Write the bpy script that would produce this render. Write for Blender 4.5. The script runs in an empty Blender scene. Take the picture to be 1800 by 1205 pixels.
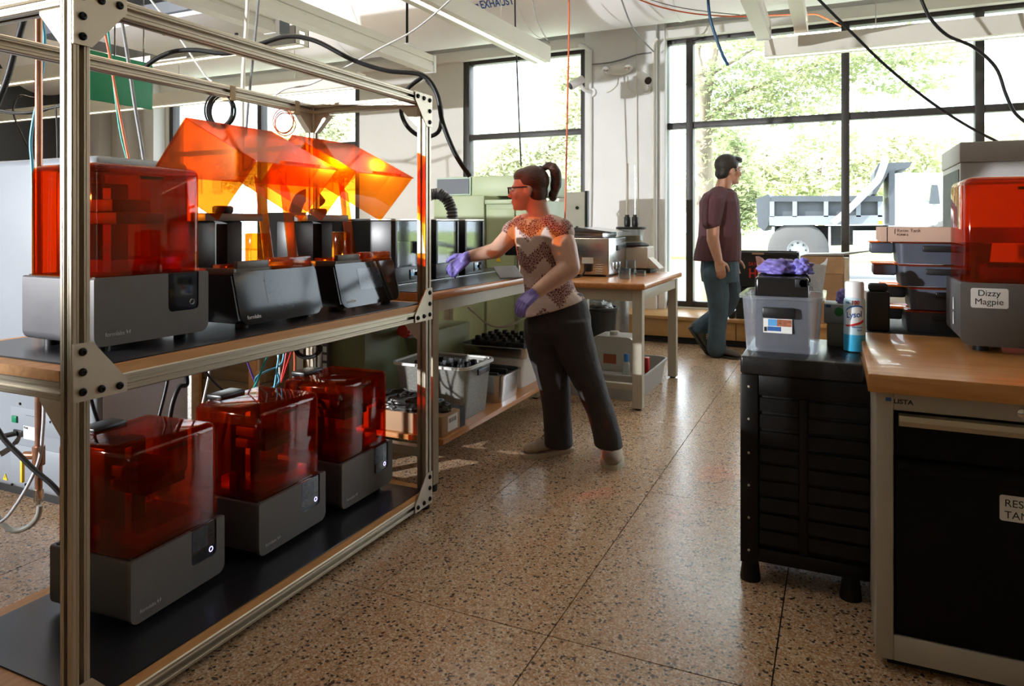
import bpy, bmesh, math, random
from mathutils import Vector, Matrix, noise as mnoise
R = math.radians
random.seed(7)
SC = bpy.context.scene
COL = SC.collection

# ------------------------------------------------------------------ camera
CAM_H, FPX, HOR = 1.22, 1248.0, 392.0
TH = math.atan(572.0 / 1248.0)
CS, CC = math.sin(TH), math.cos(TH)
cam = bpy.data.cameras.new('camera')
cam.sensor_width = 36.0
cam.lens = FPX / 1800.0 * 36.0
cam.shift_y = -(602.5 - HOR) / 1800.0
cam.clip_end = 500
camo = bpy.data.objects.new('camera', cam)
camo.location = (0, 0, CAM_H)
camo.rotation_euler = (R(90), 0, TH)
COL.objects.link(camo)
SC.camera = camo

# ------------------------------------------------------------------ world, sun, daylight, exposure
SC.view_settings.view_transform = 'Standard'
SC.view_settings.look = 'None'
SC.view_settings.gamma = 1.0
SC.view_settings.use_curve_mapping = False
SC.view_settings.exposure = 0.22
SC.cycles.transparent_max_bounces = 48
SC.cycles.max_bounces = 10
SC.cycles.sample_clamp_indirect = 6.0
wd = bpy.data.worlds.new('sky')
SC.world = wd
wd.use_nodes = True
bg = wd.node_tree.nodes['Background']
bg.inputs[0].default_value = (0.80, 0.91, 1.0, 1)
bg.inputs[1].default_value = 6.5
sl = bpy.data.lights.new('sun', 'SUN')
sl.energy = 15.0
sl.angle = R(1.0)
sl.color = (1.0, 0.95, 0.86)
so = bpy.data.objects.new('sun', sl)
so.rotation_euler = Vector((0.62, 0.42, -0.80)).to_track_quat('-Z', 'Y').to_euler()
so.location = (-6, -6, 12)
COL.objects.link(so)
# photographer's flash standing to the left behind the rack
fl = bpy.data.lights.new('flash_head', 'SPOT')
fl.energy = 2500
fl.color = (0.96, 0.98, 1.0)
fl.spot_size = R(57)
fl.spot_blend = 0.2
fl.shadow_soft_size = 0.035
fo = bpy.data.objects.new('flash_head', fl)
fo.location = (-5.6, -2.75, 2.0)
fo.rotation_euler = (Vector((-5.6 + 10 * math.sin(R(24)), -2.75 + 10 * math.cos(R(24)), 3.05)) - Vector(fo.location)).to_track_quat('-Z', 'Y').to_euler()
COL.objects.link(fo)
def portal(x0, x1, z0, z1, y):
    l = bpy.data.lights.new('window_daylight', 'AREA')
    l.shape = 'RECTANGLE'; l.size = x1 - x0; l.size_y = z1 - z0
    l.cycles.is_portal = True
    o = bpy.data.objects.new('window_daylight', l)
    o.location = ((x0 + x1) / 2, y, (z0 + z1) / 2)
    o.rotation_euler = (R(-90), 0, 0)
    COL.objects.link(o)
portal(-1.72, 4.4, 0.3, 3.27, 7.99)
portal(-4.25, -2.70, 0.3, 3.27, 7.99)
portal(-9.5, -5.95, 0.3, 3.27, 7.99)

# ------------------------------------------------------------------ pixel helpers (points of the place measured in the 1800x1205 frame)
def ray(x, y):
    u = (x - 900) / FPX; v = (HOR - y) / FPX
    return Vector((-CS + u * CC, CC + u * CS, v))
def pz(x, y, z):
    r = ray(x, y); t = (z - CAM_H) / r.z
    return Vector((r.x * t, r.y * t, z))
def py_(x, y, Y):
    r = ray(x, y); t = Y / r.y
    return Vector((r.x * t, Y, CAM_H + r.z * t))
def px_(x, y, X):
    r = ray(x, y); t = X / r.x
    return Vector((X, r.y * t, CAM_H + r.z * t))
def pd(x, y, t):
    r = ray(x, y)
    return Vector((r.x * t, r.y * t, CAM_H + r.z * t))

# ------------------------------------------------------------------ materials
MATS = {}
def nt(name):
    m = bpy.data.materials.new(name); m.use_nodes = True
    t = m.node_tree; b = t.nodes['Principled BSDF']
    return m, t, b
def L(t, a, b): t.links.new(a, b)
def mat(name, col, rough=0.5, metal=0.0, var=0.10, scale=18.0, bump=0.0, bscale=None, spec=0.5, coat=0.0, emis=None, estr=0.0, stretch=None, alpha=None, trans=0.0, sss=0.0):
    if name in MATS: return MATS[name]
    m, t, b = nt(name)
    N = t.nodes
    tc = N.new('ShaderNodeTexCoord')
    mp = N.new('ShaderNodeMapping')
    if stretch: mp.inputs['Scale'].default_value = stretch
    L(t, tc.outputs['Object'], mp.inputs[0])
    nz = N.new('ShaderNodeTexNoise'); nz.inputs['Scale'].default_value = scale; nz.inputs['Detail'].default_value = 5
    L(t, mp.outputs[0], nz.inputs['Vector'])
    rp = N.new('ShaderNodeValToRGB')
    rp.color_ramp.elements[0].position = 0.3; rp.color_ramp.elements[1].position = 0.7
    rp.color_ramp.elements[0].color = tuple(c * (1 - var) for c in col) + (1,)
    rp.color_ramp.elements[1].color = tuple(min(1, c * (1 + var)) for c in col) + (1,)
    L(t, nz.outputs['Fac'], rp.inputs[0])
    L(t, rp.outputs[0], b.inputs['Base Color'])
    rr = N.new('ShaderNodeMapRange'); rr.inputs['To Min'].default_value = max(0.02, rough * 0.85); rr.inputs['To Max'].default_value = min(1, rough * 1.15)
    L(t, nz.outputs['Fac'], rr.inputs['Value']); L(t, rr.outputs[0], b.inputs['Roughness'])
    b.inputs['Metallic'].default_value = metal
    b.inputs['Specular IOR Level'].default_value = spec
    b.inputs['Coat Weight'].default_value = coat
    b.inputs['Transmission Weight'].default_value = trans
    if emis:
        b.inputs['Emission Color'].default_value = emis + (1,); b.inputs['Emission Strength'].default_value = estr
    if bump:
        n2 = N.new('ShaderNodeTexNoise'); n2.inputs['Scale'].default_value = bscale or scale * 3; n2.inputs['Detail'].default_value = 4
        L(t, mp.outputs[0], n2.inputs['Vector'])
        bp = N.new('ShaderNodeBump'); bp.inputs['Strength'].default_value = bump; bp.inputs['Distance'].default_value = 0.01
        L(t, n2.outputs['Fac'], bp.inputs['Height']); L(t, bp.outputs[0], b.inputs['Normal'])
    MATS[name] = m
    return m
def clear(name, col, gloss=0.06, rough=0.03, diff=0.0, dcol=None, fm=0.45):
    """thin clear sheet: coloured transparency plus a fresnel gloss, optional haze"""
    if name in MATS: return MATS[name]
    m, t, b = nt(name); N = t.nodes
    out = N['Material Output']
    N.remove(b)
    tr = N.new('ShaderNodeBsdfTransparent'); tr.inputs[0].default_value = col + (1,)
    gl = N.new('ShaderNodeBsdfGlossy'); gl.inputs['Roughness'].default_value = rough
    fr = N.new('ShaderNodeFresnel'); fr.inputs['IOR'].default_value = 1.45
    ml = N.new('ShaderNodeMath'); ml.operation = 'MULTIPLY'; ml.inputs[1].default_value = fm
    ad = N.new('ShaderNodeMath'); ad.operation = 'ADD'; ad.inputs[1].default_value = gloss * 0.3; ad.use_clamp = True
    L(t, fr.outputs[0], ml.inputs[0]); L(t, ml.outputs[0], ad.inputs[0])
    mx = N.new('ShaderNodeMixShader')
    L(t, ad.outputs[0], mx.inputs[0])
    src = tr.outputs[0]
    if diff > 0:
        df = N.new('ShaderNodeBsdfDiffuse'); df.inputs[0].default_value = (dcol or col) + (1,)
        tl = N.new('ShaderNodeBsdfTranslucent'); tl.inputs[0].default_value = (dcol or col) + (1,)
        a2 = N.new('ShaderNodeMixShader'); a2.inputs[0].default_value = 0.5
        L(t, df.outputs[0], a2.inputs[1]); L(t, tl.outputs[0], a2.inputs[2])
        nz = N.new('ShaderNodeTexNoise'); nz.inputs['Scale'].default_value = 30; nz.inputs['Detail'].default_value = 6
        mr = N.new('ShaderNodeMapRange'); mr.inputs['To Min'].default_value = diff * 0.6; mr.inputs['To Max'].default_value = min(1, diff * 1.4)
        L(t, nz.outputs['Fac'], mr.inputs['Value'])
        m2 = N.new('ShaderNodeMixShader')
        L(t, mr.outputs[0], m2.inputs[0]); L(t, tr.outputs[0], m2.inputs[1]); L(t, a2.outputs[0], m2.inputs[2])
        src = m2.outputs[0]
    L(t, src, mx.inputs[1]); L(t, gl.outputs[0], mx.inputs[2])
    L(t, mx.outputs[0], out.inputs['Surface'])
    MATS[name] = m
    return m
def wood(name, c1, c2, rough=0.4, stretch=(1, 12, 12), scale=6.0, coat=0.0):
    if name in MATS: return MATS[name]
    m, t, b = nt(name); N = t.nodes
    tc = N.new('ShaderNodeTexCoord'); mp = N.new('ShaderNodeMapping'); mp.inputs['Scale'].default_value = stretch
    L(t, tc.outputs['Object'], mp.inputs[0])
    nz = N.new('ShaderNodeTexNoise'); nz.inputs['Scale'].default_value = scale; nz.inputs['Detail'].default_value = 8; nz.inputs['Distortion'].default_value = 0.6
    L(t, mp.outputs[0], nz.inputs['Vector'])
    rp = N.new('ShaderNodeValToRGB'); rp.color_ramp.elements[0].position = 0.32; rp.color_ramp.elements[1].position = 0.68
    rp.color_ramp.elements[0].color = c1 + (1,); rp.color_ramp.elements[1].color = c2 + (1,)
    L(t, nz.outputs['Fac'], rp.inputs[0]); L(t, rp.outputs[0], b.inputs['Base Color'])
    b.inputs['Roughness'].default_value = rough; b.inputs['Coat Weight'].default_value = coat
    bp = N.new('ShaderNodeBump'); bp.inputs['Strength'].default_value = 0.06; bp.inputs['Distance'].default_value = 0.005
    L(t, nz.outputs['Fac'], bp.inputs['Height']); L(t, bp.outputs[0], b.inputs['Normal'])
    MATS[name] = m
    return m
def emit(name, col, s):
    if name in MATS: return MATS[name]
    m, t, b = nt(name)
    b.inputs['Base Color'].default_value = (0.8, 0.8, 0.8, 1)
    b.inputs['Emission Color'].default_value = col + (1,); b.inputs['Emission Strength'].default_value = s
    MATS[name] = m
    return m

# ------------------------------------------------------------------ mesh builder
def bmclose(bm):
    v = [x.co.copy() for x in bm.verts]
    bm.verts.index_update()
    f = [[x.index for x in p.verts] for p in bm.faces]
    bm.free()
    return v, f
class MB:
    def __init__(self): self.v = []; self.f = []
    def add(self, v, f, mtx=None):
        o = len(self.v)
        self.v += [(mtx @ Vector(p)) if mtx else Vector(p) for p in v]
        self.f += [[i + o for i in p] for p in f]
        return self
    def box(self, c, s, bevel=0.0, seg=2, rot=None, taper=None):
        bm = bmesh.new()
        bmesh.ops.create_cube(bm, size=1.0)
        for q in bm.verts:
            k = 1.0
            if taper and q.co.z < 0: k = taper
            q.co = Vector((q.co.x * s[0] * k, q.co.y * s[1] * k, q.co.z * s[2]))
        if bevel: bmesh.ops.bevel(bm, geom=list(bm.edges), offset=min(bevel, min(s) * 0.49), segments=seg, affect='EDGES', profile=0.5)
        m = Matrix.Translation(c)
        if rot is not None: m = m @ (rot.to_4x4() if hasattr(rot, 'to_4x4') else rot)
        v, f = bmclose(bm)
        return self.add(v, f, m)
    def b2(self, lo, hi, bevel=0.0, seg=2):
        lo = Vector(lo); hi = Vector(hi)
        return self.box((lo + hi) / 2, tuple(abs(hi[i] - lo[i]) for i in range(3)), bevel, seg)
    def cyl(self, p0, p1, r0, r1=None, seg=16, cap=True):
        p0 = Vector(p0); p1 = Vector(p1); r1 = r0 if r1 is None else r1
        q = (p1 - p0).to_track_quat('Z', 'Y').to_matrix()
        v = []; f = []
        for k, (p, r) in enumerate(((p0, r0), (p1, r1))):
            for i in range(seg):
                a = 2 * math.pi * i / seg
                v.append(p + q @ Vector((r * math.cos(a), r * math.sin(a), 0)))
        for i in range(seg):
            j = (i + 1) % seg
            f.append([i, j, seg + j, seg + i])
        if cap: f.append(list(range(seg))[::-1]); f.append(list(range(seg, 2 * seg)))
        return self.add(v, f)
    def tube(self, pts, r, seg=8, sub=4, cap=True):
        P = [Vector(p) for p in pts]
        if sub > 1 and len(P) > 2:
            Q = []
            for i in range(len(P) - 1):
                a = P[max(i - 1, 0)]; b = P[i]; c = P[i + 1]; d = P[min(i + 2, len(P) - 1)]
                for k in range(sub):
                    s = k / sub
                    Q.append(0.5 * ((2 * b) + (c - a) * s + (2 * a - 5 * b + 4 * c - d) * s * s + (3 * b - a - 3 * c + d) * s ** 3))
            Q.append(P[-1]); P = Q
        n = len(P); v = []; f = []
        tan = [(P[min(i + 1, n - 1)] - P[max(i - 1, 0)]).normalized() for i in range(n)]
        up = Vector((0, 0, 1)) if abs(tan[0].z) < 0.9 else Vector((1, 0, 0))
        nrm = (up - tan[0] * up.dot(tan[0])).normalized()
        for i in range(n):
            nrm = (nrm - tan[i] * nrm.dot(tan[i])).normalized()
            bn = tan[i].cross(nrm)
            rr = r[min(i * len(r) // n, len(r) - 1)] if isinstance(r, (list, tuple)) else r
            for k in range(seg):
                a = 2 * math.pi * k / seg
                v.append(P[i] + nrm * (rr * math.cos(a)) + bn * (rr * math.sin(a)))
        for i in range(n - 1):
            for k in range(seg):
                k2 = (k + 1) % seg
                f.append([i * seg + k, i * seg + k2, (i + 1) * seg + k2, (i + 1) * seg + k])
        if cap: f.append(list(range(seg))[::-1]); f.append(list(range((n - 1) * seg, n * seg)))
        return self.add(v, f)
    def lathe(self, prof, c=(0, 0, 0), seg=24, mtx=None, cap=True):
        c = Vector(c); v = []; f = []; n = len(prof)
        for i in range(seg):
            a = 2 * math.pi * i / seg
            for (r, z) in prof: v.append(c + Vector((r * math.cos(a), r * math.sin(a), z)))
        for i in range(seg):
            j = (i + 1) % seg
            for k in range(n - 1): f.append([i * n + k, j * n + k, j * n + k + 1, i * n + k + 1])
        if cap and prof[0][0] > 1e-5: f.append([i * n for i in range(seg)][::-1])
        if cap and prof[-1][0] > 1e-5: f.append([i * n + n - 1 for i in range(seg)])
        return self.add(v, f, mtx)
    def prism(self, poly, vec, mtx=None):
        """poly: list of 3D points (planar), extruded by vec"""
        n = len(poly); vec = Vector(vec)
        v = [Vector(p) for p in poly] + [Vector(p) + vec for p in poly]
        f = [list(range(n))[::-1], list(range(n, 2 * n))]
        for i in range(n):
            j = (i + 1) % n; f.append([i, j, n + j, n + i])
        return self.add(v, f, mtx)
    def ell(self, c, s, rot=None, seg=16, rings=10):
        bm = bmesh.new(); bmesh.ops.create_uvsphere(bm, u_segments=seg, v_segments=rings, radius=1.0)
        m = Matrix.Translation(c)
        if rot is not None: m = m @ rot.to_4x4()
        m = m @ Matrix.Diagonal((s[0], s[1], s[2], 1))
        v, f = bmclose(bm)
        return self.add(v, f, m)
    def cone(self, a, b, ra, rb, seg=14):
        """tapered capsule"""
        a = Vector(a); b = Vector(b)
        self.cyl(a, b, ra, rb, seg, cap=True)
        self.ell(a, (ra,) * 3, seg=seg, rings=8); self.ell(b, (rb,) * 3, seg=seg, rings=8)
        return self
    def build(self, name, m, parent=None, smooth=40, props=None):
        me = bpy.data.meshes.new(name)
        me.from_pydata([tuple(p) for p in self.v], [], self.f)
        bm = bmesh.new(); bm.from_mesh(me); bmesh.ops.recalc_face_normals(bm, faces=list(bm.faces)); bm.to_mesh(me); bm.free()
        if isinstance(m, (list, tuple)):
            for q in m: me.materials.append(q)
        elif m: me.materials.append(m)
        if smooth:
            me.polygons.foreach_set('use_smooth', [True] * len(me.polygons))
            me.set_sharp_from_angle(angle=R(smooth))
        o = bpy.data.objects.new(name, me)
        COL.objects.link(o)
        if parent is not None:
            o.parent = parent
            if parent.get('_w') is not None and parent.type == 'EMPTY':
                o.matrix_parent_inverse = Matrix.Translation(-Vector(parent.location))
        return o
def tag(o, label, cat, group=None, kind=None):
    if label: o['label'] = label
    if cat: o['category'] = cat
    if group: o['group'] = group
    if kind: o['kind'] = kind
    return o
def thing(name, label, cat, loc=(0, 0, 0), rz=0.0, group=None, local=False, kind=None):
    """Empty at a thing's base; parts are given in world metres (or local ones when local)"""
    o = bpy.data.objects.new(name, None); COL.objects.link(o)
    o.location = loc; o.rotation_euler = (0, 0, rz); o.empty_display_size = 0.05
    tag(o, label, cat, group, kind)
    if not local: o['_w'] = 1
    return o
def copy_tree(o, parent=None):
    c = o.copy(); COL.objects.link(c); c.parent = parent
    for ch in list(o.children): copy_tree(ch, c)
    return c
def rrect(w, h, r, seg=5, cx=0, cy=0, corners=(1, 1, 1, 1)):
    """rounded rectangle outline (2D), corners: bl, br, tr, tl"""
    pts = []
    cs = [(-w / 2, -h / 2, 180), (w / 2, -h / 2, 270), (w / 2, h / 2, 0), (-w / 2, h / 2, 90)]
    for k, (x, y, a0) in enumerate(cs):
        rr = r * corners[k]
        if rr <= 1e-6: pts.append((cx + x, cy + y)); continue
        ox = x + (rr if x < 0 else -rr); oy = y + (rr if y < 0 else -rr)
        for i in range(seg + 1):
            a = R(a0 + 90 * i / seg); pts.append((cx + ox + rr * math.cos(a), cy + oy + rr * math.sin(a)))
    return pts
def text(name, s, size, mtx, m, parent, thick=0.0004, bold=0.0, align='LEFT', xs=1.0, warp=None):
    cu = bpy.data.curves.new(name, 'FONT'); cu.body = s; cu.size = size; cu.extrude = thick; cu.offset = bold; cu.align_x = align
    to = bpy.data.objects.new(name, cu); COL.objects.link(to)
    dg = bpy.context.evaluated_depsgraph_get()
    me = bpy.data.meshes.new_from_object(to.evaluated_get(dg))
    bpy.data.objects.remove(to); bpy.data.curves.remove(cu)
    for v in me.vertices:
        q = Vector((v.co.x * xs, v.co.y, v.co.z))
        v.co = warp(q) if warp else mtx @ q
    me.materials.clear(); me.materials.append(m)
    o = bpy.data.objects.new(name, me); COL.objects.link(o); o.parent = parent
    if parent is not None and parent.get('_w') is not None and parent.type == 'EMPTY':
        o.matrix_parent_inverse = Matrix.Translation(-Vector(parent.location))
    return o
def frame(o, ex, ey):
    """matrix with origin o, x axis ex, y axis ey"""
    ex = Vector(ex).normalized(); ez = ex.cross(Vector(ey)).normalized(); ey = ez.cross(ex)
    m = Matrix((ex, ey, ez)).transposed().to_4x4(); m.translation = Vector(o)
    return m
def kpart(o, label):
    o['label'] = label
    return o

# ------------------------------------------------------------------ shared materials
m_white = mat('white_paint', (0.80, 0.80, 0.80), 0.55, var=0.03, scale=3, bump=0.03, bscale=60)
m_cream = mat('cream_wall_paint', (0.76, 0.75, 0.71), 0.6, var=0.04, scale=2, bump=0.03, bscale=40)
m_duct = mat('white_duct_paint', (0.80, 0.80, 0.82), 0.5, var=0.03, scale=1.5)
m_dgrey = mat('dark_grey_wall', (0.10, 0.11, 0.13), 0.55, var=0.06, scale=2)
m_bronze = mat('dark_bronze_frame', (0.035, 0.03, 0.028), 0.45, var=0.1, scale=8)
m_alu = mat('brushed_aluminium', (0.54, 0.48, 0.385), 0.38, 0.85, var=0.015, scale=3)
m_plate = mat('plate_aluminium', (0.60, 0.53, 0.43), 0.45, 0.8, var=0.06, scale=10)
m_bolt = mat('black_bolt', (0.012, 0.012, 0.012), 0.35, 0.6, var=0.1)
m_black = mat('black_plastic', (0.012, 0.012, 0.013), 0.38, var=0.15, scale=10)
m_blackm = mat('black_matt_plastic', (0.016, 0.016, 0.016), 0.6, var=0.15, scale=10)
m_rubber = mat('black_rubber', (0.010, 0.010, 0.011), 0.45, var=0.2, scale=5)
m_mat = mat('black_bench_mat', (0.016, 0.017, 0.022), 0.30, var=0.2, scale=3, bump=0.04, bscale=12)
m_grey = mat('printer_grey', (0.130, 0.120, 0.113), 0.42, var=0.05, scale=20, bump=0.02, bscale=400)
m_grey2 = mat('printer_side_bluelit_grey', (0.092, 0.089, 0.098), 0.45, var=0.05, scale=20)  # darker body grey; its blue tint stands for daylight from the left
m_glassblk = mat('black_glass', (0.008, 0.008, 0.010), 0.06, var=0.05, coat=0.5)
m_screen = mat('screen_glass', (0.02, 0.024, 0.022), 0.05, var=0.05, coat=0.6)
m_ply = wood('plywood_edge', (0.56, 0.26, 0.08), (0.68, 0.35, 0.13), 0.5, (12, 1, 12), 4)
m_maple = wood('maple_bench', (0.52, 0.22, 0.055), (0.66, 0.31, 0.095), 0.3, (1.0, 10, 10), 5, 0.25)
m_mapley = wood('maple_bench_lengthwise', (0.48, 0.18, 0.045), (0.60, 0.25, 0.075), 0.32, (10, 1.0, 10), 5, 0.2)
m_sillwood = wood('honey_wood_panel', (0.50, 0.27, 0.09), (0.60, 0.34, 0.13), 0.4, (1, 8, 8), 3)
m_card = mat('cardboard', (0.42, 0.25, 0.14), 0.8, var=0.07, scale=5, bump=0.04, bscale=80)
m_steel = mat('stainless_steel', (0.62, 0.62, 0.62), 0.22, 1.0, var=0.05, scale=8, stretch=(1, 1, 12))
m_chrome = mat('chrome', (0.7, 0.7, 0.72), 0.08, 1.0, var=0.03)
m_amber = clear('amber_acrylic', (0.98, 0.41, 0.10), 0.06, 0.03, 0.035, (1.0, 0.10, 0.01))
m_clear = clear('clear_plastic', (0.93, 0.94, 0.95), 0.08, 0.06, 0.22, (0.70, 0.74, 0.85))
m_frost = clear('frosted_plastic', (0.8, 0.8, 0.78), 0.05, 0.25, 0.55, (0.62, 0.60, 0.55))
m_glass = clear('window_glass', (0.985, 0.99, 0.99), 0.02, 0.01)
m_acry = clear('clear_acrylic', (0.86, 0.88, 0.90), 0.10, 0.05, 0.04, (0.5, 0.55, 0.6), 0.16)
m_purple = mat('nitrile_purple', (0.20, 0.16, 0.50), 0.45, var=0.12, scale=25, bump=0.15, bscale=40)
m_red = mat('red_plastic', (0.55, 0.02, 0.015), 0.35, var=0.08)
m_green = mat('machine_green', (0.36, 0.42, 0.25), 0.45, var=0.05, scale=4, bump=0.02)
m_green2 = mat('machine_green_dark', (0.20, 0.23, 0.11), 0.5, var=0.06, scale=4)
m_mint = mat('machine_mint', (0.40, 0.52, 0.42), 0.45, var=0.05, scale=4)
m_putty = mat('putty_metal_paint', (0.46, 0.42, 0.33), 0.45, var=0.04, scale=5)
m_ink = mat('black_ink', (0.01, 0.01, 0.01), 0.6, var=0.0)
m_inkw = mat('white_ink', (0.75, 0.75, 0.75), 0.6, var=0.0)
m_inkg = mat('grey_ink', (0.50, 0.48, 0.46), 0.5, var=0.0)
m_paper = mat('white_label', (0.78, 0.77, 0.74), 0.6, var=0.02)
m_wire_w = mat('white_cable', (0.75, 0.75, 0.75), 0.4, var=0.03)
m_wire_o = mat('orange_cable', (0.75, 0.16, 0.06), 0.4, var=0.05)
m_wire_c = mat('cyan_cable', (0.10, 0.42, 0.60), 0.4, var=0.05)
m_wire_t = mat('teal_cable', (0.02, 0.34, 0.28), 0.4, var=0.05)
m_wire_b = mat('blue_hose', (0.01, 0.07, 0.16), 0.35, var=0.05)
m_wire_p = mat('purple_cable', (0.14, 0.06, 0.30), 0.4, var=0.05)
m_wire_g = mat('grey_cable', (0.22, 0.22, 0.23), 0.45, var=0.05)
m_copper = mat('copper_pipe', (0.50, 0.26, 0.17), 0.3, 0.9, var=0.1)

def terrazzo():
    m, t, b = nt('terrazzo'); N = t.nodes
    ge = N.new('ShaderNodeNewGeometry')
    def vor(scale):
        mp = N.new('ShaderNodeMapping'); mp.inputs['Scale'].default_value = (scale, scale, 0.0)
        nw = N.new('ShaderNodeTexNoise'); nw.inputs['Scale'].default_value = scale * 1.1; L(t, ge.outputs['Position'], nw.inputs['Vector'])
        vm = N.new('ShaderNodeVectorMath'); vm.operation = 'MULTIPLY_ADD'; vm.inputs[1].default_value = (0.9 / scale,) * 3; L(t, nw.outputs['Color'], vm.inputs[0]); L(t, ge.outputs['Position'], vm.inputs[2])
        L(t, vm.outputs[0], mp.inputs[0])
        # slight warp so the chips are irregular
        v = N.new('ShaderNodeTexVoronoi'); v.inputs['Scale'].default_value = 1.0
        L(t, mp.outputs[0], v.inputs['Vector'])
        s = N.new('ShaderNodeSeparateColor'); L(t, v.outputs['Color'], s.inputs[0])
        return v, s
    v1, s1 = vor(190.0)
    r1 = N.new('ShaderNodeValToRGB'); cr = r1.color_ramp; cr.interpolation = 'CONSTANT'
    cols = [(0.0, (0.34, 0.20, 0.11)), (0.16, (0.46, 0.31, 0.19)), (0.38, (0.54, 0.39, 0.26)), (0.58, (0.40, 0.23, 0.12)), (0.70, (0.64, 0.50, 0.37)), (0.84, (0.50, 0.26, 0.12)), (0.95, (0.18, 0.11, 0.07))]
    cr.elements[0].position = 0; cr.elements[0].color = cols[0][1] + (1,)
    cr.elements[1].position = cols[1][0]; cr.elements[1].color = cols[1][1] + (1,)
    for p, c in cols[2:]:
        e = cr.elements.new(p); e.color = c + (1,)
    L(t, s1.outputs[0], r1.inputs[0])
    v2, s2 = vor(84.0)
    g1 = N.new('ShaderNodeMath'); g1.operation = 'GREATER_THAN'; g1.inputs[1].default_value = 0.90; L(t, s2.outputs[1], g1.inputs[0])
    d1 = N.new('ShaderNodeMath'); d1.operation = 'LESS_THAN'; d1.inputs[1].default_value = 0.40; L(t, v2.outputs['Distance'], d1.inputs[0])
    mm = N.new('ShaderNodeMath'); mm.operation = 'MULTIPLY'; L(t, g1.outputs[0], mm.inputs[0]); L(t, d1.outputs[0], mm.inputs[1])
    mx = N.new('ShaderNodeMix'); mx.data_type = 'RGBA'
    L(t, mm.outputs[0], mx.inputs[0]); L(t, r1.outputs[0], mx.inputs[6]); mx.inputs[7].default_value = (0.045, 0.034, 0.030, 1)
    v3, s3 = vor(120.0)
    g3 = N.new('ShaderNodeMath'); g3.operation = 'GREATER_THAN'; g3.inputs[1].default_value = 0.96; L(t, s3.outputs[2], g3.inputs[0])
    mx3 = N.new('ShaderNodeMix'); mx3.data_type = 'RGBA'
    L(t, g3.outputs[0], mx3.inputs[0]); L(t, mx.outputs[2], mx3.inputs[6]); mx3.inputs[7].default_value = (0.08, 0.055, 0.04, 1)
    # worn stains
    nz = N.new('ShaderNodeTexNoise'); nz.inputs['Scale'].default_value = 1.3; nz.inputs['Detail'].default_value = 4; L(t, ge.outputs['Position'], nz.inputs['Vector'])
    rr = N.new('ShaderNodeMapRange'); rr.inputs['To Min'].default_value = 0.16; rr.inputs['To Max'].default_value = 0.34; L(t, nz.outputs['Fac'], rr.inputs['Value'])
    L(t, mx3.outputs[2], b.inputs['Base Color']); L(t, rr.outputs[0], b.inputs['Roughness'])
    b.inputs['Specular IOR Level'].default_value = 0.5
    return m
m_terr = terrazzo()
m_grout = mat('floor_joint', (0.05, 0.03, 0.02), 0.7)

# ------------------------------------------------------------------ the room
def struct(name, mb, m, parent=None, smooth=40):
    o = mb.build(name, m, parent, smooth); o['kind'] = 'structure'; return o
WY = 7.9
X0, X1, Y0, ZC = -12.0, 5.0, -4.0, 4.35
fl_o = struct('floor', MB().b2((X0, Y0, -0.10), (X1, WY + 0.3, -0.012)), m_grout)
pw, pl = 0.62, 1.24
pan = MB().box((0, 0, -0.0135), (pw - 0.004, pl - 0.004, 0.027))
me0 = None
ix0 = int(math.floor((X0 + 1.398) / pw)); 
for i in range(ix0, 11):
    for j in range(-2, 5):
        cx, cy = -1.398 + pw * (i + 0.5), 1.955 + pl * (j + 0.5)
        if cx < X0 + 0.2 or cx > X1 or cy > WY - 0.3: continue
        if me0 is None:
            o = pan.build('floor_panel', m_terr, fl_o, smooth=0); me0 = o.data
        else:
            o = bpy.data.objects.new('floor_panel', me0); COL.objects.link(o); o.parent = fl_o
        o.location = (cx, cy, 0.0)
struct('ceiling', MB().b2((X0 - 0.3, Y0 - 0.3, ZC), (X1 + 0.3, WY + 0.35, ZC + 0.2)), m_white)
struct('wall_left', MB().b2((X0 - 0.25, Y0, 0), (X0, WY, ZC)), m_dgrey)
m_tan = mat('tan_bounce_paint', (0.62, 0.48, 0.33), 0.7, var=0.04, scale=2)  # tan picked for the unseen walls to warm the bounced light
struct('wall_right', MB().b2((X1, Y0, 0), (X1 + 0.25, WY, ZC)), m_tan)
struct('wall_front', MB().b2((X0, Y0 - 0.25, 0), (X1, Y0, ZC)), m_tan)
ZT, ZS = 3.27, 0.30
wb = MB()
wb.b2((X0, WY, 0), (X1, WY + 0.28, ZS))                    # below the windows
wb.b2((X0, WY, ZT), (X1, WY + 0.28, ZC))                   # above
wb.b2((X0, WY, ZS), (-9.56, WY + 0.28, ZT))
wb.b2((-5.90, WY, ZS), (-4.30, WY + 0.28, ZT))
wb.b2((-2.66, WY, ZS), (-1.74, WY + 0.28, ZT))
wb.b2((4.45, WY, ZS), (X1, WY + 0.28, ZT))
struct('wall_back', wb, m_cream)
struct('trim_1', MB().b2((-2.62, WY - 0.20, 0), (-1.80, WY - 0.001, 3.6), 0.01).b2((-1.80, WY - 0.12, 0), (-1.72, WY - 0.001, 3.6), 0.01), m_white)
for n, xx in enumerate((-9.75, -10.35, -11.0)):
    struct('trim_%d' % (n + 2), MB().b2((xx - 0.12, WY - 0.22, 0), (xx + 0.12, WY - 0.001, 3.9), 0.015), m_white)
struct('trim_5', MB().b2((X0 + .01, WY - 0.10, ZT - 0.02), (X1 - .01, WY - 0.001, ZT + 0.10), 0.006), m_cream)
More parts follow.
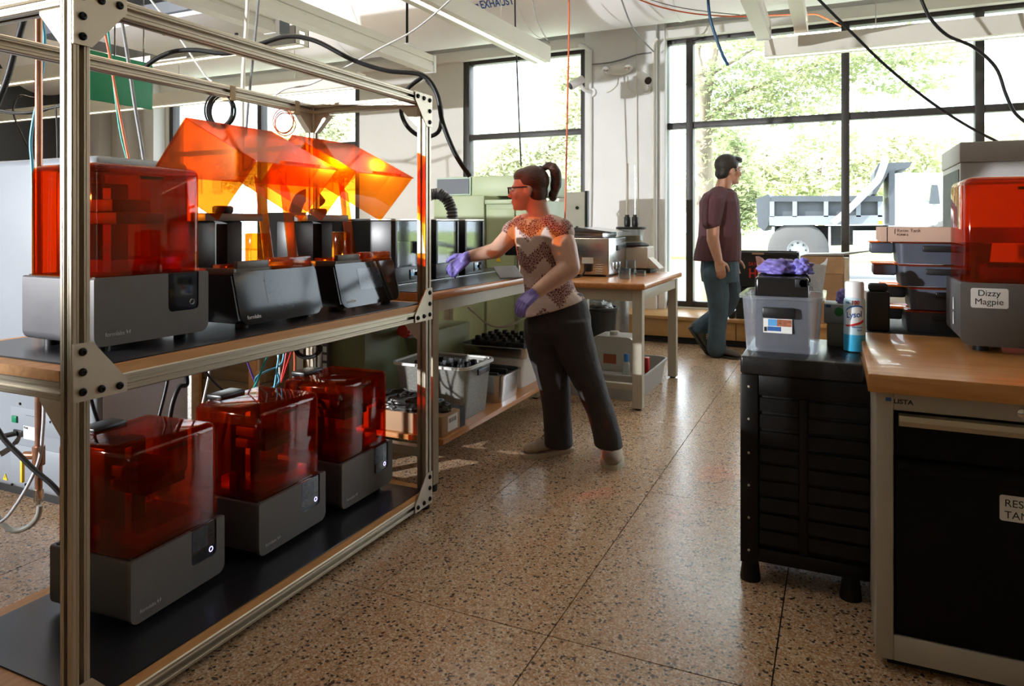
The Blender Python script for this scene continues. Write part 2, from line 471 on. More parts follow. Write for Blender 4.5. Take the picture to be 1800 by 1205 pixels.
def window(name, xs, mull, trans=2.30):
    w = thing(name, None, None, ((xs[0] + xs[1]) / 2, WY + 0.1, ZS), kind='structure')
    fw = 0.075
    f = MB()
    f.b2((xs[0], WY + 0.02, ZS), (xs[1], WY + 0.13, ZS + 0.06), 0.004)
    f.b2((xs[0], WY + 0.02, ZT - 0.06), (xs[1], WY + 0.13, ZT), 0.004)
    f.build('frame', m_bronze, w)
    MB().b2((xs[0], WY + 0.03, trans - 0.035), (xs[1], WY + 0.12, trans + 0.035), 0.004).build('transom', m_bronze, w)
    allm = [xs[0] + fw / 2] + list(mull) + [xs[1] - fw / 2]
    for x in allm:
        MB().b2((x - fw / 2, WY + 0.01, ZS + 0.02), (x + fw / 2, WY + 0.14, ZT - 0.02), 0.004).build('mullion', m_bronze, w)
    for a, b in zip(allm[:-1], allm[1:]):
        for z0, z1 in ((ZS + 0.05, trans - 0.02), (trans + 0.02, ZT - 0.05)):
            MB().b2((a + 0.03, WY + 0.075, z0), (b - 0.03, WY + 0.085, z1)).build('pane', m_glass, w)
    return w
window('window_1', (-1.80, 4.45), (-1.48, 0.073, 1.22, 2.75))
window('window_2', (-4.295, -2.665), ())
window('window_3', (-9.555, -5.905), (-7.7,))
# ------------------------------------------------------------------ window bench and duct
wbch = thing('window_bench', 'long low honey-coloured wooden bench running under the big windows', 'bench', (0.9, 7.5, 0))
MB().b2((-2.55, 7.22, 0.07), (4.4, 7.245, 0.245), 0.003).build('front_panel', m_sillwood, wbch)
MB().b2((-2.55, 7.19, 0.245), (4.4, WY - 0.002, 0.28), 0.006).build('seat_board', m_sillwood, wbch)
MB().b2((-2.5, 7.27, 0.0), (4.35, WY - 0.01, 0.07)).build('plinth', m_blackm, wbch)
for x in (-0.9, 0.75, 2.4): MB().b2((x - 0.002, 7.214, 0.075), (x + 0.002, 7.222, 0.243)).build('panel_joint', m_blackm, wbch)
DY, DZ, DR = 7.15, 3.98, 0.72
duct = thing('exhaust_duct', 'huge white round exhaust duct running along above the windows', 'duct', (-3, DY, DZ - DR))
for k, (a, b) in enumerate(((-11.5, -8.2), (-8.2, -5.4), (-5.4, -3.0), (-3.0, -1.45), (-1.45, 1.6), (1.6, 4.8))):
    MB().cyl((a + 0.004, DY, DZ), (b - 0.004, DY, DZ), DR, seg=64).build('duct_section', m_duct, duct)
    MB().cyl((b - 0.02, DY, DZ), (b + 0.02, DY, DZ), DR + 0.006, seg=64).build('seam_band', m_duct, duct)
def duct_hit(x, y):
    r = ray(x, y); o = Vector((0, 0, CAM_H))
    A = r.y ** 2 + r.z ** 2; B = 2 * (r.y * (0 - DY) + r.z * (CAM_H - DZ)); Cc = DY ** 2 + (CAM_H - DZ) ** 2 - DR ** 2
    t = (-B - math.sqrt(B * B - 4 * A * Cc)) / (2 * A)
    p = o + r * t
    return p.x, math.atan2(p.z - DZ, -(p.y - DY))
m_blue = mat('blue_ink', (0.02, 0.10, 0.33), 0.6, var=0.05)
xa, aa = duct_hit(846, 15)
def dwarp(q):
    a = aa + q.y / DR
    rr = DR + 0.003
    return Vector((xa + q.x, DY - rr * math.cos(a), DZ + rr * math.sin(a)))
tx = text('lettering', 'EXHAUST', 0.122, None, m_blue, duct, 0.0, 0.0025, xs=0.72, warp=dwarp); tx['label'] = 'blue EXHAUST lettering'
ar = [(-0.17, 0.075), (-0.12, 0.12), (-0.12, 0.095), (-0.02, 0.095), (-0.02, 0.055), (-0.12, 0.055), (-0.12, 0.03)]
arm = MB(); arm.prism([dwarp(Vector((x * 0.9 + 0.0, y * 0.62, 0))) for x, y in ar], (0, -0.002, -0.001)); kpart(arm.build('arrow', m_blue, duct), 'blue arrow pointing left')
# ------------------------------------------------------------------ aluminium rack
XF, XB, YN, YF, ZR, PS = -1.612, -2.215, 1.078, 2.612, 1.766, 0.045
rack = thing('aluminium_rack', 'tall aluminium extrusion rack holding six amber-hooded printers', 'rack', (XF, (YN + YF) / 2, 0))
def prof(s=PS):
    h = s / 2; g = 0.0062; d = 0.0165; c = 0.003; l = 0.0125
    side = [(-h + c, -h), (-l, -h), (-l + 0.0012, -h + 0.0015), (-l + 0.0024, -h), (-g, -h), (-g, -h + d), (g, -h + d), (g, -h), (l - 0.0024, -h), (l - 0.0012, -h + 0.0015), (l, -h), (h - c, -h)]
    pts = []
    for k in range(4):
        a = k * math.pi / 2; ca, sa = math.cos(a), math.sin(a)
        pts += [(x * ca - y * sa, x * sa + y * ca) for x, y in side]
    return pts
PR = prof()
def ext(p0, p1, name, parent):
    p0 = Vector(p0); p1 = Vector(p1); d = p1 - p0
    ax = max(range(3), key=lambda i: abs(d[i]))
    if ax == 2: poly = [p0 + Vector((a, b, 0)) for a, b in PR]
    elif ax == 1: poly = [p0 + Vector((a, 0, b)) for a, b in PR]
    else: poly = [p0 + Vector((0, a, b)) for a, b in PR]
    return MB().prism(poly, d).build(name, m_alu, parent, smooth=0)
h = PS / 2
for X in (XF, XB):
    for Y in (YN, YF):
        ext((X, Y, 0.022), (X, Y, ZR), 'post', rack)
        MB().cyl((X, Y, 0), (X, Y, 0.008), 0.024).cyl((X, Y, 0.008), (X, Y, 0.03), 0.006).build('levelling_foot', m_rubber, rack)
ZL = {'top': ZR - h, 'mid': 0.853 - h, 'low': 0.066 - h}
for zn, z in ZL.items():
    for X in (XF, XB): ext((X, YN + h, z), (X, YF - h, z), 'long_beam', rack)
    for Y in (YN, YF): ext((XF - h, Y, z), (XB + h, Y, z), 'short_beam', rack)
def board(zt, th, xin):
    b = MB().b2((XB - h + 0.002, YN - h + 0.002, zt - th), (XF + h - xin, YF + h - 0.002, zt), 0.0015, 1)
    return b
def deck(zb, th):
    # notched so the four posts pass by
    pts = []
    x0, x1, y0, y1 = XB - h, XF + h - 0.004, YN - h, YF + h
    n = PS + 0.001
    o = [(x0 + n, y0), (x1 - n + 0.004, y0), (x1 - n + 0.004, y0 + n), (x1, y0 + n), (x1, y1 - n), (x1 - n + 0.004, y1 - n), (x1 - n + 0.004, y1), (x0 + n, y1), (x0 + n, y1 - n), (x0, y1 - n), (x0, y0 + n), (x0 + n, y0 + n)]
    return MB().prism([(x, y, zb) for x, y in o], (0, 0, th))
deck(0.853, 0.025).build('shelf_board', m_ply, rack, smooth=0)
deck(0.066, 0.020).build('shelf_board', m_ply, rack, smooth=0)
MB().b2((XB + h + .004, YN + h + .004, 0.878), (XF + h - 0.012, YF - h - .004, 0.882), 0.001, 1).build('shelf_mat', m_mat, rack)
MB().b2((XB + h + .004, YN + h + .004, 0.086), (XF + h - 0.012, YF - h - .004, 0.090), 0.001, 1).build('shelf_mat', m_mat, rack)
def plate(Y, z, sy, sz, full=0.135):
    """L-shaped corner plate on the front face; corner at (Y,z), legs towards sy, sz"""
    x = XF + h + 0.0005; w = 0.044
    q = [(0, 0), (full, 0), (full, 0.032), (0.046, full), (0, full)]
    poly = [(x, Y + sy * a, z + sz * b) for a, b in q]
    p = MB().prism(poly, (0.0045, 0, 0)).build('corner_plate', m_plate, rack, smooth=0)
    for a, b in ((0.022, 0.022), (0.068, 0.020), (0.115, 0.018), (0.022, 0.068), (0.022, 0.115)):
        c = Vector((x + 0.0045, Y + sy * a, z + sz * b))
        MB().lathe([(0.0095, 0), (0.0095, 0.003), (0.007, 0.006), (0.0035, 0.0065), (0.003, 0.004), (0, 0.004)], seg=14, mtx=Matrix.Translation(c) @ Matrix.Rotation(R(90), 4, 'Y')).build('bolt', m_bolt, p)
for Y, sy in ((YN - h, 1), (YF + h, -1)):
    plate(Y, ZR, sy, -1); plate(Y, ZL['mid'] - h, sy, 1); plate(Y, ZL['low'] - h, sy, 1)
def gusset(c, d1, d2, t, name='gusset'):
    """triangular bracket: corner c, legs along d1 and d2 (unit), thickness along t"""
    c = Vector(c); d1 = Vector(d1); d2 = Vector(d2); t = Vector(t); s = 0.085
    o = [c, c + d1 * s, c + d1 * s + d2 * 0.008, c + d1 * 0.008 + d2 * s, c + d2 * s]
    m = MB().prism([p - t * 0.5 for p in o], t)
    return m.build(name, m_plate, rack, smooth=0)
for X, dx in ((XF - h, -1), (XB + h, 1)):
    for Y in (YN, YF):
        for z in (ZL['top'] - h, ZL['mid'] - h):
            gusset((X, Y, z), (dx, 0, 0), (0, 0, -1), (0, 0.03, 0))
for Y, dy in ((YN + h, 1), (YF - h, -1)):
    gusset((XB, Y, ZL['top'] - h), (0, dy, 0), (0, 0, -1), (0.03, 0, 0))
m_tape = mat('masking_tape', (0.55, 0.45, 0.28), 0.7, var=0.05)
for Y in (px_(402, 150, XB).y, px_(516, 185, XB).y):
    MB().b2((XB - h - 0.001, Y - 0.014, ZL['top'] - h - 0.012), (XB + h + 0.001, Y + 0.014, ZR + 0.001)).build('tape_strip', m_tape, rack)

# ------------------------------------------------------------------ printers
m_tank = clear('amber_tank', (0.9, 0.35, 0.06), 0.1, 0.1, 0.25, (0.6, 0.12, 0.02))
m_led = emit('button_glow', (0.45, 0.40, 1.0), 3.0)
m_scr_on = mat('screen_lit', (0.02, 0.025, 0.03), 0.1, var=0.3, scale=60, emis=(0.10, 0.12, 0.16), estr=0.05)
def cover_box(x0, x1, y0, y1, z0, z1, r, th=0.004):
    """rounded hood open at the bottom, real wall thickness"""
    m = MB()
    for k, e in ((0, 0.0), (1, th)):
        bm = bmesh.new(); bmesh.ops.create_cube(bm, size=1.0)
        sx, sy, sz = x1 - x0 - 2 * e, y1 - y0 - 2 * e, z1 - z0 - e
        for q in bm.verts: q.co = Vector(((x0 + x1) / 2 + q.co.x * sx, (y0 + y1) / 2 + q.co.y * sy, z0 + (q.co.z + 0.5) * sz))
        bot = [f for f in bm.faces if all(abs(v.co.z - z0) < 1e-6 for v in f.verts)]
        bmesh.ops.delete(bm, geom=bot, context='FACES_ONLY')
        es = [e2 for e2 in bm.edges if not all(abs(v.co.z - z0) < 1e-6 for v in e2.verts)]
        bmesh.ops.bevel(bm, geom=es, offset=r - e, segments=4, affect='EDGES', profile=0.5)
        v, f = bmclose(bm); m.add(v, f)
    # rim between the two skins
    return m
def printer_small(label, loc, rz, cartridge=True, logo=True, led=True, lift=True):
    """grey-bodied stereolithography printer under a closed amber hood; front faces local +X"""
    p = thing('resin_printer', label, 'printer', loc, rz, 'small grey printers with closed amber hoods', local=True)
    W, D, B0, B1 = 0.352, 0.32, 0.018, 0.196
    yz = rrect(W, B1 - B0, 0.026, 5, 0, (B0 + B1) / 2, (1, 1, 0.25, 0.25))
    yz2 = rrect(W - 0.008, B1 - B0 - 0.004, 0.024, 5, 0, (B0 + B1) / 2, (1, 1, 0.25, 0.25))
    body = MB().prism([(-D / 2, a, b) for a, b in yz2], (D - 0.012, 0, 0)).build('body', m_grey2, p, smooth=30)
    # front shell with the notch for the screen
    ys0, ys1, zs = 0.04, 0.142, 0.086
    out = [q for q in yz]
    # the outline runs bl, br, tr, tl ; the notch is cut in the top edge between tr and tl
    top = [(ys1, B1), (ys1, zs + 0.014), (ys1 - 0.004, zs + 0.004), (ys1 - 0.014, zs), (ys0 + 0.014, zs), (ys0 + 0.004, zs + 0.004), (ys0, zs + 0.014), (ys0, B1)]
    k = len(out) * 3 // 4
    ol = out[:18] + top + out[18:]
    MB().prism([(D / 2 - 0.012, a, b) for a, b in ol], (0.012, 0, 0)).build('front_shell', m_grey, p, smooth=30)
    sp = MB().b2((D / 2 - 0.012, ys0, zs), (D / 2 - 0.004, ys1, B1 - 0.002)).build('screen_panel', m_glassblk, p)
    MB().b2((D / 2 - 0.004, ys0 + 0.006, zs + 0.040), (D / 2 - 0.0032, ys0 + 0.068, B1 - 0.008)).build('display', m_scr_on if led else m_screen, sp)
    MB().lathe([(0.0058, 0), (0.0072, 0.0015), (0.0086, 0.0)], cap=False, seg=18, mtx=Matrix.Translation((D / 2 - 0.004, ys1 - 0.020, zs + 0.022)) @ Matrix.Rotation(R(90), 4, 'Y')).build('button_ring', m_led if led else m_chrome, sp)
    for a in (-1, 1):
        for b in (-1, 1): MB().cyl((a * 0.11, b * 0.12, 0), (a * 0.11, b * 0.12, 0.02), 0.02).build('foot', m_rubber, p)
    top_z = B1 - 0.002
    MB().b2((-D / 2 + 0.012, -W / 2 + 0.014, top_z - 0.004), (D / 2 - 0.018, W / 2 - 0.014, top_z + 0.004), 0.002).build('deck', m_blackm, p)
    t = cover_box(-D / 2 + 0.012, D / 2 - 0.014, -W / 2 + 0.012, W / 2 - 0.012, top_z + 0.001, 0.498, 0.024).build('hood', m_amber, p, smooth=50)
    MB().b2((D / 2 - 0.024, -0.035, 0.46), (D / 2 - 0.0165, 0.035, 0.468)).build('latch', m_blackm, t)
    tw = MB().b2((-D / 2 + 0.03, -0.075, top_z), (-D / 2 + 0.10, 0.075, 0.455 if lift else top_z + 0.05), 0.006).build('lift_tower', m_black, p)
    if lift: MB().b2((-D / 2 + 0.10, -0.012, top_z + .01), (-D / 2 + 0.108, 0.012, 0.44)).build('lead_screw', m_chrome, tw)
    if lift:
        am = MB().b2((-D / 2 + 0.10, -0.06, 0.37), (0.06, 0.06, 0.405), 0.004).build('platform_arm', m_blackm, p)
        MB().b2((-0.04, -0.075, 0.335), (0.10, 0.075, 0.368), 0.004).build('build_platform', m_blackm, am)
    tk = MB(); tk.b2((-0.07, -0.11, top_z + .004), (0.125, 0.11, top_z + 0.012)); 
    for a, b, c, d in ((-0.07, -0.11, -0.063, 0.11), (0.118, -0.11, 0.125, 0.11), (-0.063, -0.11, 0.118, -0.103), (-0.063, 0.103, 0.118, 0.11)):
        tk.b2((a, b, top_z + 0.012), (c, d, top_z + 0.045))
    tk.build('resin_tank', m_tank, p)
    MB().b2((-0.02, -0.125, top_z + .004), (0.02, -0.112, top_z + 0.075), 0.004).build('wiper_block', m_blackm, p)
    if cartridge:
        cb = MB().b2((-D / 2 - 0.022, -0.07, 0.10), (-D / 2 - 0.001, 0.07, 0.49), 0.008)
        cb.b2((-D / 2 - 0.022, -0.07, 0.49), (-D / 2 + 0.05, 0.05, 0.508), 0.006)
        cb.build('resin_cartridge', m_black, p)
    if not logo: return p
    mt = Matrix.Translation((D / 2 + 0.0003, -0.146, 0.043)) @ frame((0, 0, 0), (0, 1, 0), (0, 0, 1))
    kpart(text('logo', 'formlabs', 0.0155, mt, m_inkg, p, 0.0002), 'pale formlabs logo lettering')
    mt2 = Matrix.Translation((D / 2 + 0.0003, -0.086, 0.043)) @ frame((0, 0, 0), (0, 1, 0), (0, 0, 1))
    lg = MB()
    for a in (-1, 1): lg.prism([mt2 @ Vector((0.005 + a * 0.0012, 0.006, 0)), mt2 @ Vector((0.005 + a * 0.0055, 0.012, 0)), mt2 @ Vector((0.005 + a * 0.0065, 0.006, 0)), mt2 @ Vector((0.005 + a * 0.003, 0.000, 0))], (0.0004, 0, 0))
    kpart(lg.build('butterfly_mark', m_inkg, p, 0), 'small butterfly mark')
    return p
ZSH, ZLO = 0.882, 0.090
def place_front(x, y, z):
    return pz(x, y, z)
printer_small('grey printer with tall closed amber hood beside the left rack post, upper shelf', (-1.72 - 0.16, 1.385, ZSH), R(-2), True, led=False)
printer_small('grey printer with dark red hood nearest the camera on the bottom shelf', (-1.775 - 0.16, 1.500, ZLO), R(4))
printer_small('middle one of the three red-hooded grey printers on the bottom shelf', (-1.75 - 0.16, 1.962, ZLO), R(2))
printer_small('farthest red-hooded grey printer on the bottom shelf, by the right rack post', (-1.745 - 0.16, 2.395, ZLO), R(1))

m_amber3 = clear('amber_lid_acrylic', (0.99, 0.50, 0.10), 0.08, 0.06, 0.03, (1.0, 0.18, 0.03))
m_reflglass = mat('dark_front_glass', (0.014, 0.014, 0.014), 0.07, var=0.05, spec=0.35)
def printer_big(label, loc, lit=False):
    p = thing('resin_printer_open', label, 'printer', loc, 0, 'black printers with raised amber lids', local=True)
    W, D, Hb = 0.402, 0.36, 0.17
    fx = D / 2
    # body: side profile (XZ) extruded in Y
    sp = [(-fx, 0.02), (fx - 0.035, 0.02), (fx - 0.022, 0.03), (fx - 0.055, Hb), (-fx, Hb)]
    MB().prism([(a, -W / 2, b) for a, b in sp], (0, W, 0)).build('body', m_black, p, smooth=0)
    for a in (-1, 1):
        for b in (-1, 1): MB().cyl((a * 0.12, b * 0.15, 0), (a * 0.12, b * 0.15, 0.022), 0.02).build('foot', m_rubber, p)
    # sloped front glass with round lower corners
    base = Vector((fx - 0.0215, 0, 0.012)); up = Vector((-0.036, 0, 0.158)).normalized(); nn = Vector((up.z, 0, -up.x))
    g = rrect(W - 0.016, 0.172, 0.034, 6, 0, 0.086, (1, 1, 0.15, 0.15))
    gp = [base + Vector((0, a, 0)) + up * b for a, b in g]
    gl = MB().prism(gp, nn * 0.006).build('front_glass', m_reflglass, p, smooth=30)
    fm = frame(base + nn * 0.0064, (0, 1, 0), up)
    sc = MB(); sc.prism([fm @ Vector((a, b, 0)) for a, b in rrect(0.15, 0.085, 0.003, 2, 0.01, 0.105)], nn * 0.0002); sc.build('display', m_scr_on if lit else m_reflglass, gl)
    kpart(text('logo', 'formlabs', 0.017, fm @ Matrix.Translation((-0.165, 0.018, 0)), m_inkw, gl, 0.0002, 0.0002), 'white formlabs logo lettering')
    # tray rim and resin tank on top
    rim = MB(); z0 = Hb
    for a, b, c, d in ((-fx + 0.05, -W / 2 + 0.012, fx - 0.055, -W / 2 + 0.024), (-fx + 0.05, W / 2 - 0.024, fx - 0.055, W / 2 - 0.012), (fx - 0.075, -W / 2 + 0.024, fx - 0.057, W / 2 - 0.024)):
        rim.b2((a, b, z0), (c, d, z0 + 0.022), 0.003)
    rim.build('tray_rim', m_grey, p)
    MB().b2((fx - 0.085, -0.02, z0 + 0.010), (fx - 0.050, W / 2 - 0.03, z0 + 0.05), 0.004).build('tank_wall', m_tank, p)
    MB().b2((fx - 0.20, -0.14, z0), (fx - 0.10, 0.14, z0 + 0.03), 0.004).build('resin_tank', m_tank, p)
    MB().b2((fx - 0.075, -W / 2 + 0.03, z0 + 0.02), (fx - 0.058, -0.03, z0 + 0.045), 0.004).build('tank_handle', m_grey, p)
    # rear housing, two columns and the cross bar
    tw = MB(); tw.b2((-fx + 0.005, -W / 2 + 0.02, z0), (-fx + 0.10, -W / 2 + 0.13, 0.345), 0.005); tw.build('lift_column', m_black, p)
    MB().b2((-fx + 0.005, -0.02, z0), (-fx + 0.10, 0.05, 0.345), 0.005).build('lift_column', m_blackm, p)
    MB().b2((-fx + 0.02, 0.14, z0), (-fx + 0.06, W / 2 - 0.005, 0.30), 0.004).build('amber_duct', m_amber3, p)
    cb = MB().b2((-fx + 0.06, -W / 2 + 0.06, 0.345), (-fx + 0.13, 0.12, 0.372), 0.003).build('cross_bar', m_grey, p)
    MB().lathe([(0.03, 0), (0.034, 0.006), (0.034, 0.022), (0.028, 0.026)], (-fx + 0.10, -0.04, 0.372)).build('lock_knob', m_black, cb)
    # raised lid: cross-section corners measured in the local X,Z plane
    A = Vector((0.028 + -0.09, 0, 0.684)); Bp = Vector((0.232, 0, 0.531)); Cq = Vector((0.064, 0, 0.345))
    A = Vector((-0.080, 0, 0.686))
    Dq = A + Cq - Bp
    w0, w1 = -W / 2 + 0.004, W / 2 - 0.004
    th = 0.004
    def slab(P, Q, y0, y1, inn):
        inn = inn * th
        return [(P.x, y0, P.z), (Q.x, y0, Q.z), (Q.x + inn.x, y0, Q.z + inn.z), (P.x + inn.x, y0, P.z + inn.z)], (0, y1 - y0, 0)
    ctr = (A + Bp + Cq + Dq) / 4
    lid = None
    def inward(P, Q):
        n = Vector((-(Q - P).z, 0, (Q - P).x)).normalized()
        return n if n.dot(ctr - (P + Q) / 2) > 0 else -n
    l = MB(); l.prism(*slab(A, Bp, w0, w1, inward(A, Bp)))
    lid = l.build('lid', m_amber3, p, smooth=0)
    l = MB(); l.prism(*slab(A, Dq, w0, w1, inward(A, Dq))); l.build('lid_top', m_amber3, lid, smooth=0)
    for y in (w0 + 0.0005, w1 - th - 0.0005):
        l = MB(); ii = 0.0045
        c4 = [q + (ctr - q) * 0.02 for q in (A, Bp, Cq, Dq)]
        l.prism([(q.x, y, q.z) for q in c4], (0, th, 0)); l.build('lid_side', m_amber3, lid, smooth=0)
    dr = (Bp - A).normalized(); nf = -inward(A, Bp)
    hb = Bp - dr * 0.012
    l = MB(); l.prism([(hb.x, -0.085, hb.z), (hb.x + dr.x * 0.02, -0.085, hb.z + dr.z * 0.02), (hb.x + dr.x * 0.02 + nf.x * 0.012, -0.085, hb.z + dr.z * 0.02 + nf.z * 0.012), (hb.x + nf.x * 0.006, -0.085, hb.z + nf.z * 0.006)], (0, 0.17, 0)); l.build('lid_handle', m_amber3, lid, smooth=0)
    # hinge arms that carry the lid
    for y in (w0 + 0.010, w1 - 0.014):
        MB().prism([(-0.155, y, 0.52), (-0.105, y, 0.47), (-0.055, y, z0), (-0.105, y, z0)], (0, 0.004, 0)).build('hinge_arm', m_amber3, p, 0)
    return p
printer_big('black printer with raised orange lid standing next to the hooded grey printer', (-1.69 - 0.18, 1.872, ZSH))
printer_big('black printer with raised orange lid nearest the right rack post', (-1.69 - 0.18, 2.375, ZSH), True)
# ------------------------------------------------------------------ hanging luminaires and struts
m_tube = emit('lamp_tube', (1.0, 0.86, 0.66), 16.0)
m_lumw = mat('luminaire_white', (0.78, 0.76, 0.68), 0.45, var=0.03, scale=3)
def luminaire(label, p0, p1, hang=True):
    p0 = Vector(p0); p1 = Vector(p1); d = (p1 - p0); n = d.normalized(); s = Vector((-n.y, n.x, 0))
    t = thing('linear_luminaire', label, 'ceiling lamp', (p0 + p1) / 2, 0, 'suspended linear luminaires')
    up = Vector((0, 0, 1))
    def bar(a, b, z0, z1, nm, m):
        q = [p0 + s * a + up * z0, p0 + s * b + up * z0, p0 + s * b + up * z1, p0 + s * a + up * z1]
        return MB().prism(q, d).build(nm, m, t, smooth=0)
    bar(-0.075, -0.068, 0.0, 0.135, 'side_panel', m_lumw)
    bar(0.068, 0.075, 0.0, 0.135, 'side_panel', m_lumw)
    bar(-0.068, 0.068, 0.060, 0.068, 'spine', m_lumw)
    bar(-0.068, -0.022, 0.0, 0.004, 'bottom_lip', m_lumw)
    bar(0.022, 0.068, 0.0, 0.004, 'bottom_lip', m_lumw)
    bar(-0.018, 0.018, 0.014, 0.034, 'lamp_tube', m_tube)
    bar(-0.025, 0.025, 0.085, 0.100, 'lamp_tube', m_tube)
    for e in (p0, p1):
        q = [e + s * -0.0749 + up * 0.001, e + s * 0.0749 + up * 0.001, e + s * 0.0749 + up * 0.134, e + s * -0.0749 + up * 0.134]
        MB().prism(q, n * (0.004 if e is p0 else -0.004)).build('end_cap', m_lumw, t, smooth=0)
    k = max(2, int(d.length // 1.5))
    if hang:
        for i in range(k):
            c = p0 + d * ((i + 0.5) / k) + up * 0.06
            MB().cyl(c, (c.x, c.y, ZC), 0.003, seg=6).build('hanger_rod', m_wire_g, t)
    return t
e = pd(954, 111, 6.12); e2 = pd(728, 0, (e.z - CAM_H) * FPX / HOR)
luminaire('white linear luminaire pointing at the middle window, its end in view', e + (e2 - e) * 2.4, e)
e = py_(1345, 102, 6.0)
luminaire('white linear luminaire hanging across the big right-hand windows', (e.x, 6.0, e.z), (4.2, 6.0, e.z))
luminaire('far white luminaire in front of the left windows', (-10.8, 5.65, 2.54), (-4.2, 5.65, 2.54))
luminaire('white luminaire above the rack with its end cap showing', (-10.2, 4.15, 2.54), (-3.62, 4.15, 2.54))
luminaire('white luminaire crossing the top left corner of the picture', (-9.5, 2.55, 2.56), (-3.9, 2.55, 2.56))
def strut(label, x, y0, y1, z, rods):
    t = thing('ceiling_strut', label, 'strut', (x, (y0 + y1) / 2, z), 0, 'suspended aluminium struts')
    sec = [(-0.045, 0), (0.045, 0), (0.045, 0.05), (0.038, 0.055), (0.038, 0.075), (0.045, 0.08), (0.045, 0.13), (-0.045, 0.13), (-0.045, 0.08), (-0.038, 0.075), (-0.038, 0.055), (-0.045, 0.05)]
    MB().prism([(x + a, y0, z + b) for a, b in sec], (0, y1 - y0, 0)).build('rail', m_lumw, t, smooth=0)
    MB().b2((x - 0.05, y1 - 0.03, z - 0.004), (x + 0.05, y1 + 0.006, z + 0.136), 0.003).build('end_cap', m_white, t)
    for y in rods:
        MB().cyl((x, y, z + 0.13), (x, y, ZC), 0.010, seg=8).build('drop_rod', m_bolt, t)
        MB().b2((x - 0.05, y - 0.05, z + 0.13), (x + 0.05, y + 0.05, z + 0.15)).build('clamp', m_white, t)
    return t
e = pd(757, 128, 5.81)
strut('long white strut over the rack with a dark drop rod', e.x, 1.0, e.y, e.z, (e.y - 0.35, e.y - 1.7))
e = pd(480, 60, 4.6)
strut('shorter white strut left of the long one', e.x, 1.2, e.y, e.z, (e.y - 0.6,))
e = pd(1343, 70, 5.2)
st = strut('thin strut running to the right luminaire, left of the pair', e.x, 2.4, e.y, e.z, (e.y - 1.0,))
e = pd(1408, 58, 5.5)
strut('thin strut running to the right luminaire, right of the pair', e.x, 2.4, e.y, e.z, (e.y - 1.0,))
# air handler box
b = thing('air_handler', 'dark grey air handling box with white-lit underside near the ceiling', 'air handler', (-4.2, 3.4, 2.95))
c0 = pd(345, 42, 4.7)
MB().b2((c0.x - 1.3, c0.y - 0.25, c0.z), (c0.x + 0.35, c0.y + 0.5, c0.z + 0.45), 0.01).build('casing', m_dgrey, b)
MB().b2((c0.x - 0.9, c0.y - 0.23, c0.z - 0.03), (c0.x + 0.33, c0.y + 0.45, c0.z - 0.0005), 0.004).build('underside', m_white, b)  # white slab puts the light on the box's bottom into colour
MB().b2((c0.x - 0.1, c0.y - 0.253, c0.z + 0.12), (c0.x + 0.1, c0.y - 0.2505, c0.z + 0.18)).build('sticker', m_paper, b)
for q in ((-0.3, 0.0), (0.0, 0.1), (0.15, 0.2)):
    MB().cyl((c0.x + q[0], c0.y + q[1], c0.z - 0.042), (c0.x + q[0], c0.y + q[1], c0.z - 0.031), 0.012, seg=8).build('screw', m_bolt, b)
# green hanging sign
e0 = pd(267, 193, 3.9); 
sg = thing('green_sign', 'plain green panel hanging behind the left rack post', 'sign', (e0.x, e0.y - 0.5, e0.z))
m_sgreen = mat('sign_green', (0.0, 0.23, 0.09), 0.5, var=0.02)
ys_ = px_(138, 190, e0.x).y
MB().b2((e0.x - 0.006, ys_, e0.z), (e0.x + 0.006, e0.y, e0.z + 0.25), 0.002).build('panel', m_sgreen, sg)
for yy in (-0.22, -0.05):
    MB().cyl((e0.x, e0.y + yy, e0.z + 0.25), (e0.x, e0.y + yy, ZC), 0.004, seg=6).build('hanging_chain', m_chrome, sg)

# ------------------------------------------------------------------ cables and pipes overhead
def cable(name, label, pts, r, m, cat='cable', sub=6, seg=8, group=None):
    return tag(MB().tube(pts, r, seg=seg, sub=sub).build(name, m, None, smooth=60), label, cat, group)
def pc(t, *px): return [pd(x, y, t) for x, y in px]
cable('power_cable', 'thick black cable arching over the rack top down past the right post', pc(3.25, (246, 135), (262, 112), (300, 92), (345, 88), (400, 94), (455, 78), (505, 64), (555, 72), (620, 105), (680, 124), (742, 132), (768, 165), (778, 215), (800, 270), (826, 310)), 0.011, m_rubber)
cable('cable_loop', 'black cable loop hanging around the top of the right rack post', pc(3.3, (742, 136), (715, 158), (705, 192), (716, 222), (742, 240), (770, 232), (776, 200), (768, 165), (750, 140)), 0.010, m_rubber)
cable('thin_cable', 'thin white cable sagging across the ceiling to the rack', pc(3.6, (800, -8), (760, 28), (720, 58), (670, 84), (600, 122), (545, 148), (505, 155), (484, 167)), 0.005, m_wire_w)
cable('thin_rod', 'thin white tie rod slanting down behind the rack beams', pc(3.6, (262, -4), (290, 32), (318, 70), (360, 132), (372, 142)), 0.005, m_wire_w, sub=2)
def coil(name, label, cx, cy, t, rx, rz, n, r, m, taper=0.0):
    c = pd(cx, cy, t); pts = []
    rt = Vector((CC, CS, 0)); fw = Vector((-CS, CC, 0))
    for i in range(n * 14 + 1):
        a = 2 * math.pi * i / 14 + 0.6; k = i // 14
        jx = 1 + 0.10 * math.sin(k * 2.3 + 1); jz = 1 + 0.08 * math.cos(k * 1.7)
        pts.append(c + rt * (rx * jx * math.cos(a) + 0.012 * math.sin(k * 3.1)) + Vector((0, 0, rz * jz * math.sin(a) - 0.01 * k * taper)) + fw * (0.008 * k + 0.004 * math.sin(a)))
    return cable(name, label, pts, r, m, 'cable', 2, 6)
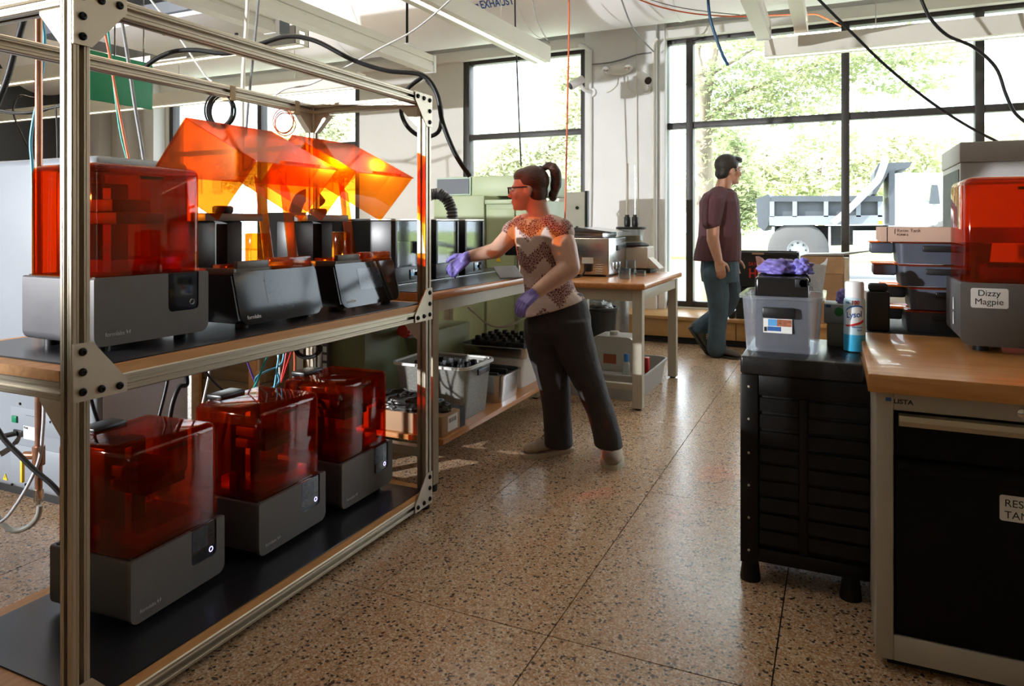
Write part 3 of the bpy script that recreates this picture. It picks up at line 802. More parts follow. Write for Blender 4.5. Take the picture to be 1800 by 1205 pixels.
coil('cable_coil', 'coil of black cable taped under the back top beam of the rack', 384, 193, 2.82, 0.050, 0.066, 6, 0.0038, m_rubber)
coil('orange_coil', 'loose coil of thin orange wire hanging from the rack beam', 498, 212, 3.12, 0.042, 0.050, 4, 0.0020, m_wire_o, 0.4)
cable('red_hose', 'thin red-orange hose slanting down behind the green panel', pc(3.4, (183, 52), (192, 95), (203, 160), (215, 225), (227, 285)), 0.006, m_wire_o)
cable('teal_hose', 'thin teal hose hanging beside the red-orange one', pc(3.42, (190, 55), (196, 110), (202, 165), (212, 235), (226, 290)), 0.005, m_wire_t)
cable('braided_hose', 'pale blue-grey braided hose slanting down right of the red one', pc(3.3, (213, 30), (226, 110), (236, 180), (247, 245), (254, 290)), 0.008, m_wire_g)
cable('drop_pipe', 'slim pale vertical pipe behind the rack centre', pc(3.9, (436, -8), (432, 60), (428, 120), (426, 185), (426, 300)), 0.011, m_lumw, 'pipe', 2)
cable('drop_hose', 'dark hose hanging beside the slim pale pipe', pc(3.85, (455, -8), (449, 60), (441, 140), (436, 185), (432, 240)), 0.007, m_wire_g)
cable('grey_hose', 'dark grey hose slanting out of the top left corner', pc(2.9, (42, 34), (26, 90), (12, 140), (-8, 190)), 0.013, m_rubber)
cable('loop_cable', 'thin black cable looping in front of the far left wall', pc(5.0, (-10, 192), (40, 198), (90, 190), (130, 180)), 0.008, m_rubber)
cable('loop_cable', 'thin black cable making a loop and running down by the pipe', pc(6.55, (61, 139), (66, 165), (60, 172), (35, 168), (24, 185), (25, 205), (38, 235), (55, 270)), 0.008, m_rubber)
cable('drooping_cable', 'thin black cable drooping to the left rack post in front of the dark wall', pc(5.2, (-10, 195), (30, 200), (70, 197), (98, 186), (125, 178), (170, 172)), 0.007, m_rubber)
cable('drop_cable', 'short thin black cable hanging straight down against the dark wall', pc(5.0, (98, 188), (100, 225), (101, 278)), 0.006, m_rubber)
cable('overhead_cable', 'black cable running straight across the right windows to the corner', pc(4.2, (1430, -10), (1500, 60), (1560, 118), (1640, 182), (1720, 232), (1810, 275)), 0.0085, m_rubber)
cable('overhead_cable', 'black cable curving down in the top right corner', pc(4.4, (1616, -10), (1634, 30), (1665, 62), (1710, 82), (1750, 118), (1768, 165), (1784, 198), (1812, 222)), 0.010, m_rubber)
cable('blue_hose', 'short dark blue hose end dangling before the big window', pc(5.2, (1244, -10), (1248, 30), (1260, 70), (1271, 98), (1280, 115)), 0.011, m_wire_b)
cable('red_wire', 'red wire drooping across the white duct', pc(5.6, (1105, -8), (1160, 12), (1220, 24), (1290, 29), (1350, 27), (1420, 25), (1440, 27), (1478, 46)), 0.006, m_wire_o)
cable('grey_wire', 'thin grey wire drooping across the white duct above the red one', pc(5.7, (1120, -8), (1180, 10), (1240, 20), (1300, 26)), 0.004, m_wire_g)
cable('orange_cable', 'thin orange-red cord hanging straight down behind the woman', pc(4.7, (1000, -10), (1000, 60), (998, 160), (996, 260), (993, 390)), 0.006, m_wire_o)
cable('black_cable', 'thin black cord hanging straight down in front of the middle window', pc(6.6, (905, -10), (906, 55), (908, 100), (912, 200), (916, 292)), 0.008, m_rubber)
cable('grey_wire', 'thin grey wire curving down from the duct beside the luminaire', pc(6.3, (935, -10), (940, 25), (950, 50), (966, 76)), 0.005, m_wire_g)
# ------------------------------------------------------------------ column fittings
CY = WY - 0.20
def con(x, y): return py_(x, y, CY - 0.02)
a = con(1036, 95); bb = con(1036, 400)
tag(MB().tube([con(1018, 78), con(1024, 80), con(1037, 90), con(1038, 110), con(1038, 300), con(1036, 420)], 0.022, 10, 4).build('conduit', m_white, None), 'white conduit running down the left side of the column', 'pipe')
tag(MB().tube([con(1156, 68), con(1149, 78), con(1148, 110), con(1148, 300), con(1148, 455)], 0.016, 10, 4).build('conduit', m_lumw, None), 'slim conduit running down the right side of the column', 'pipe')
cable('grey_cable', 'dark grey cable strung across the column above the emergency lamp', [con(1040, 113), con(1070, 110), con(1095, 104), con(1120, 96), con(1146, 92)], 0.008, m_wire_g)
cable('grey_cable', 'dark grey cable dropping from the duct to the column', [duct and Vector((xx, y2, z2)) for xx, y2, z2 in [tuple(py_(1090, -8, 6.4)), tuple(py_(1108, 40, 6.6)), tuple(py_(1128, 68, 7.2)), tuple(py_(1149, 91, 7.64))]], 0.008, m_wire_g)
cable('thin_wire', 'thin pale wire running straight down the column face', [con(1119, 70), con(1119, 150), con(1120, 300), con(1121, 420)], 0.006, m_lumw)
em = thing('emergency_lamp', 'cream emergency light with two round lamp heads on the column', 'emergency light', con(1092, 130))
c = con(1090, 123)
MB().ell((c.x, CY - 0.045, c.z), (0.155, 0.045, 0.062), seg=24, rings=12).build('housing', m_cream, em)
for q in ((1070, 125), (1108, 121)):
    hq = con(*q); k = Vector((hq.x, CY - 0.115, hq.z))
    hd = MB().ell((k.x, k.y + 0.02, k.z), (0.05, 0.045, 0.05)).build('lamp_head', m_cream, em)
    MB().ell((k.x, k.y - 0.022, k.z), (0.040, 0.020, 0.040)).build('reflector', m_chrome, hd)
for q, dr, lb in (((1022, 150), Vector((-0.75, -0.75, -0.62)), 'white security camera pointing down left on the column'), ((1140, 142), Vector((0.65, -0.7, -0.55)), 'white security camera pointing down right on the column')):
    k = con(*q); k = Vector((k.x, CY - 0.19, k.z)); dr.normalize()
    sc_ = thing('security_camera', lb, 'camera', (k.x, CY, k.z - 0.08), 0, 'white security cameras')
    MB().cyl(k - dr * 0.09, k + dr * 0.085, 0.045, 0.048, 18).build('camera_body', m_white, sc_)
    MB().cyl(k + dr * 0.085, k + dr * 0.092, 0.040, 0.040, 18).build('lens_face', m_glassblk, sc_)
    base = Vector((k.x + (0.12 if q[0] < 1100 else -0.02), CY, k.z - 0.09))
    MB().cyl(base, base + Vector((0, -0.03, 0)), 0.055, 0.05, 18).build('wall_mount', m_white, sc_)
    MB().tube([base + Vector((0, -0.03, 0)), (base + k) / 2 + Vector((0, -0.02, -0.02)), k - dr * 0.03], 0.022, 10, 4).build('arm', m_white, sc_)
    cable('camera_cord', 'thin pale cord curling from the emergency lamp to the %s camera' % ('left' if q[0] < 1100 else 'right'), [con(1085 if q[0] < 1100 else 1102, 135), con(1084 if q[0] < 1100 else 1103, 148), con(1075 if q[0] < 1100 else 1108, 158), con(1066 if q[0] < 1100 else 1118, 162)], 0.005, m_lumw)

# ------------------------------------------------------------------ big white machine left, copper pipe
mw = thing('machine_cabinet', 'big pale grey equipment cabinet behind the rack at far left', 'machine', (-3.5, 2.1, 0))
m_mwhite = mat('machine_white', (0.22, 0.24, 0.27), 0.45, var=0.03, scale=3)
m_mmauve = mat('machine_panel_shade', (0.40, 0.39, 0.42), 0.5, var=0.03, scale=3)  # grey-mauve is the shade on the side turned from the light, as colour
MX, MY0, MY1 = -2.76, 1.93, 2.40
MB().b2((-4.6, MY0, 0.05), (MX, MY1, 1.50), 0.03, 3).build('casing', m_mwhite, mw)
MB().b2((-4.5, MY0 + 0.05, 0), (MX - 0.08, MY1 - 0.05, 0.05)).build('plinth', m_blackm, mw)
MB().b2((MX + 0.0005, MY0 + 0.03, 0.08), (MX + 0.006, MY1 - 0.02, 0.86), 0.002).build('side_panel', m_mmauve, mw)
def onm(x, y): return py_(x, y, MY0)
def mrect(x0, y0, x1, y1, d, nm, m, bv=0.002):
    p = onm(x0, y0); q = onm(x1, y1)
    return MB().b2((p.x, MY0 - d, q.z), (q.x, MY0 - 0.0005, p.z), bv).build(nm, m, mw)
mrect(20, 690, 110, 706, 0.004, 'panel_strip', m_mwhite); mrect(20, 712, 108, 772, 0.004, 'panel', m_mwhite); mrect(20, 778, 108, 848, 0.004, 'panel', m_mwhite)
kpart(mrect(25, 729, 33, 742, 0.012, 'power_switch', mat('switch_green', (0.0, 0.16, 0.07), 0.4)), 'green rocker switch')
mrect(27, 753, 42, 767, 0.01, 'power_inlet', m_black)
mrect(47, 729, 66, 732, 0.006, 'label_bar', m_ink)
lb_ = mrect(43, 747, 64, 774, 0.0055, 'rating_label', m_paper)
kpart(text('rating_text', 'PEAK', 0.014, frame(onm(44, 752) + Vector((0, -0.0062, 0)), (1, 0, 0), (0, 0, 1)), m_ink, mw, 0.0002, 0.0004), 'black lettering')
m_yel = mat('warning_yellow', (0.75, 0.52, 0.02), 0.5, var=0.03)
for tx_, ty_ in ((62, 682), (10, 838)):
    p = onm(tx_, ty_)
    tri = MB().prism([(p.x - 0.016, MY0 - 0.001, p.z - 0.012), (p.x + 0.016, MY0 - 0.001, p.z - 0.012), (p.x, MY0 - 0.001, p.z + 0.016)], (0, -0.002, 0)).build('warning_triangle', m_yel, mw, 0)
    MB().b2((p.x - 0.0015, MY0 - 0.0036, p.z - 0.004), (p.x + 0.0015, MY0 - 0.0031, p.z + 0.008)).build('warning_mark', m_ink, tri)
for q in ((36, 709), (90, 716), (90, 741), (46, 851), (22, 851), (46, 886), (22, 880)):
    p = onm(*q); MB().cyl((p.x, MY0 - 0.004, p.z), (p.x, MY0 - 0.0005, p.z), 0.006, seg=10).build('screw', m_bolt, mw)
cp = thing('copper_pipe', 'vertical copper pipe with a yellow-handled valve at far left', 'pipe', pd(69, 880, 2.62))
c = pd(68, 600, 2.62)
MB().cyl((c.x, c.y, 0.20), (c.x, c.y, ZC), 0.0125, seg=14).build('riser', m_copper, cp)
zv = pd(68, 800, 2.62).z
MB().cyl((c.x, c.y, zv - 0.035), (c.x, c.y, zv + 0.035), 0.021, seg=14).cyl((c.x, c.y, zv), (c.x - 0.05, c.y - 0.02, zv), 0.015, seg=12).build('valve_body', m_copper, cp)
MB().b2((c.x - 0.062, c.y - 0.03, zv - 0.10), (c.x - 0.050, c.y - 0.018, zv - 0.01), 0.003).build('valve_handle', m_yel, cp)
MB().cyl((c.x, c.y, 0.17), (c.x, c.y, 0.20), 0.009, seg=10).cyl((c.x, c.y, 0.20), (c.x, c.y, 0.24), 0.017, seg=10).build('hose_barb', m_chrome, cp)
for z in (0.78, 0.86, 1.0): MB().cyl((c.x, c.y, z), (c.x, c.y, z + 0.008), 0.0165, seg=12).build('zip_tie', m_wire_w, cp)
cable('water_hose', 'pale translucent hose looping on the floor below the copper pipe', pc(2.58, (70, 888), (66, 908), (50, 925), (25, 932), (5, 920), (-6, 905)), 0.010, mat('hose_pale', (0.45, 0.46, 0.42), 0.35))
cable('clear_tube', 'thin clear tube running beside the copper pipe', pc(2.55, (72, 600), (77, 700), (75, 760), (68, 810), (45, 860), (15, 905), (-5, 920)), 0.006, mat('tube_pale', (0.6, 0.62, 0.66), 0.3))
cable('cyan_hose', 'thin cyan air hose hanging beside the copper pipe', pc(2.65, (70, 25), (78, 60), (76, 110), (70, 160), (60, 205), (54, 250), (57, 300), (60, 420), (64, 560)), 0.006, m_wire_c)
cable('black_lead', 'thick black lead crossing in front of the pale cabinet', pc(2.5, (-10, 745), (10, 775), (35, 800), (60, 825), (90, 850), (108, 870)), 0.009, m_rubber)
cable('plug_lead', 'short black lead plugged into the pale cabinet', [onm(34, 760) + Vector((0, -0.011, 0)), onm(24, 762) + Vector((0, -0.06, 0)), onm(10, 768) + Vector((0, -0.08, -0.01)), onm(-8, 780) + Vector((0, -0.08, -0.01))], 0.011, m_rubber)

# ------------------------------------------------------------------ clutter behind the rack
cr = thing('wooden_crate', 'brown wooden crate behind the middle printer of the bottom shelf', 'crate', (-2.95, 2.75, 0))
m_crate = wood('crate_wood', (0.16, 0.09, 0.03), (0.24, 0.15, 0.06), 0.6, (1, 10, 10), 3)
a = py_(334, 640, 2.62); b2_ = py_(446, 700, 2.62)
for k in range(4):
    z0 = 0.02 + k * 0.14
    MB().b2((-2.98, 2.62, z0), (-2.55, 2.64, z0 + 0.132), 0.003).build('side_slat', m_crate, cr)
    MB().b2((-2.98, 2.98, z0), (-2.55, 3.0, z0 + 0.132), 0.003).build('side_slat', m_crate, cr)
    MB().b2((-2.57, 2.641, z0), (-2.55, 2.979, z0 + 0.132), 0.003).build('end_slat', m_crate, cr)
    MB().b2((-2.98, 2.641, z0), (-2.96, 2.979, z0 + 0.132), 0.003).build('end_slat', m_crate, cr)
MB().b2((-2.985, 2.600, 0), (-2.93, 2.619, 0.58), 0.003).build('corner_post', m_ply, cr)
MB().b2((-2.60, 2.600, 0), (-2.545, 2.619, 0.58), 0.003).build('corner_post', m_ply, cr)
gb = thing('green_cabinet', 'olive green machine cabinet with pale side behind the rack', 'cabinet', (-2.6, 3.45, 0))
MB().b2((-2.64, 3.10, 0.03), (-2.28, 3.44, 0.80), 0.008).build('casing', m_green2, gb)
MB().b2((-2.642, 3.090, 0.28), (-2.57, 3.0995, 0.79), 0.003).build('pale_edge', m_mint, gb)
MB().b2((-2.64, 3.085, 0.26), (-2.30, 3.0995, 0.275), 0.003).build('bottom_rim', m_blackm, gb)
MB().b2((-2.62, 3.12, 0), (-2.30, 3.42, 0.03)).build('plinth', m_blackm, gb)
vp = thing('green_machine_pedestal', 'grey-green machine pedestal with riveted plate and red knob', 'machine', (-2.37, 3.85, 0))
MB().b2((-2.54, 3.65, 0.0), (-2.18, 4.10, 0.58), 0.012).build('pedestal', m_green, vp)
pt = MB().b2((-2.53, 3.632, 0.09), (-2.25, 3.6495, 0.372), 0.004).build('cover_plate', m_green, vp)
for k in range(5):
    for q in ((-2.51 + k * 0.061, 0.355), (-2.51 + k * 0.061, 0.107)):
        MB().ell((q[0], 3.631, q[1]), (0.008, 0.005, 0.008), seg=8, rings=6).build('rivet', m_green2, pt)
MB().lathe([(0.05, 0.384), (0.056, 0.395), (0.056, 0.54), (0.065, 0.55), (0.065, 0.632), (0.0, 0.632)], (-2.46, 3.54, 0)).cyl((-2.46, 3.54, 0.34), (-2.46, 3.54, 0.384), 0.03).build('oil_cup', m_green, vp)
cK = pd(712, 580, 3.9)
MB().cyl((-2.41, 3.54, 0.60), (cK.x, cK.y + 0.05, 0.60), 0.02).build('spindle', m_steel, vp)
kn = MB()
for k in range(8):
    a = k * math.pi / 4; kn.ell(cK + Vector((0.029 * math.cos(a), 0.0, 0.029 * math.sin(a))), (0.015, 0.022, 0.015), seg=10, rings=8)
kn.cyl(cK + Vector((0, -0.025, 0)), cK + Vector((0, 0.025, 0)), 0.034)
kpart(kn.build('hand_knob', m_red, vp), 'red lobed hand knob')
MB().cyl(cK, cK + Vector((0, 0.16, 0)), 0.013).build('knob_shaft', m_steel, vp)
MB().lathe([(0.0, 0.30), (0.02, 0.31), (0.085, 0.56), (0.0, 0.58)], (-2.24, 3.56, 0)).build('funnel', m_green2, vp)
MB().b2((-2.48, 3.55, 0.56), (-2.19, 3.66, 0.59), 0.004).build('bracket', m_green, vp)
bx = thing('cardboard_box', 'small open cardboard box behind the farthest red-hooded printer', 'box', (-2.42, 2.95, 0))
MB().b2((-2.44, 2.80, 0.0), (-2.29, 3.05, 0.36), 0.004).build('carton', m_card, bx)
MB().b2((-2.445, 2.795, 0.30), (-2.40, 2.7995, 0.365)).build('flap', m_card, bx)
wr = thing('wire_shelf', 'white upright with perforated rail behind the farthest bottom printer', 'rail', (-2.45, 2.85, 0))
MB().b2((-2.62, 3.04, 0.0), (-2.52, 3.06, 0.84), 0.002).build('white_panel', m_white, wr)
pr = MB().b2((-2.515, 3.04, 0.0), (-2.475, 3.06, 0.84), 0.002).build('perforated_rail', m_dgrey, wr)
for k in range(10): MB().b2((-2.507, 3.036, 0.35 + k * 0.045), (-2.483, 3.0398, 0.38 + k * 0.045)).build('slot', m_white, pr)
def lead(*px, dx=0.0):
    q = [px_(x, y, XB - 0.026 + dx) for x, y in px]
    return [Vector((XB - 0.026, q[0].y, 0.845)), q[0].lerp(Vector((XB - 0.026, q[0].y, 0.80)), 0.3)] + q
# bundle of coloured leads
bc = [(m_wire_t, (472, 620), (462, 645), (452, 670), (440, 692)), (m_wire_c, (492, 612), (488, 640), (484, 670), (480, 695)), (m_wire_c, (500, 612), (494, 640), (468, 652), (450, 664), (452, 680), (470, 684), (490, 672), (488, 655)), (m_red, (516, 606), (508, 630), (500, 655), (494, 672)), (m_red, (505, 612), (500, 640), (494, 668)), (m_wire_o, (518, 612), (518, 640), (517, 665)), (m_wire_p, (434, 628), (440, 650), (452, 680), (462, 700)), (m_wire_w, (488, 612), (491, 640), (492, 670)), (m_wire_w, (370, 640), (366, 665), (356, 710))]
for k, ps in enumerate(bc):
    nm = ['teal', 'sky blue', 'looping sky blue', 'red', 'dark red', 'orange', 'purple', 'white', 'pale grey'][k]
    cable('patch_lead', '%s lead hanging under the middle shelf behind the printers' % nm, lead(*ps[1:], dx=-0.012 * k), 0.0045, ps[0], sub=5)
cable('black_lead', 'black lead hanging against the grey panel under the middle shelf', lead((297, 654), (290, 690), (280, 730), (276, 752)), 0.006, m_rubber)
cable('black_lead', 'black lead with a knot hanging under the middle shelf', lead((326, 648), (328, 675), (315, 680), (303, 710), (296, 752)), 0.009, m_rubber)
cable('black_lead', 'black lead curving down past the wooden crate', lead((355, 642), (375, 670), (400, 692), (405, 700)), 0.005, m_rubber)
coil('lead_coil', 'coil of black lead hanging under the shelf by the white panel', 540, 614, 2.85, 0.045, 0.032, 4, 0.005, m_rubber)
cable('black_lead', 'black lead leaning by the left rack post under the shelf', lead((158, 690), (164, 715), (172, 740), (182, 765)), 0.006, m_rubber)
# ------------------------------------------------------------------ green machine tool behind the bench
gm = thing('green_machine_tool', 'large pale green machine tool cabinet standing behind the bench', 'machine', (-2.75, 5.1, 0))
G0 = 4.75
def gx(x): return py_(x, 345, G0).x
xa_, xb_, xc_ = gx(762), gx(851), gx(924)
MB().b2((xa_, G0, 0.05), (xb_, 5.6, py_(800, 344, G0).z), 0.01).build('left_body', m_green, gm)
MB().b2((xb_ + 0.003, G0 + 0.02, 0.05), (xc_, 5.6, py_(900, 350, G0).z), 0.01).build('right_body', m_green, gm)
MB().b2((xa_, G0 + 0.25, py_(800, 344, G0).z + .001), (xb_ + 0.35, 5.6, py_(800, 311, G0 + .25).z), 0.01).build('head_cabinet', m_green, gm)
p = py_(768, 313, G0 + 0.25); q = py_(829, 343, G0 + 0.25)
MB().b2((p.x, G0 + 0.235, q.z), (q.x, G0 + 0.2495, p.z), 0.004).build('grille_frame', m_mint, gm)
MB().b2((p.x + 0.015, G0 + 0.228, q.z + 0.012), (q.x - 0.015, G0 + 0.2345, p.z - 0.012)).build('grille', m_dgrey, gm)
p = py_(857, 367, G0); q = py_(904, 600, G0)
MB().b2((p.x, G0 + 0.004, q.z), (q.x, G0 + 0.0195, p.z), 0.006).build('door', m_green, gm)
p = py_(852, 351, G0); q = py_(906, 358, G0)
MB().b2((p.x, G0 + 0.0, q.z), (q.x, G0 + 0.0195, p.z), 0.004).build('door_rail', m_green, gm)
p = py_(876, 452, G0)
MB().prism([(p.x - 0.02, G0 - 0.001, p.z - 0.03), (p.x + 0.02, G0 - 0.001, p.z - 0.03), (p.x, G0 - 0.001, p.z + 0.02)], (0, 0.004, 0)).build('warning_triangle', m_yel, gm, 0)
MB().b2((xa_ + 0.05, G0 + 0.05, 0), (xc_ - 0.05, 5.55, 0.05)).build('plinth', m_blackm, gm)
p = py_(905, 560, G0)
for k in range(6): MB().b2((p.x - 0.10, G0 + 0.012, 0.35 + k * 0.05), (p.x + 0.02, G0 + 0.0195, 0.375 + k * 0.05), 0.003).build('vent_slat', m_green2, gm)
cable('pale_cord', 'thin pale cord drooping in front of the green machine under the bench', pc(4.6, (822, 540), (840, 555), (858, 570), (882, 574), (905, 568), (916, 560)), 0.006, m_lumw)
# ribbed hose
hs = thing('ribbed_hose', 'grey ribbed hose arching behind the black washing units', 'hose', pd(795, 385, 4.3))
hp = pc(4.25, (742, 352), (756, 342), (772, 340), (786, 350), (794, 368), (796, 392), (796, 430))
MB().tube(hp, 0.030, 12, 6).build('hose', m_wire_g, hs)
Pn = hp
for i in range(len(hp) - 1):
    for k in range(4):
        a = hp[i].lerp(hp[i + 1], k / 4); d = (hp[i + 1] - hp[i]).normalized()
        MB().cyl(a - d * 0.005, a + d * 0.005, 0.034, seg=12).build('rib', m_rubber, hs)

# ------------------------------------------------------------------ work bench with black mat
BT = 0.912; BX0, BX1, BY0, BY1 = -2.54, -1.645, 2.70, 4.42
bn = thing('work_bench', 'wooden work bench with a black mat behind the reaching woman', 'workbench', (-2.1, 3.5, 0))
def nosed(x0, x1, y0, y1, z0, z1, m, nm, par):
    sec = [(x0, z0), (x1 - 0.012, z0), (x1 - 0.003, z0 + 0.006), (x1, (z0 + z1) / 2), (x1 - 0.003, z1 - 0.006), (x1 - 0.012, z1), (x0, z1)]
    return MB().prism([(a, y0, b) for a, b in sec], (0, y1 - y0, 0)).build(nm, m, par, smooth=30)
nosed(BX0, BX1, BY0, BY1, BT - 0.042, BT - 0.004, m_mapley, 'top_board', bn)
MB().b2((BX0 + 0.02, BY0 + 0.01, BT - 0.004), (BX1 - 0.02, BY1 - 0.02, BT), 0.001, 1).build('bench_mat', m_mat, bn)
m_legal = mat('bench_leg_tan', (0.42, 0.35, 0.25), 0.45, 0.3, var=0.05)
for x, y in ((-1.69, 2.80), (-2.48, 2.80), (-1.69, 4.34), (-2.48, 4.34)):
    MB().b2((x - 0.025, y - 0.025, 0.03), (x + 0.025, y + 0.025, BT - 0.042), 0.002, 1).build('leg', m_legal, bn)
    MB().cyl((x, y, 0), (x, y, 0.03), 0.028).build('foot', m_rubber, bn)
for x in (-1.69, -2.48): MB().b2((x - 0.015, 2.83, BT - 0.10), (x + 0.015, 4.31, BT - 0.043)).build('apron', m_putty, bn)
for y in (2.80, 4.34): MB().b2((-2.45, y - 0.015, BT - 0.10), (-1.72, y + 0.015, BT - 0.043)).build('apron', m_putty, bn)
for y in (2.80, 4.34): MB().b2((-2.45, y - 0.02, 0.15), (-1.72, y + 0.02, 0.193)).build('stretcher', m_putty, bn)
MB().b2((-2.15, 2.85, 0.194), (-1.655, 4.36, 0.220), 0.002, 1).build('lower_shelf', m_mapley, bn)
# washing units
def washer(label, xf, y0, y1, wd=0.28, zt=1.243, wire=True):
    p = thing('washing_unit', label, 'machine', (xf - wd / 2, (y0 + y1) / 2, BT), 0, 'black washing units on the bench')
    x0 = xf - wd
    s = 0.022
    MB().b2((x0, y0, BT + 0.004), (xf, y1, BT + 0.085), 0.004).build('base', m_black, p)
    for yy in (y0, y1 - s): MB().b2((x0, yy, BT + 0.0855), (xf, yy + s, zt - 0.012), 0.003).build('side_panel', m_black, p)
    MB().b2((x0, y0 + s, BT + 0.0855), (x0 + 0.015, y1 - s, zt - 0.012)).build('back_panel', m_blackm, p)
    MB().b2((x0, y0, zt - 0.0115), (xf, y1, zt), 0.003).build('top_panel', m_steel, p)
    MB().b2((xf - 0.012, y0 + s + 0.001, BT + 0.086), (xf - 0.006, y1 - s - 0.001, zt - 0.013)).build('front_window', m_acry, p)
    MB().b2((x0 + 0.04, y0 + s + 0.03, BT + 0.09), (xf - 0.05, y1 - s - 0.03, BT + 0.21), 0.004).build('wash_basket', m_dgrey, p)
    d = MB().b2((xf, y1 - 0.14, BT + 0.02), (xf + 0.004, y1 - 0.05, BT + 0.07), 0.001).build('control_panel', m_glassblk, p)
    MB().b2((xf + 0.0042, y1 - 0.13, BT + 0.035), (xf + 0.0046, y1 - 0.105, BT + 0.055)).build('display', mat('blue_display', (0.02, 0.05, 0.08), 0.3, emis=(0.1, 0.3, 0.5), estr=0.5), d)
    MB().lathe([(0.011, 0), (0.011, 0.008), (0, 0.008)], seg=14, mtx=Matrix.Translation((xf + 0.004, y1 - 0.075, BT + 0.045)) @ Matrix.Rotation(R(90), 4, 'Y')).build('dial', m_black, d)
    return p
washer('black washing unit farthest left on the bench, partly behind the raised lid', -2.30, 2.93, 3.36, 0.235)
washer('black washing unit just left of the right rack post on the bench', -2.0, 2.97, 3.24, 0.27)
washer('black washing unit the woman reaches into, just right of the rack post', -2.0, 3.365, 3.625, 0.29)
washer('last black washing unit on the bench, next to the green machine', -2.0, 3.70, 3.95, 0.29)
tag(MB().b2((-2.01, 2.96, BT + 0.0005), (-1.975, 4.15, BT + 0.0035), 0.001, 1).build('steel_strip', m_steel, None), 'thin steel strip lying along the front of the washing units', 'strip')
cu = thing('curing_unit', 'dark grey round-topped housing behind the washing units', 'machine', (-2.9, 3.1, 0))
c1, c2 = py_(640, 345, 3.15), py_(712, 345, 3.15)
sec = rrect(0.36, 1.28, 0.06, 6, 0, 0.64, (0, 0, 1, 1))
MB().prism([(-2.83 + a, 3.10, b) for a, b in sec], (0, 0.10, 0)).build('housing', m_grey2, cu, smooth=30)
MB().tube([(-2.80, 3.15, 1.28), (-2.76, 3.15, 1.36), (-2.68, 3.15, 1.38), (-2.62, 3.15, 1.33)], 0.035, 10, 4).build('black_duct', m_rubber, cu)
# tablet stand on the bench
tb = thing('tablet_stand', 'grey tablet tilted on a small stand at the bench corner', 'tablet', pz(893, 492, BT))
c = pz(893, 489, BT)
n = Vector((0.5, -0.35, 0.8)).normalized()
f_ = frame(c + Vector((0, 0, 0.035)), (0.55, 0.83, 0), Vector((0, 0, 1)) - n * n.z)
MB().box((0, 0, 0), (0.15, 0.10, 0.010), 0.004, rot=None).build('tablet', m_wire_g, tb).matrix_local = Matrix.Translation(-Vector(tb.location)) @ f_
MB().b2((c.x - 0.05, c.y + 0.02, BT + 0.0005), (c.x + 0.05, c.y + 0.09, BT + 0.008), 0.002).build('stand_foot', m_dgrey, tb)
MB().cyl((c.x, c.y + 0.05, BT + 0.008), (c.x, c.y + 0.03, BT + 0.05), 0.008).build('stand_arm', m_dgrey, tb)
mo = thing('small_monitor', 'small black monitor on a steel pole beside the woman', 'monitor', pz(908, 487, BT))
c = pz(911, 486, BT)
MB().cyl((c.x, c.y, BT + 0.004), (c.x, c.y, BT + 0.13), 0.010).build('pole', m_steel, mo)
MB().box((c.x, c.y, BT + 0.004), (0.09, 0.09, 0.006), 0.002).build('base_plate', m_steel, mo)
MB().box((c.x - 0.02, c.y - 0.014, BT + 0.16), (0.11, 0.02, 0.075), 0.004).build('screen', m_black, mo)
# things on the bench's lower shelf
SZ = 0.2205
cb_ = thing('shipping_box', 'flat cardboard box with white barcode label and black tape on the shelf', 'box', (-1.86, 2.98, SZ))
MB().b2((-2.12, 2.87, SZ), (-1.675, 3.10, SZ + 0.095), 0.003).build('carton', m_card, cb_)
MB().b2((-1.6745, 2.925, SZ + 0.012), (-1.6738, 3.02, SZ + 0.085)).build('label', m_paper, cb_)
lbm = MB()
for k in range(14): lbm.b2((-1.6737, 2.935 + k * 0.0052, SZ + 0.052), (-1.6734, 2.935 + k * 0.0052 + random.choice((0.0015, 0.003)), SZ + 0.072))
lbm.build('barcode', m_ink, cb_, 0)
MB().b2((-2.12, 3.045, SZ + 0.0953), (-1.6742, 3.095, SZ + 0.0962)).b2((-1.6747, 3.045, SZ + 0.002), (-1.674, 3.095, SZ + 0.0962)).build('black_tape', m_blackm, cb_)
def crumple(name, label, cat, c, s, m, seed, amp=0.35, parent=None, flat=True, freq=3.0, group=None):
    bm = bmesh.new(); bmesh.ops.create_icosphere(bm, subdivisions=4, radius=1.0)
    o = Vector((seed * 3.1, seed * 1.7, seed * 2.3))
    for v in bm.verts:
        d = v.co.normalized()
        k = 1 + amp * (mnoise.noise(d * freq + o) + 0.5 * mnoise.noise(d * freq * 2.6 + o) + 0.3 * abs(mnoise.noise(d * freq * 5 + o)))
        v.co = Vector((d.x * s[0] * k, d.y * s[1] * k, d.z * s[2] * k))
        if flat and v.co.z < -s[2] * 0.55: v.co.z = -s[2] * 0.55
    v, f = bmclose(bm)
    zmin = min(q.z for q in v)
    mb = MB(); mb.add(v, f, Matrix.Translation(Vector(c) - Vector((0, 0, zmin))))
    ob = mb.build(name, m, parent, smooth=180)
    if parent is None: tag(ob, label, cat, group)
    return ob
m_bag = mat('grey_black_bag', (0.05, 0.048, 0.045), 0.25, var=0.4, scale=10, bump=0.3, bscale=20)
crumple('plastic_bag', 'crumpled dark grey plastic bag lying on the flat cardboard box', 'bag', (-1.93, 2.975, SZ + 0.0965), (0.17, 0.10, 0.045), m_bag, 3)
crumple('foam_clump', 'small dark crumpled clump on the end of the cardboard box', 'packing', (-1.715, 2.96, SZ + 0.0965), (0.03, 0.03, 0.03), m_bag, 9)
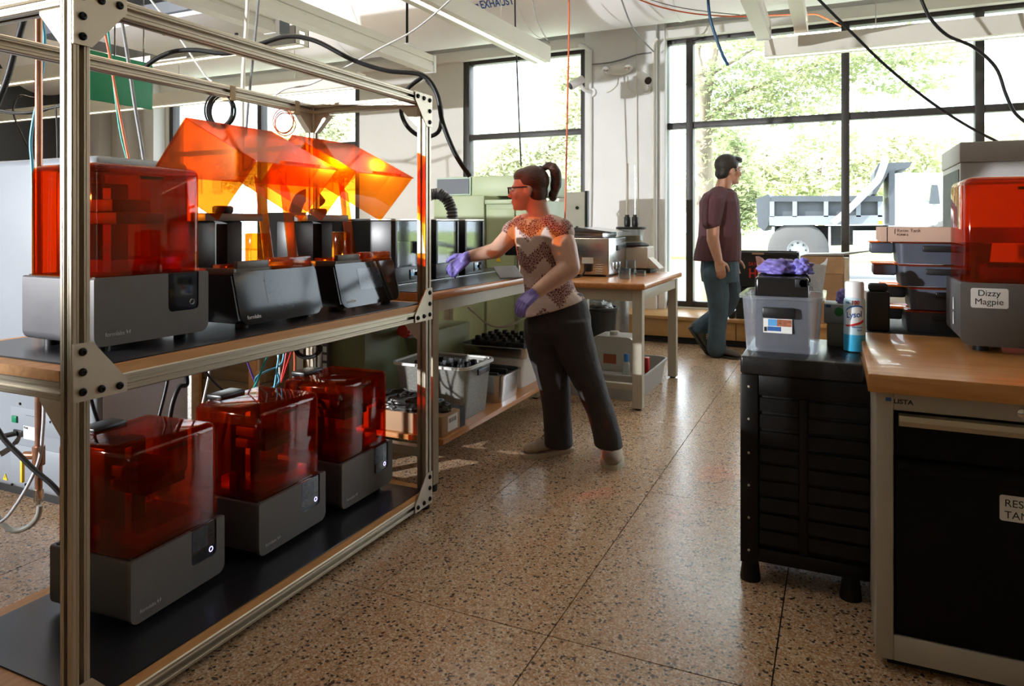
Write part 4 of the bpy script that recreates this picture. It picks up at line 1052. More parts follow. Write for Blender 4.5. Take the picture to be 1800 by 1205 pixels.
def openbox(mb, x0, x1, y0, y1, z0, z1, th, tp=0.0):
    """open tray: walls leaning outwards by tp at the top"""
    o = [(x0, y0, z0), (x1, y0, z0), (x1, y1, z0), (x0, y1, z0)]
    t = [(x0 - tp, y0 - tp, z1), (x1 + tp, y0 - tp, z1), (x1 + tp, y1 + tp, z1), (x0 - tp, y1 + tp, z1)]
    i = [(x0 + th, y0 + th, z0 + th), (x1 - th, y0 + th, z0 + th), (x1 - th, y1 - th, z0 + th), (x0 + th, y1 - th, z0 + th)]
    it = [(x0 - tp + th, y0 - tp + th, z1), (x1 + tp - th, y0 - tp + th, z1), (x1 + tp - th, y1 + tp - th, z1), (x0 - tp + th, y1 + tp - th, z1)]
    v = o + t + i + it; f = [[3, 2, 1, 0], [8, 9, 10, 11]]
    for k in range(4):
        j = (k + 1) % 4
        f.append([k, j, 4 + j, 4 + k]); f.append([8 + j, 8 + k, 12 + k, 12 + j]); f.append([4 + k, 4 + j, 12 + j, 12 + k])
    return mb.add(v, f)
def roundtray(mb, x0, x1, y0, y1, z0, z1, th, tp, r):
    cx, cy = (x0 + x1) / 2, (y0 + y1) / 2
    lo = rrect(x1 - x0, y1 - y0, r, 5, cx, cy); hi = rrect(x1 - x0 + 2 * tp, y1 - y0 + 2 * tp, r + tp, 5, cx, cy)
    li = rrect(x1 - x0 - 2 * th, y1 - y0 - 2 * th, r, 5, cx, cy); hii = rrect(x1 - x0 + 2 * tp - 2 * th, y1 - y0 + 2 * tp - 2 * th, r + tp, 5, cx, cy)
    n = len(lo)
    v = [(a, b, z0) for a, b in lo] + [(a, b, z1) for a, b in hi] + [(a, b, z0 + th) for a, b in li] + [(a, b, z1) for a, b in hii]
    f = [list(range(n))[::-1], list(range(2 * n, 3 * n))]
    for k in range(n):
        j = (k + 1) % n
        f.append([k, j, n + j, n + k]); f.append([2 * n + j, 2 * n + k, 3 * n + k, 3 * n + j]); f.append([n + k, n + j, 3 * n + j, 3 * n + k])
    return mb.add(v, f)
def rimof(mb, x0, x1, y0, y1, z, w, h, r):
    cx, cy = (x0 + x1) / 2, (y0 + y1) / 2
    a = rrect(x1 - x0 + 2 * w, y1 - y0 + 2 * w, r + w, 5, cx, cy); b = rrect(x1 - x0, y1 - y0, r, 5, cx, cy); n = len(a)
    v = [(p, q, z) for p, q in a] + [(p, q, z + h) for p, q in a] + [(p, q, z) for p, q in b] + [(p, q, z + h) for p, q in b]
    f = []
    for k in range(n):
        j = (k + 1) % n
        f += [[k, j, n + j, n + k], [2 * n + j, 2 * n + k, 3 * n + k, 3 * n + j], [n + k, n + j, 3 * n + j, 3 * n + k], [k, 2 * n + k, 2 * n + j, j]]
    return mb.add(v, f)
tt = thing('storage_tote', 'cloudy plastic tote full of black parts on the bench shelf', 'storage box', (-1.9, 3.32, SZ))
roundtray(MB(), -2.10, -1.72, 3.16, 3.43, SZ, 0.485, 0.004, 0.028, 0.03).build('tub', m_frost, tt)
rimof(MB(), -2.13, -1.69, 3.13, 3.46, 0.480, 0.012, 0.014, 0.05).build('rim', m_cream, tt)
MB().b2((-1.6775, 3.23, 0.44), (-1.668, 3.36, 0.472), 0.003).build('handle', m_black, tt)
for k in range(5):
    a = MB().box((-2.02 + k * 0.065, 3.29, 0.455), (0.045, 0.22, 0.03), 0.004)
    for j in range(3): a.box((-2.02 + k * 0.065, 3.21 + j * 0.07, 0.48), (0.03, 0.025, 0.03), 0.004)
    tag(a.build('printed_part', m_blackm, None), 'black slotted part in the cloudy tote, %s' % ('farthest from the aisle', 'fourth from the aisle', 'middle one of the row', 'second from the aisle', 'nearest the aisle')[k], 'part', 'black parts in the cloudy tote')
def pan(label, x0, x1, y0, y1, z0, z1):
    p = thing('steel_pan', label, 'pan', ((x0 + x1) / 2, (y0 + y1) / 2, z0), 0, 'stainless pans on the bench shelf')
    roundtray(MB(), x0, x1, y0, y1, z0, z1, 0.003, 0.016, 0.04).build('pan_body', m_steel, p)
    rimof(MB(), x0 - 0.013, x1 + 0.013, y0 - 0.013, y1 + 0.013, z1 - 0.003, 0.015, 0.005, 0.055).build('pan_rim', m_steel, p)
    return p
pan('stainless steel pan next to the cloudy tote on the bench shelf', -2.10, -1.70, 3.545, 3.80, SZ, 0.375)
for k in range(2):
    tag(MB().b2((-2.08, 3.56 + k * 0.115, 0.33), (-1.72, 3.655 + k * 0.115, 0.36), 0.004).b2((-2.08, 3.56 + k * 0.115, 0.36), (-1.72, 3.575 + k * 0.115, 0.385), 0.003).build('black_rail', m_blackm, None), 'long black rail in the nearer steel pan, %s' % ('beside the cloudy tote', 'beside the cream tub')[k], 'part', 'black rails in the nearer steel pan')
ct = thing('cream_tub', 'cream plastic tub under the farther steel pan', 'tub', (-1.9, 4.1, SZ))
roundtray(MB(), -2.08, -1.74, 3.92, 4.30, SZ, 0.40, 0.004, 0.02, 0.03).build('tub', m_cream, ct)
rimof(MB(), -2.10, -1.72, 3.90, 4.32, 0.396, 0.008, 0.006, 0.05).build('rim', m_cream, ct)
pan('stainless steel pan heaped with black parts on the cream tub', -2.13, -1.70, 3.90, 4.33, 0.403, 0.47)
for k in range(6):
    b = MB().box((-2.06 + k * 0.062, 4.115, 0.465), (0.05, 0.36, 0.05), 0.005)
    for j in range(4): b.box((-2.06 + k * 0.062, 3.98 + j * 0.09, 0.50), (0.03, 0.03, 0.03), 0.005)
    tag(b.build('printed_bracket', m_blackm, None), 'black knobbed bracket in the farther steel pan, %s' % ('farthest from the aisle', 'fifth from the aisle', 'fourth from the aisle', 'third from the aisle', 'second from the aisle', 'nearest the aisle')[k], 'part', 'black brackets in the farther steel pan')
adp = thing('power_adapter', 'black power adapter with pale label beside the cardboard box', 'adapter', (-2.3, 2.9, 0))
MB().box((-2.235, 3.2, 0.24), (0.09, 0.10, 0.07), 0.006).build('brick', m_black, adp)
MB().box((-2.235, 3.1485, 0.24), (0.05, 0.002, 0.045)).build('sticker', m_paper, adp)
MB().b2((-2.26, 3.16, 0.0), (-2.21, 3.24, 0.204)).build('stand_block', m_blackm, adp)

# ------------------------------------------------------------------ second table
T2 = 0.83; TX0, TX1, TY0, TY1 = -1.99, -1.125, 4.50, 5.72
t2 = thing('lab_table', 'wooden topped table with putty metal legs in front of the column', 'table', (-1.75, 5.1, 0))
tops = rrect(TX1 - TX0, 0.042, 0.018, 5, (TX0 + TX1) / 2, T2 - 0.021)
MB().b2((TX0, TY0, T2 - 0.042), (TX1, TY1, T2), 0.014, 4).build('table_top', m_mapley, t2)
for x in (TX0 + 0.07, TX1 - 0.06):
    for y in (TY0 + 0.07, TY1 - 0.08):
        MB().b2((x - 0.033, y - 0.033, 0.012), (x + 0.033, y + 0.033, T2 - 0.043), 0.003, 1).build('leg', m_putty, t2)
        MB().cyl((x, y, 0), (x, y, 0.012), 0.022).build('foot', m_rubber, t2)
for y in (TY0 + 0.055, TY1 - 0.065): MB().b2((TX0 + 0.11, y - 0.012, T2 - 0.12), (TX1 - 0.095, y + 0.012, T2 - 0.043), 0.002).build('apron', m_putty, t2)
for x in (TX0 + 0.055, TX1 - 0.045): MB().b2((x - 0.012, TY0 + 0.11, T2 - 0.12), (x + 0.012, TY1 - 0.12, T2 - 0.043), 0.002).build('apron', m_putty, t2)
st_ = MB().b2((TX0 + 0.105, TY0 + 0.05, 0.125), (TX1 - 0.094, TY0 + 0.09, 0.165), 0.003).build('stretcher', m_putty, t2)
uc = thing('ultrasonic_cleaner', 'stainless steel box with power lead and lid on the lab table', 'machine', (-1.75, 5.2, T2))
UX0, UX1, UY0, UY1, UZ = -1.94, -1.50, 4.95, 5.42, 1.115
MB().b2((UX0, UY0, T2 + 0.012), (UX1, UY1, UZ), 0.012, 3).build('casing', m_steel, uc)
MB().b2((UX0 + 0.03, UY0 + 0.03, T2), (UX1 - 0.03, UY1 - 0.03, T2 + 0.012)).build('base', m_rubber, uc)
p = py_(1023, 452, UY0); q = py_(1043, 463, UY0)
MB().b2((p.x, UY0 - 0.002, q.z), (q.x, UY0 - 0.0003, p.z)).build('label', m_paper, uc)
p = py_(1028, 463, UY0); q = py_(1041, 477, UY0)
MB().b2((p.x, UY0 - 0.025, q.z), (q.x, UY0 - 0.0003, p.z), 0.004).build('power_socket', m_black, uc)
cpt = (p + q) / 2
MB().tube([(cpt.x - 0.01, UY0 - 0.03, cpt.z), (cpt.x - 0.03, UY0 - 0.10, cpt.z - 0.06), (cpt.x - 0.05, TY0 - 0.01, T2 + 0.02), (cpt.x - 0.06, TY0 - 0.03, T2 - 0.10), (cpt.x - 0.08, TY0 - 0.03, 0.60)], 0.006, 8, 5).build('power_lead', m_rubber, uc)
for k in range(5):
    p = py_(1046, 464 + k * 4.0, UY0); q = py_(1060, 465.8 + k * 4.0, UY0)
    MB().b2((p.x, UY0 - 0.006, q.z), (q.x, UY0 - 0.0003, p.z), 0.002).build('vent_louvre', m_steel, uc)
for k in range(3):
    MB().b2((UX1 + 0.0003, UY0 + 0.08 + k * 0.09, T2 + 0.05), (UX1 + 0.006, UY0 + 0.14 + k * 0.09, T2 + 0.10), 0.002).build('vent_louvre', m_steel, uc)
MB().b2((UX1 + 0.0003, UY0 + 0.20, UZ - 0.10), (UX1 + 0.008, UY0 + 0.27, UZ - 0.06), 0.002).build('drain_port', m_blackm, uc)
MB().b2((UX0 + 0.05, UY0 + 0.05, UZ + .0003), (UX1 - 0.06, UY1 - 0.05, UZ + 0.04), 0.01).build('basket_rim', m_steel, uc)
MB().prism([(UX0 + 0.0, UY0 - 0.01, UZ + 0.041), (UX1 + 0.03, UY0 - 0.01, UZ + 0.041), (UX1 - 0.06, UY0 - 0.01, UZ + 0.052), (UX0 + 0.2, UY0 - 0.01, UZ + 0.075), (UX0 + 0.05, UY0 - 0.01, UZ + 0.052)], (0, UY1 - UY0 + 0.02, 0)).build('lid', m_steel, uc, 20)
hm = thing('hotplate_mixer', 'putty-coloured mixer base with bowl, black knobs and tall rods on the table', 'mixer', (-1.43, 5.6, T2))
HX0, HX1, HY0, HY1 = -1.66, -1.345, 5.47, 5.71
m_hb = mat('instrument_putty', (0.62, 0.57, 0.48), 0.45, var=0.03)
MB().b2((HX0 + .01, HY0 + .01, T2), (HX1 + 0.02, HY1, T2 + 0.035), 0.006).build('base', m_blackm, hm)
MB().b2((HX0, HY0, T2 + 0.0355), (HX1, HY1 - 0.01, 1.035), 0.012, 3).build('casing', m_hb, hm)
MB().prism([(HX1 + 0.001, HY0 + 0.02, T2 + 0.036), (HX1 + 0.09, HY0 + 0.02, T2 + 0.036), (HX1 + 0.001, HY0 + 0.02, T2 + 0.12)], (0, 0.16, 0)).build('control_wedge', m_hb, hm, 0)
bc_ = Vector((-1.51, 5.59, 1.0355))
MB().lathe([(0.0, 0), (0.14, 0.0), (0.145, 0.012), (0.11, 0.028), (0.0, 0.028)], bc_).build('turntable', m_blackm, hm)
MB().lathe([(0.10, 0.0285), (0.105, 0.05), (0.098, 0.10), (0.105, 0.135), (0.100, 0.135), (0.093, 0.10), (0.10, 0.05), (0.0, 0.034)], bc_).build('glass_bowl', m_acry, hm)
MB().lathe([(0.0, 0.036), (0.092, 0.036), (0.092, 0.085), (0.0, 0.085)], bc_).build('bowl_filling', mat('resin_amber', (0.35, 0.28, 0.13), 0.4), hm)
MB().lathe([(0.0, 0.1355), (0.118, 0.1355), (0.12, 0.145), (0.115, 0.155), (0.0, 0.155)], bc_).build('bowl_lid', m_blackm, hm)
for dx, zt, rr in ((-0.03, 1.70, 0.010), (0.035, 1.69, 0.006)):
    MB().lathe([(0.0, 0.155), (0.022, 0.155), (0.026, 0.17), (0.026, 0.23), (0.018, 0.24), (0.018, 0.252), (0.0, 0.252)], bc_ + Vector((dx, 0, 0)), 16).build('clamp_knob', m_black, hm)
    MB().cyl(bc_ + Vector((dx, 0, 0.25)), (bc_.x + dx, bc_.y, zt), rr, seg=10).build('rod', m_putty if dx < 0 else m_steel, hm)
def beaker(label, px, py2, r, hh, m=m_acry):
    c = pz(px, py2, T2)
    return tag(MB().lathe([(0.0, 0.001), (r, 0.001), (r, hh), (r + 0.003, hh + 0.002), (r - 0.003, hh), (r - 0.003, 0.005), (0.0, 0.005)], c, 24).build('glass_beaker', m, None), label, 'beaker', 'glassware on the lab table')
beaker('taller clear beaker at the back on the lab table', 1109, 482, 0.040, 0.11)
beaker('short wide clear beaker at the front of the lab table', 1098, 490, 0.045, 0.075)
beaker('flat clear dish right of the beakers on the lab table', 1125, 485, 0.045, 0.04)
# desktop machine behind the woman
dm = thing('desktop_machine', 'white desktop machine with black fittings in front of the middle window', 'machine', (-2.62, 6.6, 0))
a = py_(975, 338, 6.6); b = py_(1028, 415, 6.6)
MB().b2((a.x, 6.6, 0.85), (b.x, 6.64, a.z), 0.004).build('panel', m_white, dm)
MB().b2((a.x - 0.25, 6.45, 0.81), (b.x, 7.0, 0.8495), 0.01).build('table_plate', m_white, dm)
for x in (a.x - 0.2, b.x - 0.05):
    for y in (6.5, 6.95): MB().cyl((x, y, 0), (x, y, 0.81), 0.025).build('leg', m_putty, dm)
MB().b2((b.x + 0.0005, 6.595, 0.85), (b.x + 0.03, 6.645, a.z + 0.01), 0.003).build('edge_trim', m_black, dm)
c = py_(972, 372, 6.55)
MB().box((c.x, 6.55, c.z - 0.02), (0.08, 0.06, 0.09), 0.01).build('spindle_motor', m_black, dm)
MB().b2((c.x - 0.04, 6.53, 0.85), (c.x + 0.0, 6.57, c.z - 0.065), 0.004).build('motor_post', m_dgrey, dm)
MB().tube([(c.x - 0.03, 6.55, c.z + 0.025), (c.x - 0.05, 6.55, c.z + 0.07), (c.x + 0.0, 6.55, c.z + 0.10), (c.x + 0.05, 6.55, c.z + 0.05)], 0.008, 8, 4).build('lead', m_rubber, dm)
for q in ((1015, 365), (1015, 400)):
    k = py_(*q, 6.6); MB().cyl((k.x, 6.585, k.z), (k.x, 6.5995, k.z), 0.016).build('knob', m_black, dm)
# under the table
tb2 = thing('grey_tub', 'shallow grey plastic tub on the floor under the lab table', 'tub', (-1.5, 5.1, 0))
m_gtub = mat('grey_tub_plastic', (0.38, 0.38, 0.36), 0.5, var=0.04)
GX0, GX1, GY0, GY1 = -1.88, -1.235, 4.78, 5.52
roundtray(MB(), GX0, GX1, GY0, GY1, 0.0, 0.17, 0.005, 0.03, 0.05).build('tub', m_gtub, tb2)
rimof(MB(), GX0 - 0.028, GX1 + 0.028, GY0 - 0.028, GY1 + 0.028, 0.166, 0.015, 0.012, 0.08).build('rim', m_gtub, tb2)
jg = thing('water_jug', 'large cloudy white jug standing in the grey tub', 'jug', (-1.52, 5.25, 0.006))
sec = rrect(0.34, 0.36, 0.06, 6, -1.53, 0.191, (0.3, 0.3, 1, 1))
MB().prism([(x, 5.14, z) for x, z in sec], (0, 0.24, 0)).build('jug_body', mat('jug_white', (0.66, 0.64, 0.57), 0.4, var=0.03), jg, 40)
MB().cyl((-1.55, 5.26, 0.3705), (-1.55, 5.26, 0.395), 0.035).build('cap', m_white, jg)
MB().b2((-1.60, 5.1385, 0.17), (-1.50, 5.1395, 0.24)).build('red_print', mat('red_print', (0.5, 0.12, 0.06), 0.6), jg)
sp_ = thing('white_basin', 'small white basin in the grey tub in front of the jug', 'basin', (-1.5, 4.96, 0.006))
roundtray(MB(), -1.66, -1.34, 4.86, 5.09, 0.006, 0.12, 0.004, 0.012, 0.03).build('basin', m_white, sp_)
bo = thing('wash_bottle', 'slim clear bottle with blue cap in the white basin', 'bottle', (-1.33, 4.93, 0.012))
MB().lathe([(0, 0), (0.026, 0.0), (0.026, 0.20), (0.012, 0.23), (0, 0.23)], (-1.37, 4.95, 0.012), 16).build('bottle_body', m_frost, bo)
MB().lathe([(0.016, 0.22), (0.018, 0.23), (0.018, 0.275), (0.0, 0.28)], (-1.37, 4.95, 0.012), 16).build('cap', mat('cap_blue', (0.03, 0.2, 0.55), 0.4), bo)
rt_ = tag(MB().b2((-1.335, 5.10, 0.13), (-1.25, 5.16, 0.24), 0.008).b2((-1.31, 5.12, 0.006), (-1.28, 5.14, 0.13)).build('red_brush', m_red, None), 'bright red brush sticking up from the grey tub', 'brush')
bb = thing('black_bin', 'black waste bin with a bag under the lab table', 'bin', (-1.92, 5.95, 0))
MB().lathe([(0, 0), (0.15, 0), (0.19, 0.46), (0.205, 0.465), (0.205, 0.49), (0.18, 0.49), (0.145, 0.02), (0, 0.02)], (-1.93, 5.97, 0), 24).build('bin_body', m_black, bb)
crumple('bin_liner', None, None, (-1.93, 5.97, 0.40), (0.16, 0.16, 0.10), m_bag, 5, 0.25, bb)
wb_ = thing('white_bucket', 'slim white bucket beside the black bin', 'bucket', (-2.25, 5.85, 0))
MB().lathe([(0, 0), (0.10, 0), (0.10, 0.25), (0.115, 0.26), (0.12, 0.52), (0.128, 0.53), (0.128, 0.56), (0, 0.56)], (-2.21, 5.76, 0), 24).build('bucket_body', m_white, wb_)
tc_ = thing('steel_can', 'brushed steel bin standing behind the lab table', 'bin', (-2.05, 6.7, 0))
MB().lathe([(0, 0), (0.20, 0), (0.20, 0.70), (0.21, 0.705), (0.21, 0.74), (0, 0.76)], (-2.05, 6.75, 0), 28).build('can_body', mat('dull_steel', (0.30, 0.31, 0.30), 0.35, 0.8), tc_)
MB().lathe([(0.201, 0.0), (0.206, 0.0), (0.206, 0.03), (0.201, 0.03)], (-2.05, 6.75, 0), 28, None, False).build('base_ring', m_blackm, tc_)
dc = thing('drawer_cart', 'dark low cart with pale tilted top under the lab table', 'cart', (-2.35, 6.3, 0))
MB().b2((-2.52, 6.05, 0.05), (-2.12, 6.42, 0.56), 0.01).build('cart_body', mat('cart_dark', (0.06, 0.065, 0.065), 0.4), dc)
MB().prism([(-2.53, 6.04, 0.561), (-2.09, 6.04, 0.60), (-2.09, 6.04, 0.615), (-2.53, 6.04, 0.577)], (0, 0.39, 0)).build('tilted_top', m_white, dc, 0)
for x in (-2.46, -2.18):
    for y in (6.1, 6.37): MB().cyl((x - 0.012, y, 0.025), (x + 0.012, y, 0.025), 0.025).build('caster', m_rubber, dc)
# ------------------------------------------------------------------ workbench with drawers at right
m_lista = mat('bench_frame_grey', (0.44, 0.40, 0.34), 0.42, var=0.03, scale=5)
LX0, LX1, LY0, LY1, LZ = 0.076, 1.75, 2.165, 2.985, 0.81
lb = thing('drawer_workbench', 'workbench with thick wooden top and black drawers in the right foreground', 'workbench', (0.8, 2.55, 0))
MB().b2((LX0, LY0, LZ - 0.050), (LX1, LY1, LZ), 0.004, 2).build('bench_top', m_maple, lb)
CXL, CXR, CYF, CYB, CZT = 0.096, 0.82, 2.190, 2.93, LZ - 0.0505
cab = MB()
cab.b2((CXL, CYF + 0.02, 0.03), (CXL + 0.012, CYB, CZT)).b2((CXR - 0.012, CYF + 0.02, 0.03), (CXR, CYB, CZT)).b2((CXL + .012, CYB - 0.012, 0.03), (CXR - .012, CYB, CZT)).b2((CXL + .012, CYF + 0.02, 0.03), (CXR - .012, CYB - .012, 0.04))
cab.build('cabinet_shell', m_lista, lb, 0)
fr = MB()
fr.b2((CXL, CYF, 0.03), (CXL + 0.043, CYF + 0.0195, CZT), 0.003).b2((CXR - 0.043, CYF, 0.03), (CXR, CYF + 0.0195, CZT), 0.003)
fr.b2((CXL + 0.043, CYF + 0.0005, CZT - 0.048), (CXR - 0.043, CYF + 0.0195, CZT), 0.003).b2((CXL + 0.043, CYF + 0.0005, 0.03), (CXR - 0.043, CYF + 0.0195, 0.098), 0.003)
fr.build('front_frame', m_lista, lb)
MB().b2((CXL + 0.03, CYF + 0.04, 0.0), (CXR - 0.03, CYB - 0.03, 0.03)).build('plinth', m_blackm, lb)
m_drw = mat('drawer_black', (0.004, 0.004, 0.004), 0.5, var=0.1, spec=0.15)
dz = [(CZT - 0.055, 0.588), (0.578, 0.102)]
for k, (z1, z0) in enumerate(dz):
    d = MB().b2((CXL + 0.048, CYF + 0.006, z0), (CXR - 0.048, CYF + 0.0185, z1), 0.002).build('drawer', m_drw, lb)
    sec = [(CYF + 0.0055, z1), (CYF - 0.012, z1 - 0.004), (CYF - 0.016, z1 - 0.018), (CYF - 0.010, z1 - 0.032), (CYF + 0.0055, z1 - 0.036)]
    if k == 0:
        MB().prism([(CXL + 0.055, a, b) for a, b in sec], (CXR - CXL - 0.11, 0, 0)).build('handle_strip', m_alu, d, 20)
    else:
        MB().prism([(CXL + 0.055, a, b) for a, b in sec], (CXR - CXL - 0.11, 0, 0)).build('handle_strip', m_drw, d, 20)
        lx, lz = px = None, None
p = py_(1757, 868, CYF + 0.006); q = py_(1757, 913, CYF + 0.006)
lab = MB().prism([(x, CYF + 0.0055, z) for x, z in rrect(0.125, p.z - q.z, 0.006, 4, p.x + 0.0625, (p.z + q.z) / 2)], (0, -0.001, 0)).build('drawer_label', m_paper, lb, 0)
fm_ = frame((p.x + 0.010, CYF + 0.0043, p.z - 0.029), (1, 0, 0), (0, 0, 1))
kpart(text('label_text', 'RESIN', 0.027, fm_, m_ink, lab, 0.0001), 'black RESIN lettering')
kpart(text('label_text', 'TANKS', 0.027, fm_ @ Matrix.Translation((0.0, -0.030, 0)), m_ink, lab, 0.0001), 'black TANKS lettering')
p = py_(1553, 697, CYF); q = py_(1610, 713, CYF)
npl = MB().b2((p.x, CYF - 0.001, q.z), (q.x, CYF + 0.0003, p.z)).build('name_plate', m_putty, lb)
MB().b2((p.x + 0.005, CYF - 0.0016, (p.z + q.z) / 2 - 0.002), (p.x + 0.019, CYF - 0.0011, (p.z + q.z) / 2 + 0.008)).build('blue_mark', m_blue, npl)
kpart(text('brand_text', 'LISTA', 0.0165, frame((p.x + 0.024, CYF - 0.0013, (p.z + q.z) / 2 - 0.006), (1, 0, 0), (0, 0, 1)), m_ink, npl, 0.0002, 0.0006, xs=1.15), 'black LISTA lettering')
k = py_(1797, 726, CYF)
MB().lathe([(0.012, 0), (0.012, 0.006), (0.008, 0.008), (0, 0.008)], seg=18, mtx=Matrix.Translation((k.x, CYF, k.z)) @ Matrix.Rotation(R(90), 4, 'X')).build('lock', m_chrome, lb)
for x in (1.68,):
    for y in (LY0 + 0.06, LY1 - 0.06): MB().b2((x - 0.03, y - 0.03, 0), (x + 0.03, y + 0.03, LZ - 0.0505), 0.003).build('leg', m_lista, lb)
# grey printer on it, front towards the camera
dzp = printer_small('large grey printer with orange hood and white Dizzy Magpie name label', (0.555, 2.845, LZ + 0.0005), R(-90), False, False, led=False, lift=False)
dzp.scale = (1.12, 1.12, 1.12)
if 'group' in dzp: del dzp['group']
nl = MB().prism([(0.1606, a, b) for a, b in rrect(0.090, 0.056, 0.006, 4, -0.106, 0.154)], (0.0006, 0, 0)).build('name_label', m_paper, dzp, 0)
for k, s_ in enumerate(('Dizzy', 'Magpie')):
    kpart(text('label_text', s_, 0.0245, Matrix.Translation((0.1614, -0.107, 0.160 - k * 0.024)) @ frame((0, 0, 0), (0, 1, 0), (0, 0, 1)), m_ink, nl, 0.0002, 0.0, 'CENTER'), 'black %s lettering' % s_)
for k in range(2):
    MB().prism([(0.02 + .0, -0.1763, 0.06 + k * 0.045), (0.036, -0.1763, 0.062 + k * 0.045), (0.030, -0.1763, 0.097 + k * 0.045), (0.024, -0.1763, 0.097 + k * 0.045)], (0, -0.0008, 0)).build('tape_scrap', m_paper, dzp, 0)
# low table behind carrying the tank stack
lt = thing('side_table', 'low dark table behind the drawer workbench carrying stacked tanks', 'table', (0.55, 3.35, 0))
MB().b2((0.09, 3.03, 0.77), (1.3, 3.7, 0.80), 0.004).build('table_top', m_blackm, lt)
for x in (0.14, 1.25):
    for y in (3.08, 3.65): MB().b2((x - 0.02, y - 0.02, 0), (x + 0.02, y + 0.02, 0.7695)).build('leg', m_blackm, lt)
m_tankd = mat('tank_charcoal', (0.075, 0.085, 0.115), 0.4, var=0.08)
tnm = ['lowest', 'second', 'third', 'topmost']
TSX = py_(1590, 500, 3.12).x
for k in range(4):
    z0 = 0.801 + k * 0.0875
    off = (0.0, 0.012, -0.02, -0.03)[k]
    t_ = thing('resin_tank_case', 'dark grey resin tank, %s of the stack behind the orange-hooded printer' % tnm[k], 'tank', (TSX + 0.17, 3.24, z0), 0, 'stacked resin tanks')
    x0, x1, y0, y1 = TSX + off, TSX + off + 0.32, 3.12, 3.40
    roundtray(MB(), x0 + 0.01, x1 - 0.01, y0 + 0.01, y1 - 0.01, z0, z0 + 0.078, 0.004, 0.008, 0.02).build('tank', m_tankd, t_)
    MB().b2((x0 - 0.085, y0 + 0.10, z0 + 0.035), (x0 - 0.0005, y1 - 0.04, z0 + 0.078), 0.008).build('end_wing', m_tankd, t_)
    MB().b2((x0 - 0.088, y0 + 0.098, z0 + 0.0785), (x1 - 0.004, y1 - 0.006, z0 + 0.083), 0.001).build('amber_lid', m_tank, t_)
    MB().b2((x0 + 0.002, y0 - 0.002, z0 + 0.079), (x1 - 0.004, y0 + 0.097, z0 + 0.083), 0.001).build('amber_lid_edge', m_tank, t_)
    MB().b2((x0 + 0.09, y0 - 0.012, z0 + 0.048), (x0 + 0.24, y0 + 0.0005, z0 + 0.070), 0.004).build('grip', m_black, t_)
z0 = 0.801 + 4 * 0.0875 - 0.003
rb = thing('tank_carton', 'pinkish brown flat carton lying on top of the resin tank stack', 'box', (TSX + 0.15, 3.27, z0))
p = py_(1549, 400, 3.10)
MB().b2((TSX - 0.085, 3.10, z0), (TSX + 0.42, 3.42, 1.205), 0.003).build('carton', mat('pale_card', (0.50, 0.33, 0.25), 0.75, var=0.04), rb)
MB().b2((TSX - 0.062, 3.0985, z0 + 0.001), (TSX - 0.060, 3.0995, 1.204)).build('fold_line', m_ink, rb)
MB().b2((TSX - 0.035, 3.0985, z0 + 0.03), (TSX - 0.0335, 3.0995, z0 + 0.05)).build('mark', m_ink, rb)
m_brn = mat('brown_ink', (0.16, 0.09, 0.06), 0.7)
kpart(text('carton_text', 'Resin Tank', 0.018, frame((TSX - 0.028, 3.0990, z0 + 0.038), (1, 0, 0), (0, 0, 1)), m_brn, rb, 0.0002), 'brown Resin Tank lettering')
kpart(text('carton_text', 'FORM 2', 0.011, frame((TSX - 0.028, 3.0990, z0 + 0.024), (1, 0, 0), (0, 0, 1)), m_brn, rb, 0.0002, 0.0003), 'brown FORM 2 lettering')
bk = thing('black_bottle', 'square black bottle standing between the spray can and the tank stack', 'bottle', py_(1542, 580, 3.08))
c = py_(1543, 585, 3.12); c.z = 0.801
MB().b2((c.x - 0.040, c.y - 0.035, 0.801), (c.x + 0.040, c.y + 0.035, 0.955), 0.008, 3).build('bottle_body', m_black, bk)
MB().b2((c.x - 0.034, c.y - 0.030, 0.9555), (c.x + 0.034, c.y + 0.030, 0.985), 0.01, 3).build('cap', m_blackm, bk)

# ------------------------------------------------------------------ black plastic cabinet
kb = thing('plastic_cabinet', 'black slatted plastic cabinet on flared feet beside the drawer workbench', 'cabinet', (-0.12, 2.8, 0))
KX0, KX1, KY0, KY1, KZ = -0.302, 0.074, 2.53, 3.02, 0.768; KXB = 0.094
m_kbl = mat('cabinet_black', (0.006, 0.005, 0.0045), 0.42, var=0.15, scale=8, spec=0.25)
m_ktop = mat('cabinet_top_black', (0.012, 0.011, 0.011), 0.28, var=0.2, scale=6)
MB().b2((KX0 + 0.012, KY0 + 0.014, 0.075), (KXB, KY1 - 0.012, KZ - 0.062), 0.004).build('body', m_kbl, kb)
MB().b2((KX0, KY0, KZ - 0.0615), (KX1, KY1, KZ), 0.008, 3).build('top', m_ktop, kb)
MB().b2((KX0, KY0, 0.065), (KX0 + 0.058, KY0 + 0.0135, KZ - 0.062), 0.004).build('corner_stile', m_kbl, kb)
MB().b2((KX0 + 0.0585, KY0 + 0.004, KZ - 0.13), (KXB, KY0 + 0.0135, KZ - 0.0625), 0.003).build('top_rail', m_kbl, kb)
MB().b2((KX0 + 0.0585, KY0 + 0.002, 0.075), (KXB, KY0 + 0.0135, 0.12), 0.003).build('bottom_rail', m_kbl, kb)
for z in (0.72, 0.665, 0.555, 0.44, 0.33, 0.22, 0.11):
    if z < 0.70: MB().ell((KX0 + 0.028, KY0 - 0.0008, z), (0.0045, 0.003, 0.0045), seg=10, rings=6).build('rivet', m_putty, kb)
